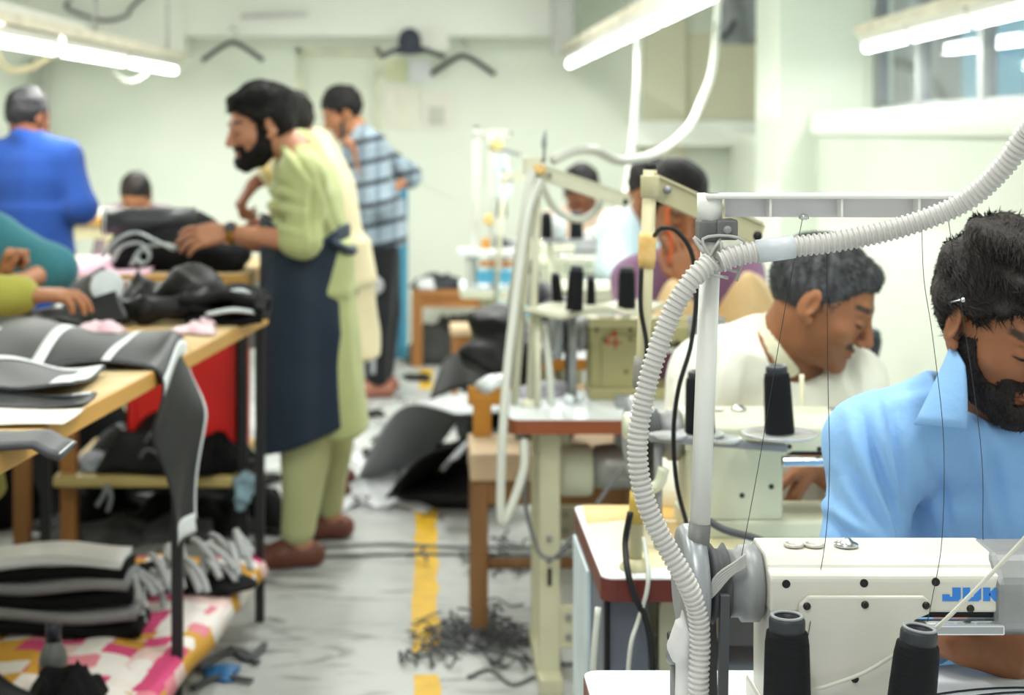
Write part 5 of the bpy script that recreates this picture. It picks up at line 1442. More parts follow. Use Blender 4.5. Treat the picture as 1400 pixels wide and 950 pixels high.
L = [torso(J, .014)] + sleeve(J, 'R', 1.25, .088, .075, .06) + sleeve(J, 'L', 1.6)
L += [loft(J['pel'] + V3(0, 0, .12), V3(-1.98, 5.41, .5), V3(0, -1, 0), [(0, .18, .14), (1, .22, .17)], k=.06)]
garment('kurta', L, m_te, man_teal, .011, .007, 13, 61)
L = []
for s in 'LR': L += [rc(J['hip' + s], J['kn' + s], .11, .09, k=.03), rc(J['kn' + s], J['an' + s] + V3(0, 0, .05), .09, .065, k=.03)]
garment('trousers', L, m_te, man_teal, .014, .007, 13, 63)

# --- 9: man in yellow-green at the left edge of the cutting table
J = dict(neck=pt(-170, 232, 4.66), shR=pt(-150, 275, 4.5), shL=pt(-150, 270, 4.86), elR=pt(-90, 405, 4.42), wrR=pt(36, 404, 4.52), elL=pt(-70, 398, 4.95), wrL=pt(4, 386, 4.8), pel=V3(-1.5, 4.66, .93))
J.update(hipR=J['pel'] + V3(0, -.09, -.03), hipL=J['pel'] + V3(0, .09, -.03), knR=V3(-1.5, 4.55, .5), knL=V3(-1.5, 4.77, .5), anR=V3(-1.52, 4.55, .085), anL=V3(-1.52, 4.77, .085), toeR=V3(1, 0, 0), toeL=V3(1, 0, 0))
H = Head(pt(-140, 180, 4.66), face_dir(80, 35), 1.12)
hR = hand(J['wrR'], (1, .1, .02), (.12, .1, -1), True, 1.12, (8, 32, 22), spread=.3)
hL = hand(J['wrL'], (.25, -.1, 1), (1, .1, -.25), False, 1.12, (70, 75, 50))
man_olive = make_person('man in a yellow-green kurta at the left edge, one hand flat on leather', J, H, [hR, hL], 'mid', .012, [(J['wrR'] - (.06, .1, .08), J['wrR'] + (.24, .09, .08), .005), (J['wrL'] - .1, J['wrL'] + .17, .006)], hair_t=.014, hair_h=.009)
m_ol = cloth('yellow_green_cotton', '#a3a04a', var=.1)
L = [torso(J, .014)] + sleeve(J, 'R', 1.93, .08, .07, .056) + sleeve(J, 'L', 1.6)
L += [loft(J['pel'] + V3(0, 0, .12), V3(-1.4, 4.66, .46), V3(0, -1, 0), [(0, .18, .14), (1, .22, .17)], k=.06)]
garment('kurta', L, m_ol, man_olive, .011, .007, 13, 71)
L = []
for s in 'LR': L += [rc(J['hip' + s], J['kn' + s], .11, .09, k=.03), rc(J['kn' + s], J['an' + s] + V3(0, 0, .05), .09, .065, k=.03)]
garment('trousers', L, m_ol, man_olive, .014, .007, 13, 73)

# --- 10-12: operators further down the machine row
def operator(label, X, Y, head, neck, sh, el_, wr, pitch, yaw, skin, m, hk=1.13, hair_t=.014, right_hand=None, seed=1, seat=.56, up=1.7):
    J = dict(neck=neck, shR=sh[0], shL=sh[1], elR=el_[0], elL=el_[1], wrR=wr[0], wrL=wr[1], pel=V3(X, Y + .2, seat))
    J.update(hipR=J['pel'] + V3(-.1, 0, -.02), hipL=J['pel'] + V3(.1, 0, -.02), knR=V3(X - .12, Y - .2, .52), knL=V3(X + .12, Y - .2, .52), anR=V3(X - .12, Y - .15, .085), anL=V3(X + .12, Y - .15, .085), toeR=V3(0, -1, 0), toeL=V3(0, -1, 0))
    H = Head(head, face_dir(yaw, pitch), hk)
    hs = [hand(J['wrR'], *(right_hand or ((.6, -.5, -.2), (0, 0, -1))), True, 1.12), hand(J['wrL'], (-.6, -.5, -.2), (0, 0, -1), False, 1.05)]
    r = make_person(label, J, H, hs, skin, .011, [(J['wrR'] - .15, J['wrR'] + .2, .006)] if right_hand else None, hair='#161314', hair_t=hair_t, hair_h=.008)
    L = [torso(J, .014, 1.05)] + sleeve(J, 'R', up, .075, .068, .055) + sleeve(J, 'L', 1.7, .075, .068, .055)
    L += [el(H.p(0, .015, -.1), (.075, .08, .06), H.R, k=.01, op='sub')]
    garment('shirt', L, m, r, .012, .007, 14, seed)
    L = []
    for s in 'LR': L += [rc(J['hip' + s], J['kn' + s], .1, .08, k=.03), rc(J['kn' + s], J['an' + s] + V3(0, 0, .05), .08, .06, k=.03)]
    garment('trousers', L, cloth('black_cotton', '#1d1f22'), r, .014, .006, 13, seed + 1)
    return r
operator('dark-haired man in a mauve shirt at the third machine, one hand raised to his face', .9, 5.35, pt(926, 282, 5.28), pt(938, 350, 5.36), (pt(868, 384, 5.33), pt(1012, 372, 5.4)), (pt(872, 462, 5.12), pt(1040, 450, 5.2)),
         (pt(940, 392, 5.04), pt(985, 440, 5.0)), 28, 12, 'mid', cloth('mauve_cotton', '#8d6a88'), 1.2, .016, ((-.1, .1, 1), (-.15, 1, .1)), 81, up=1.45)
operator('man in a pale blue shirt at the fourth machine, face hidden by a thread-stand pole', .9, 6.5, pt(890, 262, 6.45), pt(887, 292, 6.5), (pt(843, 312, 6.48), pt(938, 312, 6.52)), (pt(840, 370, 6.4), pt(950, 370, 6.4)),
         (pt(870, 395, 6.2), pt(915, 395, 6.2)), 30, 0, 'tan', cloth('pale_blue_cotton', '#c9dfe6'), 1.13, .012, None, 85)
operator('black-haired man in a beige shirt with his face lowered at the furthest machine', .88, 8.95, pt(795, 262, 9.0), pt(795, 288, 9.05), (pt(752, 306, 9.05), pt(838, 306, 9.05)), (pt(745, 350, 8.9), pt(850, 350, 8.9)),
         (pt(775, 362, 8.7), pt(815, 362, 8.7)), 42, 0, 'dark', cloth('beige_cotton', '#c9b5a2'), 1.2, .016, None, 91)
# ------------------------------------------------------------------ sewing stations
m_lam = mat('white_laminate', '#e8eef0', rough=.3, var=.03, spec=.5)
m_stain = mat('glue_stained_laminate', '#f0e3b4', rough=.4, scale=7, hex2='#f2ead0', detail=6)
m_stain2 = mat('orange_glue', '#e3b25a', rough=.4, scale=9, hex2='#edca83', detail=6)
m_redb = mat('red_brown_edge', '#6a2a22', rough=.4, var=.1)
m_brn = mat('brown_edge', '#8a4a2a', rough=.45, var=.15, scale=10, stretch=(.2, 1, 1))
m_orb = mat('orange_wood_edge', '#c2862f', rough=.45, var=.12)
m_legs = mat('cream_steel', '#c4c3a6', rough=.45, var=.06)
m_mw = mat('machine_white', '#d6d3c8', rough=.32, var=.04, scale=5, bump=.03, bscale=60, spec=.5)
m_mg = mat('machine_pale_green', '#d3d6be', rough=.35, var=.04, scale=5, spec=.5)
m_mk = mat('machine_khaki', '#a49d6e', rough=.4, var=.06, scale=4)
m_grey = mat('grey_casting', '#8f9192', rough=.45, metal=.2, var=.12, scale=14)
m_wheel = mat('wheel_grey', '#a2a6ab', rough=.35, metal=.35, var=.06)
m_belt = mat('belt_rubber', '#4b4d50', rough=.7)
m_hole = mat('black_hole', '#0d0d0e', rough=.6, var=0)
m_chr = mat('chrome', '#d9dcdf', rough=.12, metal=1, var=0)
m_cone = mat('black_thread', '#0f1115', rough=.75, var=.2, scale=40, bump=.35, bscale=160, stretch=(.2, .2, 3), spec=.25)
m_dgp = MATS['dark_grey_plastic']

ARM = {}; PLATE = {}
def machine(label, dx, Yf, m_body, dz=0, detail=2, text=None):
    """lockstitch head: pillar on the left, arm to the right; Yf = depth of the side facing the camera"""
    bx = .4456 + dx; z0 = .76 + dz
    t = thing('sewing_machine', label, 'sewing machine', (bx + .2, Yf + .07, z0))
    part('bed', MB().box(bx + .0, bx + .47, Yf - .03, Yf + .15, z0, z0 + .035), m_body, t, bevel=.006)
    Y = Yf
    arm = [(Y + .11, z0 + .19), (Y + .11, z0 + .225), (Y + .095, z0 + .237), (Y + .022, z0 + .235), (Y + .007, z0 + .223), (Y + .005, z0 + .219), (Y - .007, z0 + .216), (Y - .012, z0 + .21), (Y - .012, z0 + .166), (Y + .08, z0 + .164)]
    arm_o = part('arm', MB().prism(arm, bx, bx + .305, 'x'), m_body, t, bevel=.004, smooth=False)
    col = [(Y + .11, z0 + .03), (Y + .11, z0 + .2), (Y - .006, z0 + .2), (Y - .012, z0 + .16), (Y - .014, z0 + .03)]
    part('pillar', MB().prism(col, bx + .002, bx + .19, 'x'), m_body, t, bevel=.008)
    # raised cover plate on the pillar with its bevelled top edge
    cp = [(bx + .036, z0 + .035), (bx + .185, z0 + .035), (bx + .185, z0 + .158), (bx + .206, z0 + .167), (bx + .206, z0 + .182), (bx + .198, z0 + .19), (bx + .048, z0 + .19), (bx + .036, z0 + .178)]
    plate_o = part('cover_plate', MB().prism([(a, b) for a, b in cp], Y - .02, Y - .012, 'y'), m_body, t, bevel=.003)
    part('head_block', MB().prism([(Y + .105, z0 + .1), (Y + .105, z0 + .225), (Y + .09, z0 + .238), (Y + .01, z0 + .237), (Y - .02, z0 + .205), (Y - .02, z0 + .145), (Y + .01, z0 + .135)], bx + .292, bx + .41, 'x'), m_grey, t, bevel=.01, label='grey head casting')
    part('needle_bar', MB().cyl((bx + .375, Y + .05, z0 + .035), (bx + .375, Y + .05, z0 + .11), .005, seg=8), m_chr, t, smooth=True)
    part('presser_foot', MB().box(bx + .36, bx + .39, Y + .04, Y + .08, z0 + .035, z0 + .042), m_chr, t)
    # shaft, pulley and handwheel
    wz = z0 + .187; wy = Y + .05
    part('shaft_boss', MB().lathe([(.044, 0), (.044, .02), (.05, .023), (.05, .045), (.043, .05)], (bx - .05, wy, wz), (1, 0, 0), 28), m_grey, t, smooth=True, auto=None)
    part('pulley', MB().lathe([(.045, -.004), (.053, 0), (.045, .006), (.045, .012), (.053, .018), (.045, .022)], (bx - .066, wy, wz), (1, 0, 0), 28), m_belt, t, smooth=True)
    part('handwheel', MB().lathe([(.02, -.012), (.045, -.014), (.062, -.01), (.074, -.008), (.078, 0), (.078, .012), (.073, .02), (.05, .02), (.03, .03)], (bx - .098, wy, wz), (1, 0, 0), 36), m_wheel, t, smooth=True)
    for s in (-1, 1):
        part('belt', MB().bar((bx - .057, wy + s * .052, wz), (bx - .057, wy + s * .035, z0 + .003), .012, .012), m_belt, t)
    # holes, screws, top buttons, front bar
    hz = [(.021, .2035), (.122, .2045), (.215, .206)]
    for a, b in hz:
        part('screw_hole', MB().cyl((bx + a, Y - .0125, z0 + b), (bx + a, Y - .006, z0 + b), .0055, seg=12), m_hole, arm_o)
    for a, b in ((.046, .177), (.121, .179), (.2, .178), (.26, .1715), (.165, .1), (.108, .083)):
        part('screw', MB().lathe([(.001, .002), (.0038, .0025), (.0052, .0), (.0052, -.006)], (bx + a, Y - (.0205 if a < .205 else .0125), z0 + b), (0, -1, 0), 12), mat('dark_screw', '#3b3a36', rough=.35, metal=.8), plate_o if a < .205 else arm_o, smooth=True)
    for i, a in enumerate((.045, .072)):
        part('top_cap', MB().lathe([(.0135, 0), (.0135, .003), (.011, .004), (.0105, .0025), (.001, .0025)], (bx + a, Y + .05, z0 + .237), (0, 0, 1), 18), mat('silver_cap', '#cfccc2', rough=.35, metal=.4), arm_o, smooth=True)
    part('dial', MB().lathe([(.016, 0), (.016, .003), (.01, .006), (.006, .01), (.001, .011)], (bx + .115, Y + .05, z0 + .237), (0, 0, 1), 20), MATS['steel'], arm_o, smooth=True)
    part('knee_slot', MB().box(bx + .19, bx + .3, Y - .004, Y + .02, z0 + .157, z0 + .168), m_hole, t, bevel=.003)
    part('guide_bar', MB().prism([(Y - .02, z0 + .139), (Y + .0, z0 + .139), (Y + .0, z0 + .155), (Y - .012, z0 + .157), (Y - .02, z0 + .152)], bx + .188, bx + .302, 'x'), m_chr, t, bevel=.002)
    ARM[t.name] = arm_o; PLATE[t.name] = plate_o
    return t

def glyphs(s, x, y, z, h, m, root, name='maker_name'):
    """blocky raised letters from polygons, facing the camera"""
    G = {'J': [[(.55, 1), (1, 1), (1, .2), (.85, 0), (0, 0), (0, .5), (.4, .5), (.4, .3), (.55, .3)]],
         'U': [[(0, 1), (.4, 1), (.4, .3), (.6, .3), (.6, 1), (1, 1), (1, .15), (.85, 0), (.15, 0), (0, .15)]],
         'K': [[(0, 0), (0, 1), (.38, 1), (.38, 0)], [(.3, .5), (.62, 1), (1.05, 1), (.68, .5), (1.05, 0), (.62, 0)]],
         'I': [[(.25, 0), (.25, 1), (.65, 1), (.65, 0)]]}
    for ch in s:
        w = h * 1.35
        for poly in G[ch]:
            part('letter', MB().prism([(x + a * w, z + b * h) for a, b in poly], y - .0008, y, 'y'), m, root, label='blue letter ' + ch)
        x += w * 1.12

def table(label, x0, x1, y0, y1, edge_m, stain=False, z=.76, legx=None, lab2=None):
    t = thing('sewing_table', label, 'table', ((x0 + x1) / 2, (y0 + y1) / 2, 0))
    r = .025
    def rr(q):
        pts = []
        for cx, cy, a0 in ((x1 - r, y1 - r, 0), (x0 + r, y1 - r, 90), (x0 + r, y0 + r, 180), (x1 - r, y0 + r, 270)):
            for k in range(5):
                a = math.radians(a0 + k * 22.5); pts.append((cx + (r + q) * math.cos(a), cy + (r + q) * math.sin(a)))
        return pts
    part('core', MB().prism(rr(0), z - .042, z - .003, 'z'), edge_m, t, label='wood-coloured edge')
    part('tabletop', MB().prism(rr(-.0015), z - .003, z, 'z'), m_lam, t, label='white laminate surface')
    if stain:
        part('glue_patch', MB().prism([(x0 + .012, y0 + .07), (x0 + .3, y0 + .07), (x0 + .3, y1 - .03), (x0 + .015, y1 - .02)], z, z + .0012, 'z'), m_stain, t, label='yellowed glue patch')
        part('glue_patch', MB().prism([(x0 + .012, y1 - .16), (x0 + .12, y1 - .12), (x0 + .5, y1 - .14), (x0 + .5, y1 - .01), (x0 + .02, y1 - .005)], z + .0012, z + .0022, 'z'), m_stain2, t, label='orange glue patch')
        part('glue_patch', MB().prism([(x0 + .125, y0 + .1), (x0 + .2, y0 + .09), (x0 + .22, y1 - .15), (x0 + .14, y1 - .15)], z + .0012, z + .0022, 'z'), m_stain2, t, label='orange glue patch')
    lx = legx if legx is not None else x0 + .11
    for X in (lx, x1 - .15):
        leg_o = part('leg', MB().box(X - .0, X + .058, y0 + .06, y0 + .09, .02, z - .042), m_legs, t, bevel=.003)
        part('leg', MB().box(X - .0, X + .058, y1 - .12, y1 - .09, .02, z - .042), m_legs, t, bevel=.003)
        part('foot', MB().box(X - .004, X + .062, y0 + .0, y1 - .0, .0, .045), m_legs, t, bevel=.004)
        part('top_bracket', MB().box(X, X + .05, y0 + .03, y1 - .03, z - .06, z - .042), m_legs, t)
        for k, zz in enumerate((.42, .36)):
            part('bolt', MB().cyl((X + .028, y0 + .061, zz), (X + .028, y0 + .052, zz), .0085, seg=10), m_grey, leg_o, smooth=True)
        part('slot', MB().box(X + .023, X + .035, y0 + .0585, y0 + .061, .285, .335), m_hole, leg_o)
    bar_o = part('crossbar', MB().box(lx + .05, x1 - .14, y0 + .065, y0 + .085, .11, .23), m_legs, t, bevel=.004)
    for k in range(2):
        part('bolt', MB().cyl((lx + .082, y0 + .066, .2 - .055 * k), (lx + .082, y0 + .056, .2 - .055 * k), .009, seg=10), m_grey, bar_o, smooth=True)
    part('treadle', MB().box(lx + .22, lx + .58, y0 + .1, y0 + .34, .09, .105), m_grey, t, bevel=.004)
    return t

def motor(label, x, y, z):
    t = thing('motor', label, 'motor', (x, y, z))
    part('body', MB().lathe([(.04, -.1), (.06, -.09), (.065, -.05), (.065, .05), (.055, .08), (.03, .09)], (x + .12, y, z), (1, 0, 0), 24), mat('silver_paint', '#a5a7a5', rough=.35, metal=.5), t, smooth=True)
    part('mount', MB().box(x + .09, x + .15, y - .03, y + .03, z + .06, z + .2), m_grey, t)
    part('pulley_cover', MB().lathe([(.07, -.05), (.075, -.04), (.075, .03), (.07, .04)], (x - .02, y, z - .01), (1, 0, 0), 24), m_mg, t, smooth=True, label='pale green pulley cover')
    part('belt_guard', MB().bar((x - .055, y, z + .0), (x - .075, y, z + .13), .05, .02), m_mg, t, bevel=.004)
    return t

cone0 = None
def cone(loc, label, group, h=.16, tilt=(0, 0, 0), r=.03):
    global cone0
    if cone0 is None:
        t = thing('thread_cone', label, 'thread cone', (0, 0, 0))
        part('winding', MB().lathe([(.012, .0), (.0305, .0), (.031, .004), (.0275, .128), (.026, .138), (.0255, .142), (.018, .144)], (0, 0, 0), seg=24), m_cone, t, smooth=True)
        core_o = part('core_tube', MB().lathe([(.0215, .14), (.0225, .146), (.0225, .156), (.0205, .16), (.0165, .16), (.0155, .15), (.0155, .06), (.0, .06)], (0, 0, 0), seg=24, open=True), mat('cone_core', '#2b2f35', rough=.5), t, smooth=True)
        part('core_rim', MB().lathe([(.0205, .1595), (.021, .162), (.0165, .162), (.016, .1595)], (0, 0, 0), seg=24, ring=True), mat('rim_grey', '#9a9da0', rough=.5), core_o, smooth=True)
        cone0 = t
    else:
        t = copy_tree(cone0)
    t['label'] = label; t['group'] = group
    t.location = tuple(loc); ORG[t.name] = np.array(loc, float); t.rotation_euler = tilt
    s = h / .16
    t.scale = (r / .03, r / .03, s)
    return t

XW0, XW1 = .31, 1.5
# ---- row 1
table('white sewing table at the bottom edge of the picture, under the nearest machine', .228, 1.5, 1.79, 2.34, m_redb)
mach1 = machine('white industrial sewing machine with blue maker name, nearest to the camera', 0, 2.08, m_mw)
glyphs('JUKI', .4456 + .2235, 2.08 - .0122, .76 + .1815, .0175, mat('maker_blue', '#2f7fd6', rough=.4, var=0), ARM[mach1.name])
# handled work and piping cloth in front of the operator
def wsheet(U, V):
    x = .64 + .5 * U; y = 2.045 + .185 * V
    return np.stack([x, y, .799 + .01 * np.sin(U * 5) + .006 * np.sin(V * 5 + U * 3)], -1)
t = thing('leather_piece', 'white leather piece with dark piping on the bed of the nearest machine', 'leather', (.8, 2.25, .8))
part('hide', MB().sheet(wsheet, 24, 14, .004), mat('white_leather', '#eef3f8', rough=.4, var=.02), t, smooth=True)
for v0, off in ((.12, 0), (.24, .002)):
    part('piping', MB().tube([wsheet(np.array(u), np.array(v0 + .35 * max(0, u - .55) * (-1) + .1 * np.sin(u * 4)))+ V3(0, 0, .0035) for u in np.linspace(.02, .98, 20)], .0014, 6), mat('navy_piping', '#1b2234', rough=.5), t, smooth=True)
CG = 'black thread cones'
cone((pt(1076, 0, 2.0)[0], 2.0, .772), 'black thread cone in front of the pillar of the nearest machine', CG, .17)
cone((pt(1237, 0, 1.97)[0], 1.97, .772), 'tilted black thread cone right of the other nearest one', CG, .165, (0, .11, 0))
for x, y in ((pt(1076, 0, 2.0)[0], 2.0), (pt(1237, 0, 1.97)[0], 1.97)):
    t = thing('cone_holder', 'dark pegged cone plate on the nearest table under the ' + ('left' if x < .55 else 'tilted') + ' thread cone', 'cone holder', (x, y, .76))
    part('plate', MB().lathe([(.001, 0), (.045, 0), (.045, .006), (.02, .025), (.001, .025)], (x, y, .76), seg=20), m_dgp, t, smooth=True)
    part('peg', MB().cyl((x, y, .78), (x + (.012 if x > .55 else 0), y, .9), .005, seg=8), MATS['steel'], t, smooth=True)

# ---- thread stand of row 1: socket, white tube, clamp, channel arm
def stand1():
    Y = 2.1
    t = thing('thread_stand', 'white steel thread stand with a long channel arm, nearest to the camera', 'thread stand', (pt(948, 0, Y)[0], Y, .76))
    b0, b1, b2, b3 = pt(944, 985, Y), pt(952, 765, Y), pt(957, 715, Y), pt(972, 330, Y)
    m_ws = mat('white_steel', '#ebebe7', rough=.35, var=.04, scale=9)
    m_gc = mat('worn_grey_steel', '#5c5d5c', rough=.55, metal=.3, scale=22, hex2='#868684')
    part('lower_tube', MB().cyl(V3(b0[0], Y, .76), b1, .0135, seg=20), m_ws, t, smooth=True)
    part('socket', MB().cyl(b1 + V3(0, 0, -.01), b2, .0145, seg=20), m_gc, t, smooth=True, label='worn grey socket')
    part('pole', MB().cyl(b2, b3, .0135, seg=20), m_ws, t, smooth=True)
    part('base', MB().lathe([(.001, 0), (.03, 0), (.03, .006), (.018, .02), (.001, .02)], V3(b0[0], Y, .76), seg=18), m_gc, t, smooth=True)
    a = pt(974, 329, Y); b = pt(979, 264, Y)
    part('clamp', MB().box(pt(953, 0, Y)[0], pt(980, 0, Y)[0], Y - .018, Y + .018, pt(0, 329, Y)[2], pt(0, 300, Y)[2]), m_gc, t, bevel=.003, label='worn clamp collar')
    part('clamp_jaw', MB().box(pt(976, 0, Y)[0], pt(1005, 0, Y)[0], Y - .022, Y + .02, pt(0, 327, Y)[2], pt(0, 299, Y)[2]), m_gc, t, bevel=.003)
    part('clamp_screw', MB().lathe([(.001, .004), (.005, .004), (.006, 0), (.006, -.01)], pt(990, 313, Y) + V3(0, -.022, 0), (0, -1, 0), 10), m_grey, t, smooth=True)
    part('arm_boss', MB().cyl(pt(970, 302, Y), pt(970, 264, Y), .0165, seg=20), m_ws, t, smooth=True)
    x0, x1 = pt(962, 0, Y)[0], pt(1327, 0, Y)[0]
    zt = pt(0, 264, Y)[2]; zb = pt(0, 299, Y)[2]
    part('channel_top', MB().box(x0, x1 - .015, Y - .022, Y + .022, zt - .007, zt), m_ws, t, bevel=.003)
    part('channel_web', MB().prism([(x0 + .03, zb + .002), (x1 - .035, zb + .001), (x1 - .012, zb + .008), (x1, zb + .022), (x1 - .004, zt - .002), (x0 + .03, zt - .004)], Y + .008, Y + .014, 'y'), mat('channel_grey', '#dcdadc', rough=.4, var=.04), t)
    for px in (1050, 1147, 1252):
        X = pt(px, 0, Y)[0]
        part('stiffener', MB().box(X - .0015, X + .0015, Y - .016, Y + .01, zb + .003, zt - .007), m_ws, t)
    for px in (1098, 1260, 1292):
        part('thread_eye', MB().lathe([(.003, 0), (.006, .002), (.007, .006), (.004, .008)], pt(px, 292, Y) + V3(0, -.004, 0), (0, 0, -1), 12), m_chr, t, smooth=True)
    # blue-white tape where the hoses meet and its knot
    kn = pt(972, 352, Y)
    rs = np.random.RandomState(3)
    for i in range(7):
        q = [kn + V3(rs.uniform(-.03, .04), -.018 - rs.uniform(0, .012), rs.uniform(-.035, .03)) for _ in range(4)]
        part('tie_cord', MB().tube(spline(q, 5), .0022, 6), mat('dirty_white_cord', '#b7b7b3', rough=.7, var=.2), t, smooth=True)
    lo = pt(958, 815, Y)
    for i in range(6):
        q = [lo + V3(-.014 + .004 * i, -.024, -.012), lo + V3(.012, -.028, .01 + .004 * i), lo + V3(.034 + .002 * i, -.026, .034 + .004 * i), lo + V3(.054, -.024, .046 + .003 * i)]
        part('tie_cord', MB().tube(spline(q, 5), .0019, 6), MATS['dirty_white_cord'], t, smooth=True)
    part('lower_wrap', MB().tube(spline([pt(946, 815, Y) + V3(0, -.012, 0), pt(938, 850, Y) + V3(0, -.012, 0), pt(930, 878, Y) + V3(0, -.01, 0), pt(938, 905, Y), pt(936, 990, Y)], 6), [.012] * 6 + [.017] * 6 + [.019] * 6 + [.014] * 7, 14), mat('wrap_white', '#dcdada', rough=.55, var=.04), t, smooth=True, label='white plastic wrap')
    return t
stand1()

def corrugated(pts, r, pitch, label):
    c = resample(spline(pts, 30), pitch / 4)
    n = len(c)
    prof = np.array([1.0, 1.0, .82, .82])[np.arange(n) % 4]
    return tag(part('corrugated_hose', MB().tube(c, r * prof, 18), mat('hose_white', '#cbc8c5', rough=.45, var=.05, scale=30), smooth=False, auto=25), label, 'hose')
corrugated([V3(1.02, 1.86, CEIL), V3(1.0, 1.87, 2.4), V3(.93, 1.9, 1.9), pt(1448, 118, 1.95), pt(1400, 187, 1.98), pt(1372, 228, 2.0), pt(1318, 276, 2.03), pt(1240, 308, 2.05), pt(1150, 329, 2.06), pt(1060, 340, 2.06), pt(1010, 349, 2.06), pt(985, 358, 2.06)], .0142, .0073,
           'upper corrugated white hose rising from the pole to the right edge')
corrugated([pt(972, 358, 2.055), pt(948, 380, 2.05), pt(922, 420, 2.05), pt(900, 475, 2.05), pt(884, 530, 2.05), pt(873, 590, 2.05), pt(873, 640, 2.05), pt(886, 695, 2.05), pt(912, 748, 2.05), pt(938, 795, 2.05), pt(953, 835, 2.06), pt(957, 880, 2.065), pt(955, 930, 2.065), pt(955, 1000, 2.07)], .0138, .0073,
           'lower corrugated white hose bowing down beside the nearest thread-stand pole')
tag(part('hose_sleeve', MB().tube([pt(1035, 344, 2.06), pt(1065, 340, 2.06), pt(1085, 337, 2.06)], .0152, 16), mat('tape_blue_white', '#cdd4da', rough=.4), smooth=True), 'smooth pale tape sleeve round the upper corrugated hose', 'tape')
kb = pt(921, 900, 2.12)
t = thing('tension_knob', 'black and grey tension knob on the nearest table left of the pole', 'knob', V3(kb[0], 2.12, .76))
part('stem', MB().cyl(V3(kb[0], 2.12, .76), kb, .005, seg=8), m_grey, t, smooth=True)
part('disc', MB().lathe([(.001, -.008), (.013, -.008), (.016, -.004), (.016, .004), (.013, .008), (.001, .008)], kb + V3(0, 0, .008), (1, -.4, 0), 16), m_grey, t, smooth=True)
part('cap', MB().box(kb[0] - .008, kb[0] + .006, 2.105, 2.13, kb[2] + .022, kb[2] + .034), m_hole, t, bevel=.003)
# white cord lying across the nearest machine
tag(part('cord', MB().tube(spline([V3(.98, 2.05, .765), V3(.96, 1.97, .85), V3(.86, 1.92, 1.06), pt(1436, 694, 1.9), pt(1400, 737, 1.92), pt(1340, 800, 1.95), pt(1283, 856, 1.98), pt(1250, 880, 2.02), pt(1225, 894, 2.04), pt(1180, 920, 2.045), pt(1130, 938, 2.045), pt(1100, 948, 2.045), pt(1060, 990, 2.045)], 8), .0026, 8), mat('cord_white', '#d4d2c6', rough=.5), smooth=True), 'white cord slung in front of the nearest machine', 'cord')
# sewing threads
m_thr = mat('dark_thread', '#23262b', rough=.6, var=0)
def thread(pts, label, r=.0005):
    tag(part('sewing_thread', MB().tube(spline(pts, 6), r, 5), m_thr, smooth=True), label, 'thread')
thread([pt(1098, 294, 2.095), pt(1070, 440, 2.09), pt(1040, 620, 2.09), pt(1012, 770, 2.08)], 'dark thread falling from the first eye of the channel arm to the handwheel')
thread([pt(1130, 330, 2.09), pt(1132, 520, 2.09), pt(1134, 640, 2.09), pt(1128, 742, 2.09), pt(1108, 850, 2.06), pt(1100, 900, 2.05)], 'dark thread crossing the white-shirt man and the machine pillar')
thread([pt(1260, 296, 2.09), pt(1263, 380, 2.09), pt(1275, 460, 2.09), pt(1290, 600, 2.09), pt(1288, 735, 2.09), pt(1276, 810, 2.06), pt(1268, 850, 2.05)], 'dark thread falling past the collar of the blue shirt')
thread([pt(1296, 296, 2.09), pt(1303, 345, 2.09), pt(1340, 600, 2.09), pt(1344, 738, 2.09)], 'dark thread nearest the blue-shirt man\'s face')
thread([pt(1224, 908, 2.04), pt(1216, 935, 2.03), pt(1222, 990, 2.02)], 'short thread curling from the screw beside the tilted cone', .0007)

# ---- row 2
table('white sewing table with yellow glue stains and dark red edge, second from the camera', XW0, 1.55, 2.82, 3.37, m_redb, stain=True)
machine('pale machine with its pillar behind the thread cones, at the white-shirt man', .06, 3.12, m_mg)
side = thing('control_box', 'grey control box with a whitish edge hanging under the second table', 'control box', (.325, 3.1, .36))
part('body', MB().box(XW0 + .006, XW0 + .09, 2.86, 3.3, .36, .715), mat('blue_grey_box', '#6d7480', rough=.5), side, bevel=.006)
part('edge_plate', MB().box(XW0 - .004, XW0 + .006, 3.05, 3.33, .38, .71), mat('pale_blue_plate', '#cfdfe6', rough=.5), side, bevel=.003)
part('bracket', MB().box(XW0 + .02, XW0 + .08, 2.95, 3.2, .715, .72), m_grey, side)
part('cable_gland', MB().cyl((XW0 + .03, 2.86, .52), (XW0 + .03, 2.84, .5), .012, seg=10), mat('rust_brown', '#7a5240', rough=.7), side, smooth=True)
motor('motor under the second table', .48, 3.1, .5)
tag(part('power_cable', MB().tube(spline([pt(818, 830, 2.83), pt(812, 900, 2.82), pt(808, 1000, 2.82)], 6), .006, 8), m_pvc, smooth=True), 'grey-white cable hanging from the control box', 'cable')
tag(part('power_cable', MB().tube(spline([pt(830, 816, 2.85), pt(830, 900, 2.85), pt(829, 1000, 2.85)], 6), .005, 8), m_hole, smooth=True), 'black cable hanging straight beside the control box', 'cable')

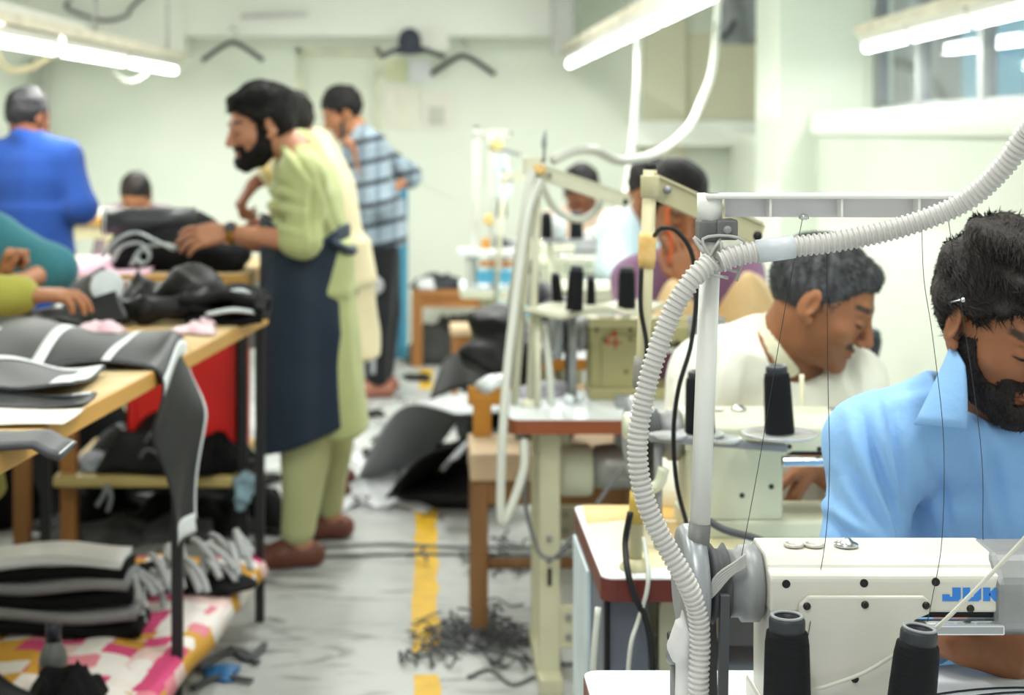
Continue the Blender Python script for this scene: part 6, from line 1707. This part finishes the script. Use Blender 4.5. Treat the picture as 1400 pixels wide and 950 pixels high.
def stand(label, px, Y, ytop, arm_to, m_p, taped, extra=None, r=.0125, flat_pole=None):
    base = V3(pt(px[0], 0, Y)[0], Y, .76); top = pt(px[1], ytop, Y)
    t = thing('thread_stand', label, 'thread stand', base)
    part('base', MB().lathe([(.001, 0), (.028, 0), (.028, .006), (.016, .02), (.001, .02)], base, seg=16), m_p, t, smooth=True)
    part('pole', MB().cyl(base, top, r, seg=14), m_p, t, smooth=True)
    part('pole_cap', MB().cyl(top, top + V3(0, 0, .012), r * .9, seg=12), m_hole, t, smooth=True)
    part('bracket', MB().lathe([(r + .004, -.02), (r + .005, -.018), (r + .005, .018), (r + .004, .02)], top - V3(0, 0, .03), (0, 0, 1), 14), m_p, t, smooth=True)
    a = top - V3(0, .002, .028)
    arm_o = part('arm', MB().bar(a, arm_to, .012, .042), m_p, t, bevel=.002)
    part('arm_edge', MB().bar(a + V3(0, 0, .022), np.array(arm_to) + V3(0, 0, .022), .02, .005), m_p, t)
    part('arm_pivot', MB().cyl(a + V3(.03, -.012, -.008), a + V3(.03, .012, -.008), .007, seg=10), m_grey, t, smooth=True)
    part('arm_tip', MB().cyl(np.array(arm_to) + V3(-.008, -.012, .0), np.array(arm_to) + V3(-.008, .012, .0), .009, seg=10), m_hole, t, smooth=True)
    return t
m_ys = mat('yellowed_steel', '#bdb691', rough=.45, var=.08, scale=8)
s2 = stand('yellowed thread stand with masking tape on its pole, standing on the second table', (868, 889), 2.88, 232, pt(1040, 322, 2.95), m_ys, True)
pa = lambda y: V3(pt(868 + 21 * (778 - y) / 546, 0, 2.88)[0], 2.88, pt(0, y, 2.88)[2])
part('masking_tape', MB().tube([pa(366), pa(352), pa(340), pa(325), pa(318)], [.0145, .0165, .0155, .017, .0145], 12), mat('masking_tape', '#e0b25e', rough=.7, hex2='#edc98a', scale=40), s2, smooth=True, label='ochre masking tape')
part('grey_tape', MB().tube([pa(530), pa(515), pa(500), pa(488)], [.0165, .0175, .0172, .016], 12), mat('grey_tape', '#8d8c85', rough=.6, var=.1), s2, smooth=True, label='grey tape')
part('yellow_tape', MB().tube([pa(715), pa(700), pa(685), pa(672)], [.0145, .015, .015, .0145], 12), mat('yellow_sleeve', '#c9a94e', rough=.6), s2, smooth=True, label='yellow sleeve')
# cone tray of row 2
Yt = 3.02
tr = thing('cone_tray', 'grey cone tray with round dishes on the second thread stand', 'cone tray', pt(990, 605, Yt))
part('crossbar', MB().bar(pt(886, 597, Yt), pt(1075, 612, Yt), .03, .014), m_grey, tr, bevel=.003)
part('post', MB().cyl(V3(pt(900, 0, Yt)[0], Yt, .762), pt(900, 602, Yt), .008, seg=10), m_grey, tr, smooth=True)
for px, py, r_ in ((915, 592, .034), (990, 597, .034), (958, 590, .045), (1066, 590, .072)):
    part('dish', MB().lathe([(.001, 0), (r_ * .9, 0), (r_, .006), (r_ * .97, .007), (r_ * .85, .003), (.001, .003)], pt(px, py + 6, Yt if px != 958 else Yt + .03), seg=28), mat('dish_grey', '#c9cdce', rough=.2, metal=.3, var=.04), tr, smooth=True)
cone(pt(957, 594, Yt + .03) + V3(0, 0, .003), 'black thread cone half hidden by the nearest pole, on the second cone tray', CG, .118, (0, -.02, 0), .028)
cone(pt(1066, 594, Yt) + V3(0, 0, .003), 'black thread cone on the large dish in front of the white-shirt man', CG, .127, (0, -.05, 0), .0272)
for px, lab in ((878, 'black cable bowing off the taped pole and down past its base'), (915, 'black cable arching from the tape and hanging behind the nearest hose')):
    if px == 878: P4 = [pt(877, 366, 2.86), pt(876, 420, 2.86), pt(884, 470, 2.86), pt(882, 510, 2.86)]
    else: P4 = [pt(895, 322, 2.8), pt(905, 312, 2.75), pt(925, 316, 2.75), pt(945, 345, 2.75), pt(952, 400, 2.75), pt(945, 470, 2.75), pt(928, 530, 2.75), pt(921, 590, 2.78), pt(925, 660, 2.8), pt(940, 720, 2.85)]
    tag(part('power_cable', MB().tube(spline(P4, 8), .0042, 8), m_hole, smooth=True), lab, 'cable')
tag(part('power_cable', MB().tube(spline([pt(862, 700, 2.84), pt(855, 740, 2.84), pt(858, 780, 2.8), pt(868, 815, 2.79), pt(884, 850, 2.79), pt(892, 900, 2.78), pt(893, 960, 2.78)], 8), .006, 8), m_hole, smooth=True), 'thick black cable running over the dark red table edge', 'cable')
tag(part('power_cable', MB().tube(spline([pt(880, 735, 2.85), pt(886, 780, 2.8), pt(884, 810, 2.79), pt(872, 850, 2.79), pt(862, 885, 2.78), pt(856, 960, 2.78)], 8), .004, 8), m_pvc, smooth=True), 'thin pale cable crossing the black one at the dark red edge', 'cable')
tag(part('power_cable', MB().tube(spline([pt(958, 705, 2.9), pt(990, 724, 2.88), pt(1030, 735, 2.85), pt(1050, 745, 2.83), pt(1046, 765, 2.83), pt(1030, 775, 2.83)], 8), .007, 8), m_belt, smooth=True), 'grey-black cable curling behind the nearest handwheel', 'cable')
# pale castings under the second table
for i, (px, py, h_) in enumerate(((905, 835, .09), (928, 850, .13))):
    c = pt(px, py, 2.95)
    tag(part('treadle_rod', MB().tube(spline([c + V3(-.03, 0, .05), c + V3(0, 0, .03), c + V3(.02, 0, -.05), c + V3(.015, 0, -h_ - .1)], 6), .013, 8), m_mg, smooth=True), ['pale curved rod under the second table, left one', 'pale curved rod under the second table, right one'][i], 'rod')
wbx = thing('wooden_crate', 'orange-brown wooden crate on the floor under the second table', 'crate', (.56, 3.05, 0))
part('boards', MB().box(.42, .75, 2.95, 3.2, .0, .3), m_brownw, wbx, bevel=.004)
part('rim', MB().box(.41, .76, 2.94, 2.96, .26, .31), m_pine, wbx)
# lever and hub of the second machine, seen beside the hose
lv = thing('knee_lever', 'pale green lever beside the lower corrugated hose', 'lever', pt(885, 660, 3.0))
part('bar', MB().tube(spline([pt(908, 640, 3.0), pt(900, 662, 3.0), pt(882, 672, 3.0), pt(868, 690, 3.0)], 6), .011, 10), m_mg, lv, smooth=True)
part('hub', MB().lathe([(.02, -.02), (.026, -.016), (.026, .016), (.02, .02)], pt(866, 582, 3.05), (1, 0, 0), 18), m_mg, lv, smooth=True)
part('stem', MB().cyl(pt(866, 582, 3.05), pt(876, 684, 3.0), .008, seg=8), m_mg, lv, smooth=True)
part('foot', MB().cyl(pt(876, 684, 3.0), V3(pt(876, 684, 3.0)[0], 3.0, .762), .008, seg=8), m_mg, lv, smooth=True)

# ---- row 3
table('white sewing table with brown edge and cream slotted legs, third from the camera', .229, 1.55, 4.38, 4.88, m_brn, legx=.314)
m3 = machine('khaki machine marked with a red 4, third from the camera', .035, 4.72, m_mk)
# the red figure 4
px0, px1, py0, py1 = 829, 846, 455, 474
yq = 4.72 - .0205
def q4(a, b): p = pt(826 + 22 * a, 477 - 25 * b, yq); return V3(p[0], yq, p[2])
rd = mat('red_paint', '#b23a2a', rough=.5, var=.05)
f4 = MB()
for a, b, w in (((.7, 0), (.7, 1), .006), ((.7, 1), (.05, .36), .006), ((0, .33), (1.05, .33), .006)):
    f4.bar(q4(*a), q4(*b), .002, w, up=(0, 0, 1)) if abs(a[0] - b[0]) > .3 else f4.bar(q4(*a), q4(*b), w, .002, up=(0, 1, 0))
part('number_mark', f4, rd, PLATE[m3.name], label='red figure 4')
motor('silver motor with pale green pulley cover under the third table', pt(800, 0, 4.55)[0], 4.58, pt(0, 640, 4.55)[2])
m_cs = mat('cream_stand', '#d6d5bd', rough=.45, var=.05)
s3 = stand('cream thread stand with a sloping arm on the third table', (724, 737), 4.6, 222, pt(858, 276, 4.7), m_cs, True, r=.011)
part('inner_tube', MB().cyl(pt(700, 420, 4.58), pt(727, 232, 4.58), .016, seg=12), m_pvc, s3, smooth=True, label='white tube beside the pole')
part('second_post', MB().cyl(V3(pt(703, 0, 4.62)[0], 4.62, .76), pt(727, 250, 4.62), .012, seg=12), m_cs, s3, smooth=True)
part('tape', MB().lathe([(.016, -.012), (.019, 0), (.016, .012)], pt(738, 232, 4.58), (.2, -.2, 1), 12), MATS['masking_tape'], s3, smooth=True, label='ochre tape')
part('finial', MB().tube([pt(744, 222, 4.6), pt(744, 205, 4.6), pt(744, 198, 4.6), pt(744, 192, 4.6), pt(746, 178, 4.6)], [.004, .004, .008, .007, .002], 8), m_grey, s3, smooth=True)
part('bracket', MB().box(pt(716, 0, 4.6)[0], pt(740, 0, 4.6)[0], 4.585, 4.625, pt(0, 240, 4.6)[2], pt(0, 214, 4.6)[2]), m_cs, s3, bevel=.004)
Y3 = 4.58
tr3 = thing('cone_tray', 'cream cone tray with raised lips across the third thread stand', 'cone tray', pt(790, 430, Y3))
def trayf(U, V):
    a, b = pt(716, 432, Y3), pt(905, 424, Y3)
    x = a[0] + (b[0] - a[0]) * U; z = a[2] + (b[2] - a[2]) * U + .012 * np.cos(U * 12) * (1 - V * 1.6) + .012
    return np.stack([x, Y3 - .06 + .16 * V, z], -1)
part('tray', MB().sheet(trayf, 26, 8, .014), m_cs, tr3, smooth=True)
part('post', MB().cyl(V3(pt(735, 0, Y3)[0], Y3, .762), pt(735, 430, Y3), .01, seg=10), m_cs, tr3, smooth=True)
part('post', MB().cyl(V3(pt(783, 0, Y3 + .08)[0], Y3 + .08, .762), pt(783, 430, Y3 + .08), .012, seg=10), m_grey, tr3, smooth=True, label='grey post')
for px, py, Yc, h_, r_, tl, lab in ((763, 414, 4.7, .088, .0155, -.1, 'thin black thread cone at the left of the cream cone tray'), (785, 424, 4.52, .125, .024, .06, 'tallest black thread cone on the cream cone tray'),
                          (808, 418, 4.7, .085, .014, 0, 'thin black thread cone between the two thick ones'), (857, 420, 4.56, .115, .0265, 0, 'thick black thread cone at the right of the cream cone tray')):
    cone(pt(px, py, Yc), lab, CG, h_, (0, tl, 0), r_)
hose([pt(738, 246, 4.56), pt(722, 290, 4.5), pt(706, 400, 4.45), pt(694, 500, 4.4), pt(688, 580, 4.36), pt(685, 650, 4.35), pt(686, 712, 4.35), pt(700, 690, 4.36), pt(716, 640, 4.38), pt(716, 600, 4.4)], .0125, 'white hose running down the third stand and looping below the brown table edge')
hose([pt(742, 440, 4.6), pt(748, 480, 4.6), pt(752, 520, 4.6), pt(753, 555, 4.62)], .011, 'short white hose behind the cream pole', None)
hose([pt(722, 612, 4.42), pt(718, 680, 4.42), pt(728, 730, 4.42), pt(745, 762, 4.4), pt(790, 755, 4.4)], .006, 'thin grey cable tied round the third table leg', MATS['grey_cable'], 'power_cable', 'cable')
hose([pt(850, 640, 4.4), pt(800, 712, 4.38), pt(760, 762, 4.37)], .006, 'grey cable slanting from the silver motor to the table leg', MATS['grey_cable'], 'power_cable', 'cable')
# things lying on the third table
tag(part('white_plastic_roll', MB().tube([pt(690, 518, 4.75), pt(672, 522, 4.72), pt(660, 530, 4.7)], [.03, .035, .036], 16, flat=.6), m_lam, smooth=True), 'white rolled sheet poking past the left end of the third table', 'roll')
sdf_heap('cloth_bundle', 'crumpled grey and lilac cloth on the third table', 'cloth', [el(pt(750, 536, 4.8), (.06, .06, .03), k=.02), el(pt(728, 540, 4.75), (.04, .05, .025), k=.02)], cloth('lilac_grey', '#b9b6c4'), .01, 40, 4, .009)
for i, (px, py) in enumerate(((778, 523), (794, 524), (796, 541))):
    c = pt(px, py, 4.62); c[2] = max(c[2], .775)
    tag(part('bobbin', MB().lathe([(.001, -.012), (.014, -.012), (.014, -.009), (.008, -.008), (.008, .008), (.014, .009), (.014, .012), (.001, .012)], V3(c[0], 4.62 + .05 * i, .775), (.3, -1, 0), 14), m_lam, smooth=True), ['white bobbin left of the grey post on the third table', 'white bobbin behind the grey post on the third table', 'white bobbin in front of the khaki machine'][i], 'bobbin')
def tanf(U, V):
    a, b = pt(880, 0, 4.98)[0], pt(1056, 0, 4.98)[0]
    x = a + (b - a) * U
    z = .93 + .19 * np.exp(-((U - .82) / .2) ** 2) + .14 * np.exp(-((U - .22) / .16) ** 2) + .02 * np.sin(U * 17 + V * 6)
    z = z * (1 - (abs(V - .5) * 2) ** 3 * .16)
    return np.stack([x, 4.84 + .22 * V, z], -1)
tag(part('tan_leather', MB().sheet(tanf, 40, 14, .012), mat('tan_hide', '#d9b884', rough=.55, var=.08, scale=6), smooth=True), 'tan leather draped over the third machine before the mauve-shirt man', 'leather')
og = pt(916, 330, 5.02)
tag(part('orange_strip', MB().tube(spline([pt(915, 268, 5.06), pt(912, 300, 5.04), pt(918, 335, 5.04), pt(914, 360, 5.05)], 6), .012, 8, flat=.5), mat('orange_cloth', '#d9622a', rough=.7), smooth=True), 'orange strip held up before the mauve-shirt man\'s face', 'strip')
fb = V3(pt(1187, 0, 4.7)[0], 4.7, .76)
t = thing('flask', 'dark navy flask standing behind the shoulder of the blue-shirt man', 'flask', fb)
part('body', MB().lathe([(.03, 0), (.032, .01), (.03, .1), (.028, .12), (.036, .15), (.04, .175), (.036, .19)], fb, seg=20), mat('navy_gloss', '#1e2733', rough=.3), t, smooth=True)
part('lid', MB().lathe([(.037, .188), (.036, .2), (.024, .212), (.001, .215)], fb, seg=20), mat('navy_lid', '#37434f', rough=.25), t, smooth=True)

# wooden chair with black pieces hung on its back, behind the third table
ch = thing('wooden_chair', 'brown wooden chair with a pale seat edge in the aisle beside the third table', 'chair', (.36, 5.02, 0))
cx0, cx1 = pt(643, 0, 4.9)[0], .66
m_cw = mat('chair_brown', '#8a6238', rough=.55, var=.22, scale=9, stretch=(1, 1, .2))
m_cp = mat('chair_pale', '#cdb493', rough=.6, var=.08, scale=9, stretch=(.2, 1, 1))
part('seat', MB().box(cx0, cx1, 4.9, 5.24, .475, .56), m_cp, ch, bevel=.006)
part('seat_rail', MB().box(cx0 + .02, cx1 - .02, 4.915, 4.94, .40, .475), m_cw, ch)
for lx in (cx0 + .005, cx1 - .055):
    part('leg', MB().box(lx, lx + .05, 4.91, 4.96, 0, .475), m_cw, ch, bevel=.004)
    part('leg', MB().box(lx, lx + .05, 5.18, 5.23, 0, .475), m_cw, ch, bevel=.004)
    part('back_post', MB().box(lx + .012, lx + .072, 5.18, 5.23, .56, .69), m_orb, ch, bevel=.004)
part('back_rail', MB().box(cx0 + .0, cx1, 5.185, 5.225, .66, .72), m_orb, ch, bevel=.004)
part('stretcher', MB().cyl((cx0 + .03, 4.935, .215), (cx1 - .03, 4.935, .215), .017, seg=10), m_cw, ch, smooth=True)
sdf_heap('leather_bundle', 'black leather bundle piled on the back of the wooden chair', 'leather', [el(V3(.26, 5.3, .8), (.14, .12, .085), k=.04), el(V3(.24, 5.36, .9), (.09, .1, .08), k=.04)], m_bl, .02, 18, 8, .012)
part_l = tag(part('grey_sack', MB().sheet(lambda U, V: np.stack([.3 + .16 * U, 5.12 + .05 * np.sin(U * 7), .565 + .14 * V], -1), 12, 8, .04), mat('blue_grey_sack', '#7e8790', rough=.7, var=.1), smooth=True), 'blue-grey sack standing on the seat of the wooden chair', 'sack')

# ---- rows 4 to 6
table('white sewing table with an orange wooden edge, fourth from the camera', .298, 1.55, 5.56, 6.11, m_orb)
machine('pale green machine at the man in the pale blue shirt', .04, 5.84, m_mg)
sdf_heap('cloth_bundle', 'heap of black and grey cloth on the fourth table', 'cloth', [el(V3(.47, 5.8, .84), (.1, .1, .09), k=.04), el(V3(.38, 5.75, .8), (.08, .1, .05), k=.04)], mat('grey_black_cloth', '#3d4045', rough=.8, hex2='#8a8c90', scale=9), .02, 22, 6, .012)
tag(part('paper_stack', MB().box(.31, .42, 5.66, 5.85, .76, .8), m_paper, bevel=.004), 'white paper stack at the left end of the fourth table', 'paper')
table('white sewing table of the fifth machine, mostly hidden', .5, 1.55, 6.75, 7.3, m_brn)
machine('pale green machine under the two small black cones, fifth from the camera', .05, 7.0, m_mg)
t5 = stand('cream thread stand on the fifth table', (676, 690), 6.85, 235, pt(745, 240, 6.95), m_cs, False, r=.011)
Y5 = 6.95
tr5 = thing('cone_tray', 'grey cone tray above the fifth machine', 'cone tray', pt(790, 332, Y5))
part('tray', MB().box(pt(742, 0, Y5)[0], pt(856, 0, Y5)[0], Y5 - .06, Y5 + .06, pt(0, 332, Y5)[2], pt(0, 326, Y5)[2]), m_grey, tr5, bevel=.004)
part('post', MB().cyl(V3(pt(752, 0, Y5)[0], Y5, .762), pt(752, 330, Y5), .011, seg=10), m_cs, tr5, smooth=True)
cone(pt(747, 326, Y5), 'black thread cone left on the far grey tray', CG, .115, (0, 0, 0), .026)
cone(pt(788, 326, Y5), 'black thread cone right on the far grey tray', CG, .115, (0, 0, 0), .03)
tag(part('spool', MB().lathe([(.001, 0), (.03, 0), (.03, .1), (.02, .12), (.001, .12)], pt(764, 326, Y5 - .03), seg=16), m_lam, smooth=True), 'white spool between the two far black cones', 'spool')
tag(part('lamp_reflector', MB().lathe([(.001, .02), (.02, .018), (.035, .0), (.03, 0), (.001, .012)], pt(820, 320, 6.8), (-.3, -1, .2), 18), m_lam, smooth=True), 'small white oval lamp reflector beside the far cone tray', 'lamp')
o = bpy.data.objects['lamp_reflector']
table('white sewing table at the end of the row, near the small brown table', .172, 1.55, 7.95, 8.5, m_mg)
machine('pale green machine at the end of the row', .02, 8.2, m_mg)
t6 = stand('white thread stand with a tall pole at the end of the row', (648, 652), 8.05, 176, pt(700, 182, 8.1), m_pvc, False, r=.017)
part('side_pole', MB().cyl(V3(pt(672, 0, 8.02)[0], 8.02, .762), pt(672, 185, 8.02), .013, seg=10), m_pvc, t6, smooth=True)
part('crossbar', MB().bar(pt(668, 200, 8.0), pt(712, 212, 8.0), .02, .018), m_grey, t6)
c = pt(679, 198, 8.0)
tag(part('bulb', MB().lathe([(.001, .04), (.02, .035), (.032, .01), (.03, -.015), (.012, -.03), (.001, -.03)], c, seg=16), mat('pale_yellow_plastic', '#efd98c', rough=.5), smooth=True), 'pale yellow bulb on the crossbar of the furthest stand', 'bulb')
for px, py, h_, mm, lab in ((668, 300, .05, m_stain2, 'ochre tape blob halfway down the furthest stand'), (664, 335, .07, m_orb, 'orange spool on the furthest tray'), (684, 330, .06, m_hole, 'black spool on the furthest tray'), (686, 285, .09, m_hole, 'black cone hung on the furthest stand')):
    c = pt(px, py, 8.0)
    tag(part('spool', MB().lathe([(.018, -h_ / 2), (.026, -h_ / 2 + .005), (.02, h_ / 2 - .004), (.012, h_ / 2)], c, seg=14), mm, smooth=True), lab, 'spool')
tr6 = thing('cone_tray', 'white tray of the furthest thread stand', 'cone tray', pt(660, 346, 8.0))
part('tray', MB().box(pt(626, 0, 8)[0], pt(705, 0, 8)[0], 7.93, 8.07, pt(0, 349, 8)[2], pt(0, 340, 8)[2]), m_lam, tr6, bevel=.004)
part('wood_bar', MB().box(pt(655, 0, 8)[0], pt(705, 0, 8)[0], 7.9, 7.93, pt(0, 362, 8)[2], pt(0, 355, 8)[2]), m_brownw, tr6)
part('post', MB().cyl(V3(pt(640, 0, 8)[0], 8.0, .762), pt(640, 346, 8), .011, seg=10), m_pvc, tr6, smooth=True)
a = pt(675, 371, 7.98)
tag(part('blue_plate', MB().box(a[0] - .08, a[0] + .1, 7.98, 8.1, .79, .85), mat('sky_blue_plastic', '#63bfe6', rough=.4), bevel=.006), 'sky blue plastic tub on the furthest table', 'tub')
a = pt(715, 424, 6.8)
tag(part('blue_plate', MB().box(a[0] - .09, a[0] + .05, 6.8, 6.95, .762, .80), MATS['sky_blue_plastic'], bevel=.006), 'sky blue plastic tub on the fifth table behind the cream pole', 'tub')
sl = pt(668, 250, 7.9)
tag(part('cloth_strip', MB().sheet(lambda U, V: np.stack([pt(678, 0, 7.98)[0] + .07 * U + .01 * np.sin(V * 5), 7.98 + .01 * np.sin(U * 7), pt(0, 272, 7.98)[2] + .22 * V], -1), 8, 10, .004), cloth('ice_blue', '#dbe9ee'), smooth=True), 'pale blue cloth strip hanging from the furthest stand', 'cloth')
bx = V3(pt(640, 0, 8.9)[0], 8.9, 0)
w6 = thing('wooden_stool', 'small brown stool behind the furthest table', 'stool', bx)
part('seat', MB().box(bx[0] - .1, bx[0] + .12, 8.75, 9.05, .43, .47), m_cp, w6, bevel=.004)
part('apron', MB().box(bx[0] - .09, bx[0] + .11, 8.77, 8.79, .28, .43), m_brownw, w6)
for lx in (-.09, .08):
    for ly in (8.76, 9.01): part('leg', MB().box(bx[0] + lx, bx[0] + lx + .03, ly, ly + .03, 0, .43), m_brownw, w6)
# stools under the operators so that they sit on something
def op_stool(X, Y, seat, label):
    t = thing('operator_stool', label, 'stool', (X, Y, 0))
    z = seat - .125
    part('seat', MB().box(X - .17, X + .17, Y - .15, Y + .19, z - .03, z), m_cp, t, bevel=.004)
    for sx in (-.14, .14):
        for sy in (-.12, .16): part('leg', MB().box(X + sx - .018, X + sx + .018, Y + sy - .018, Y + sy + .018, 0, z - .03), m_cw, t)
op_stool(.93, 2.68, .56, 'wooden stool under the light blue shirt man'); op_stool(.80, 3.66, .56, 'wooden stool under the white-shirt man')
op_stool(.9, 5.55, .56, 'wooden stool under the mauve-shirt man'); op_stool(.9, 6.7, .56, 'wooden stool under the pale-blue-shirt man'); op_stool(.88, 9.15, .56, 'wooden stool under the beige-shirt man')
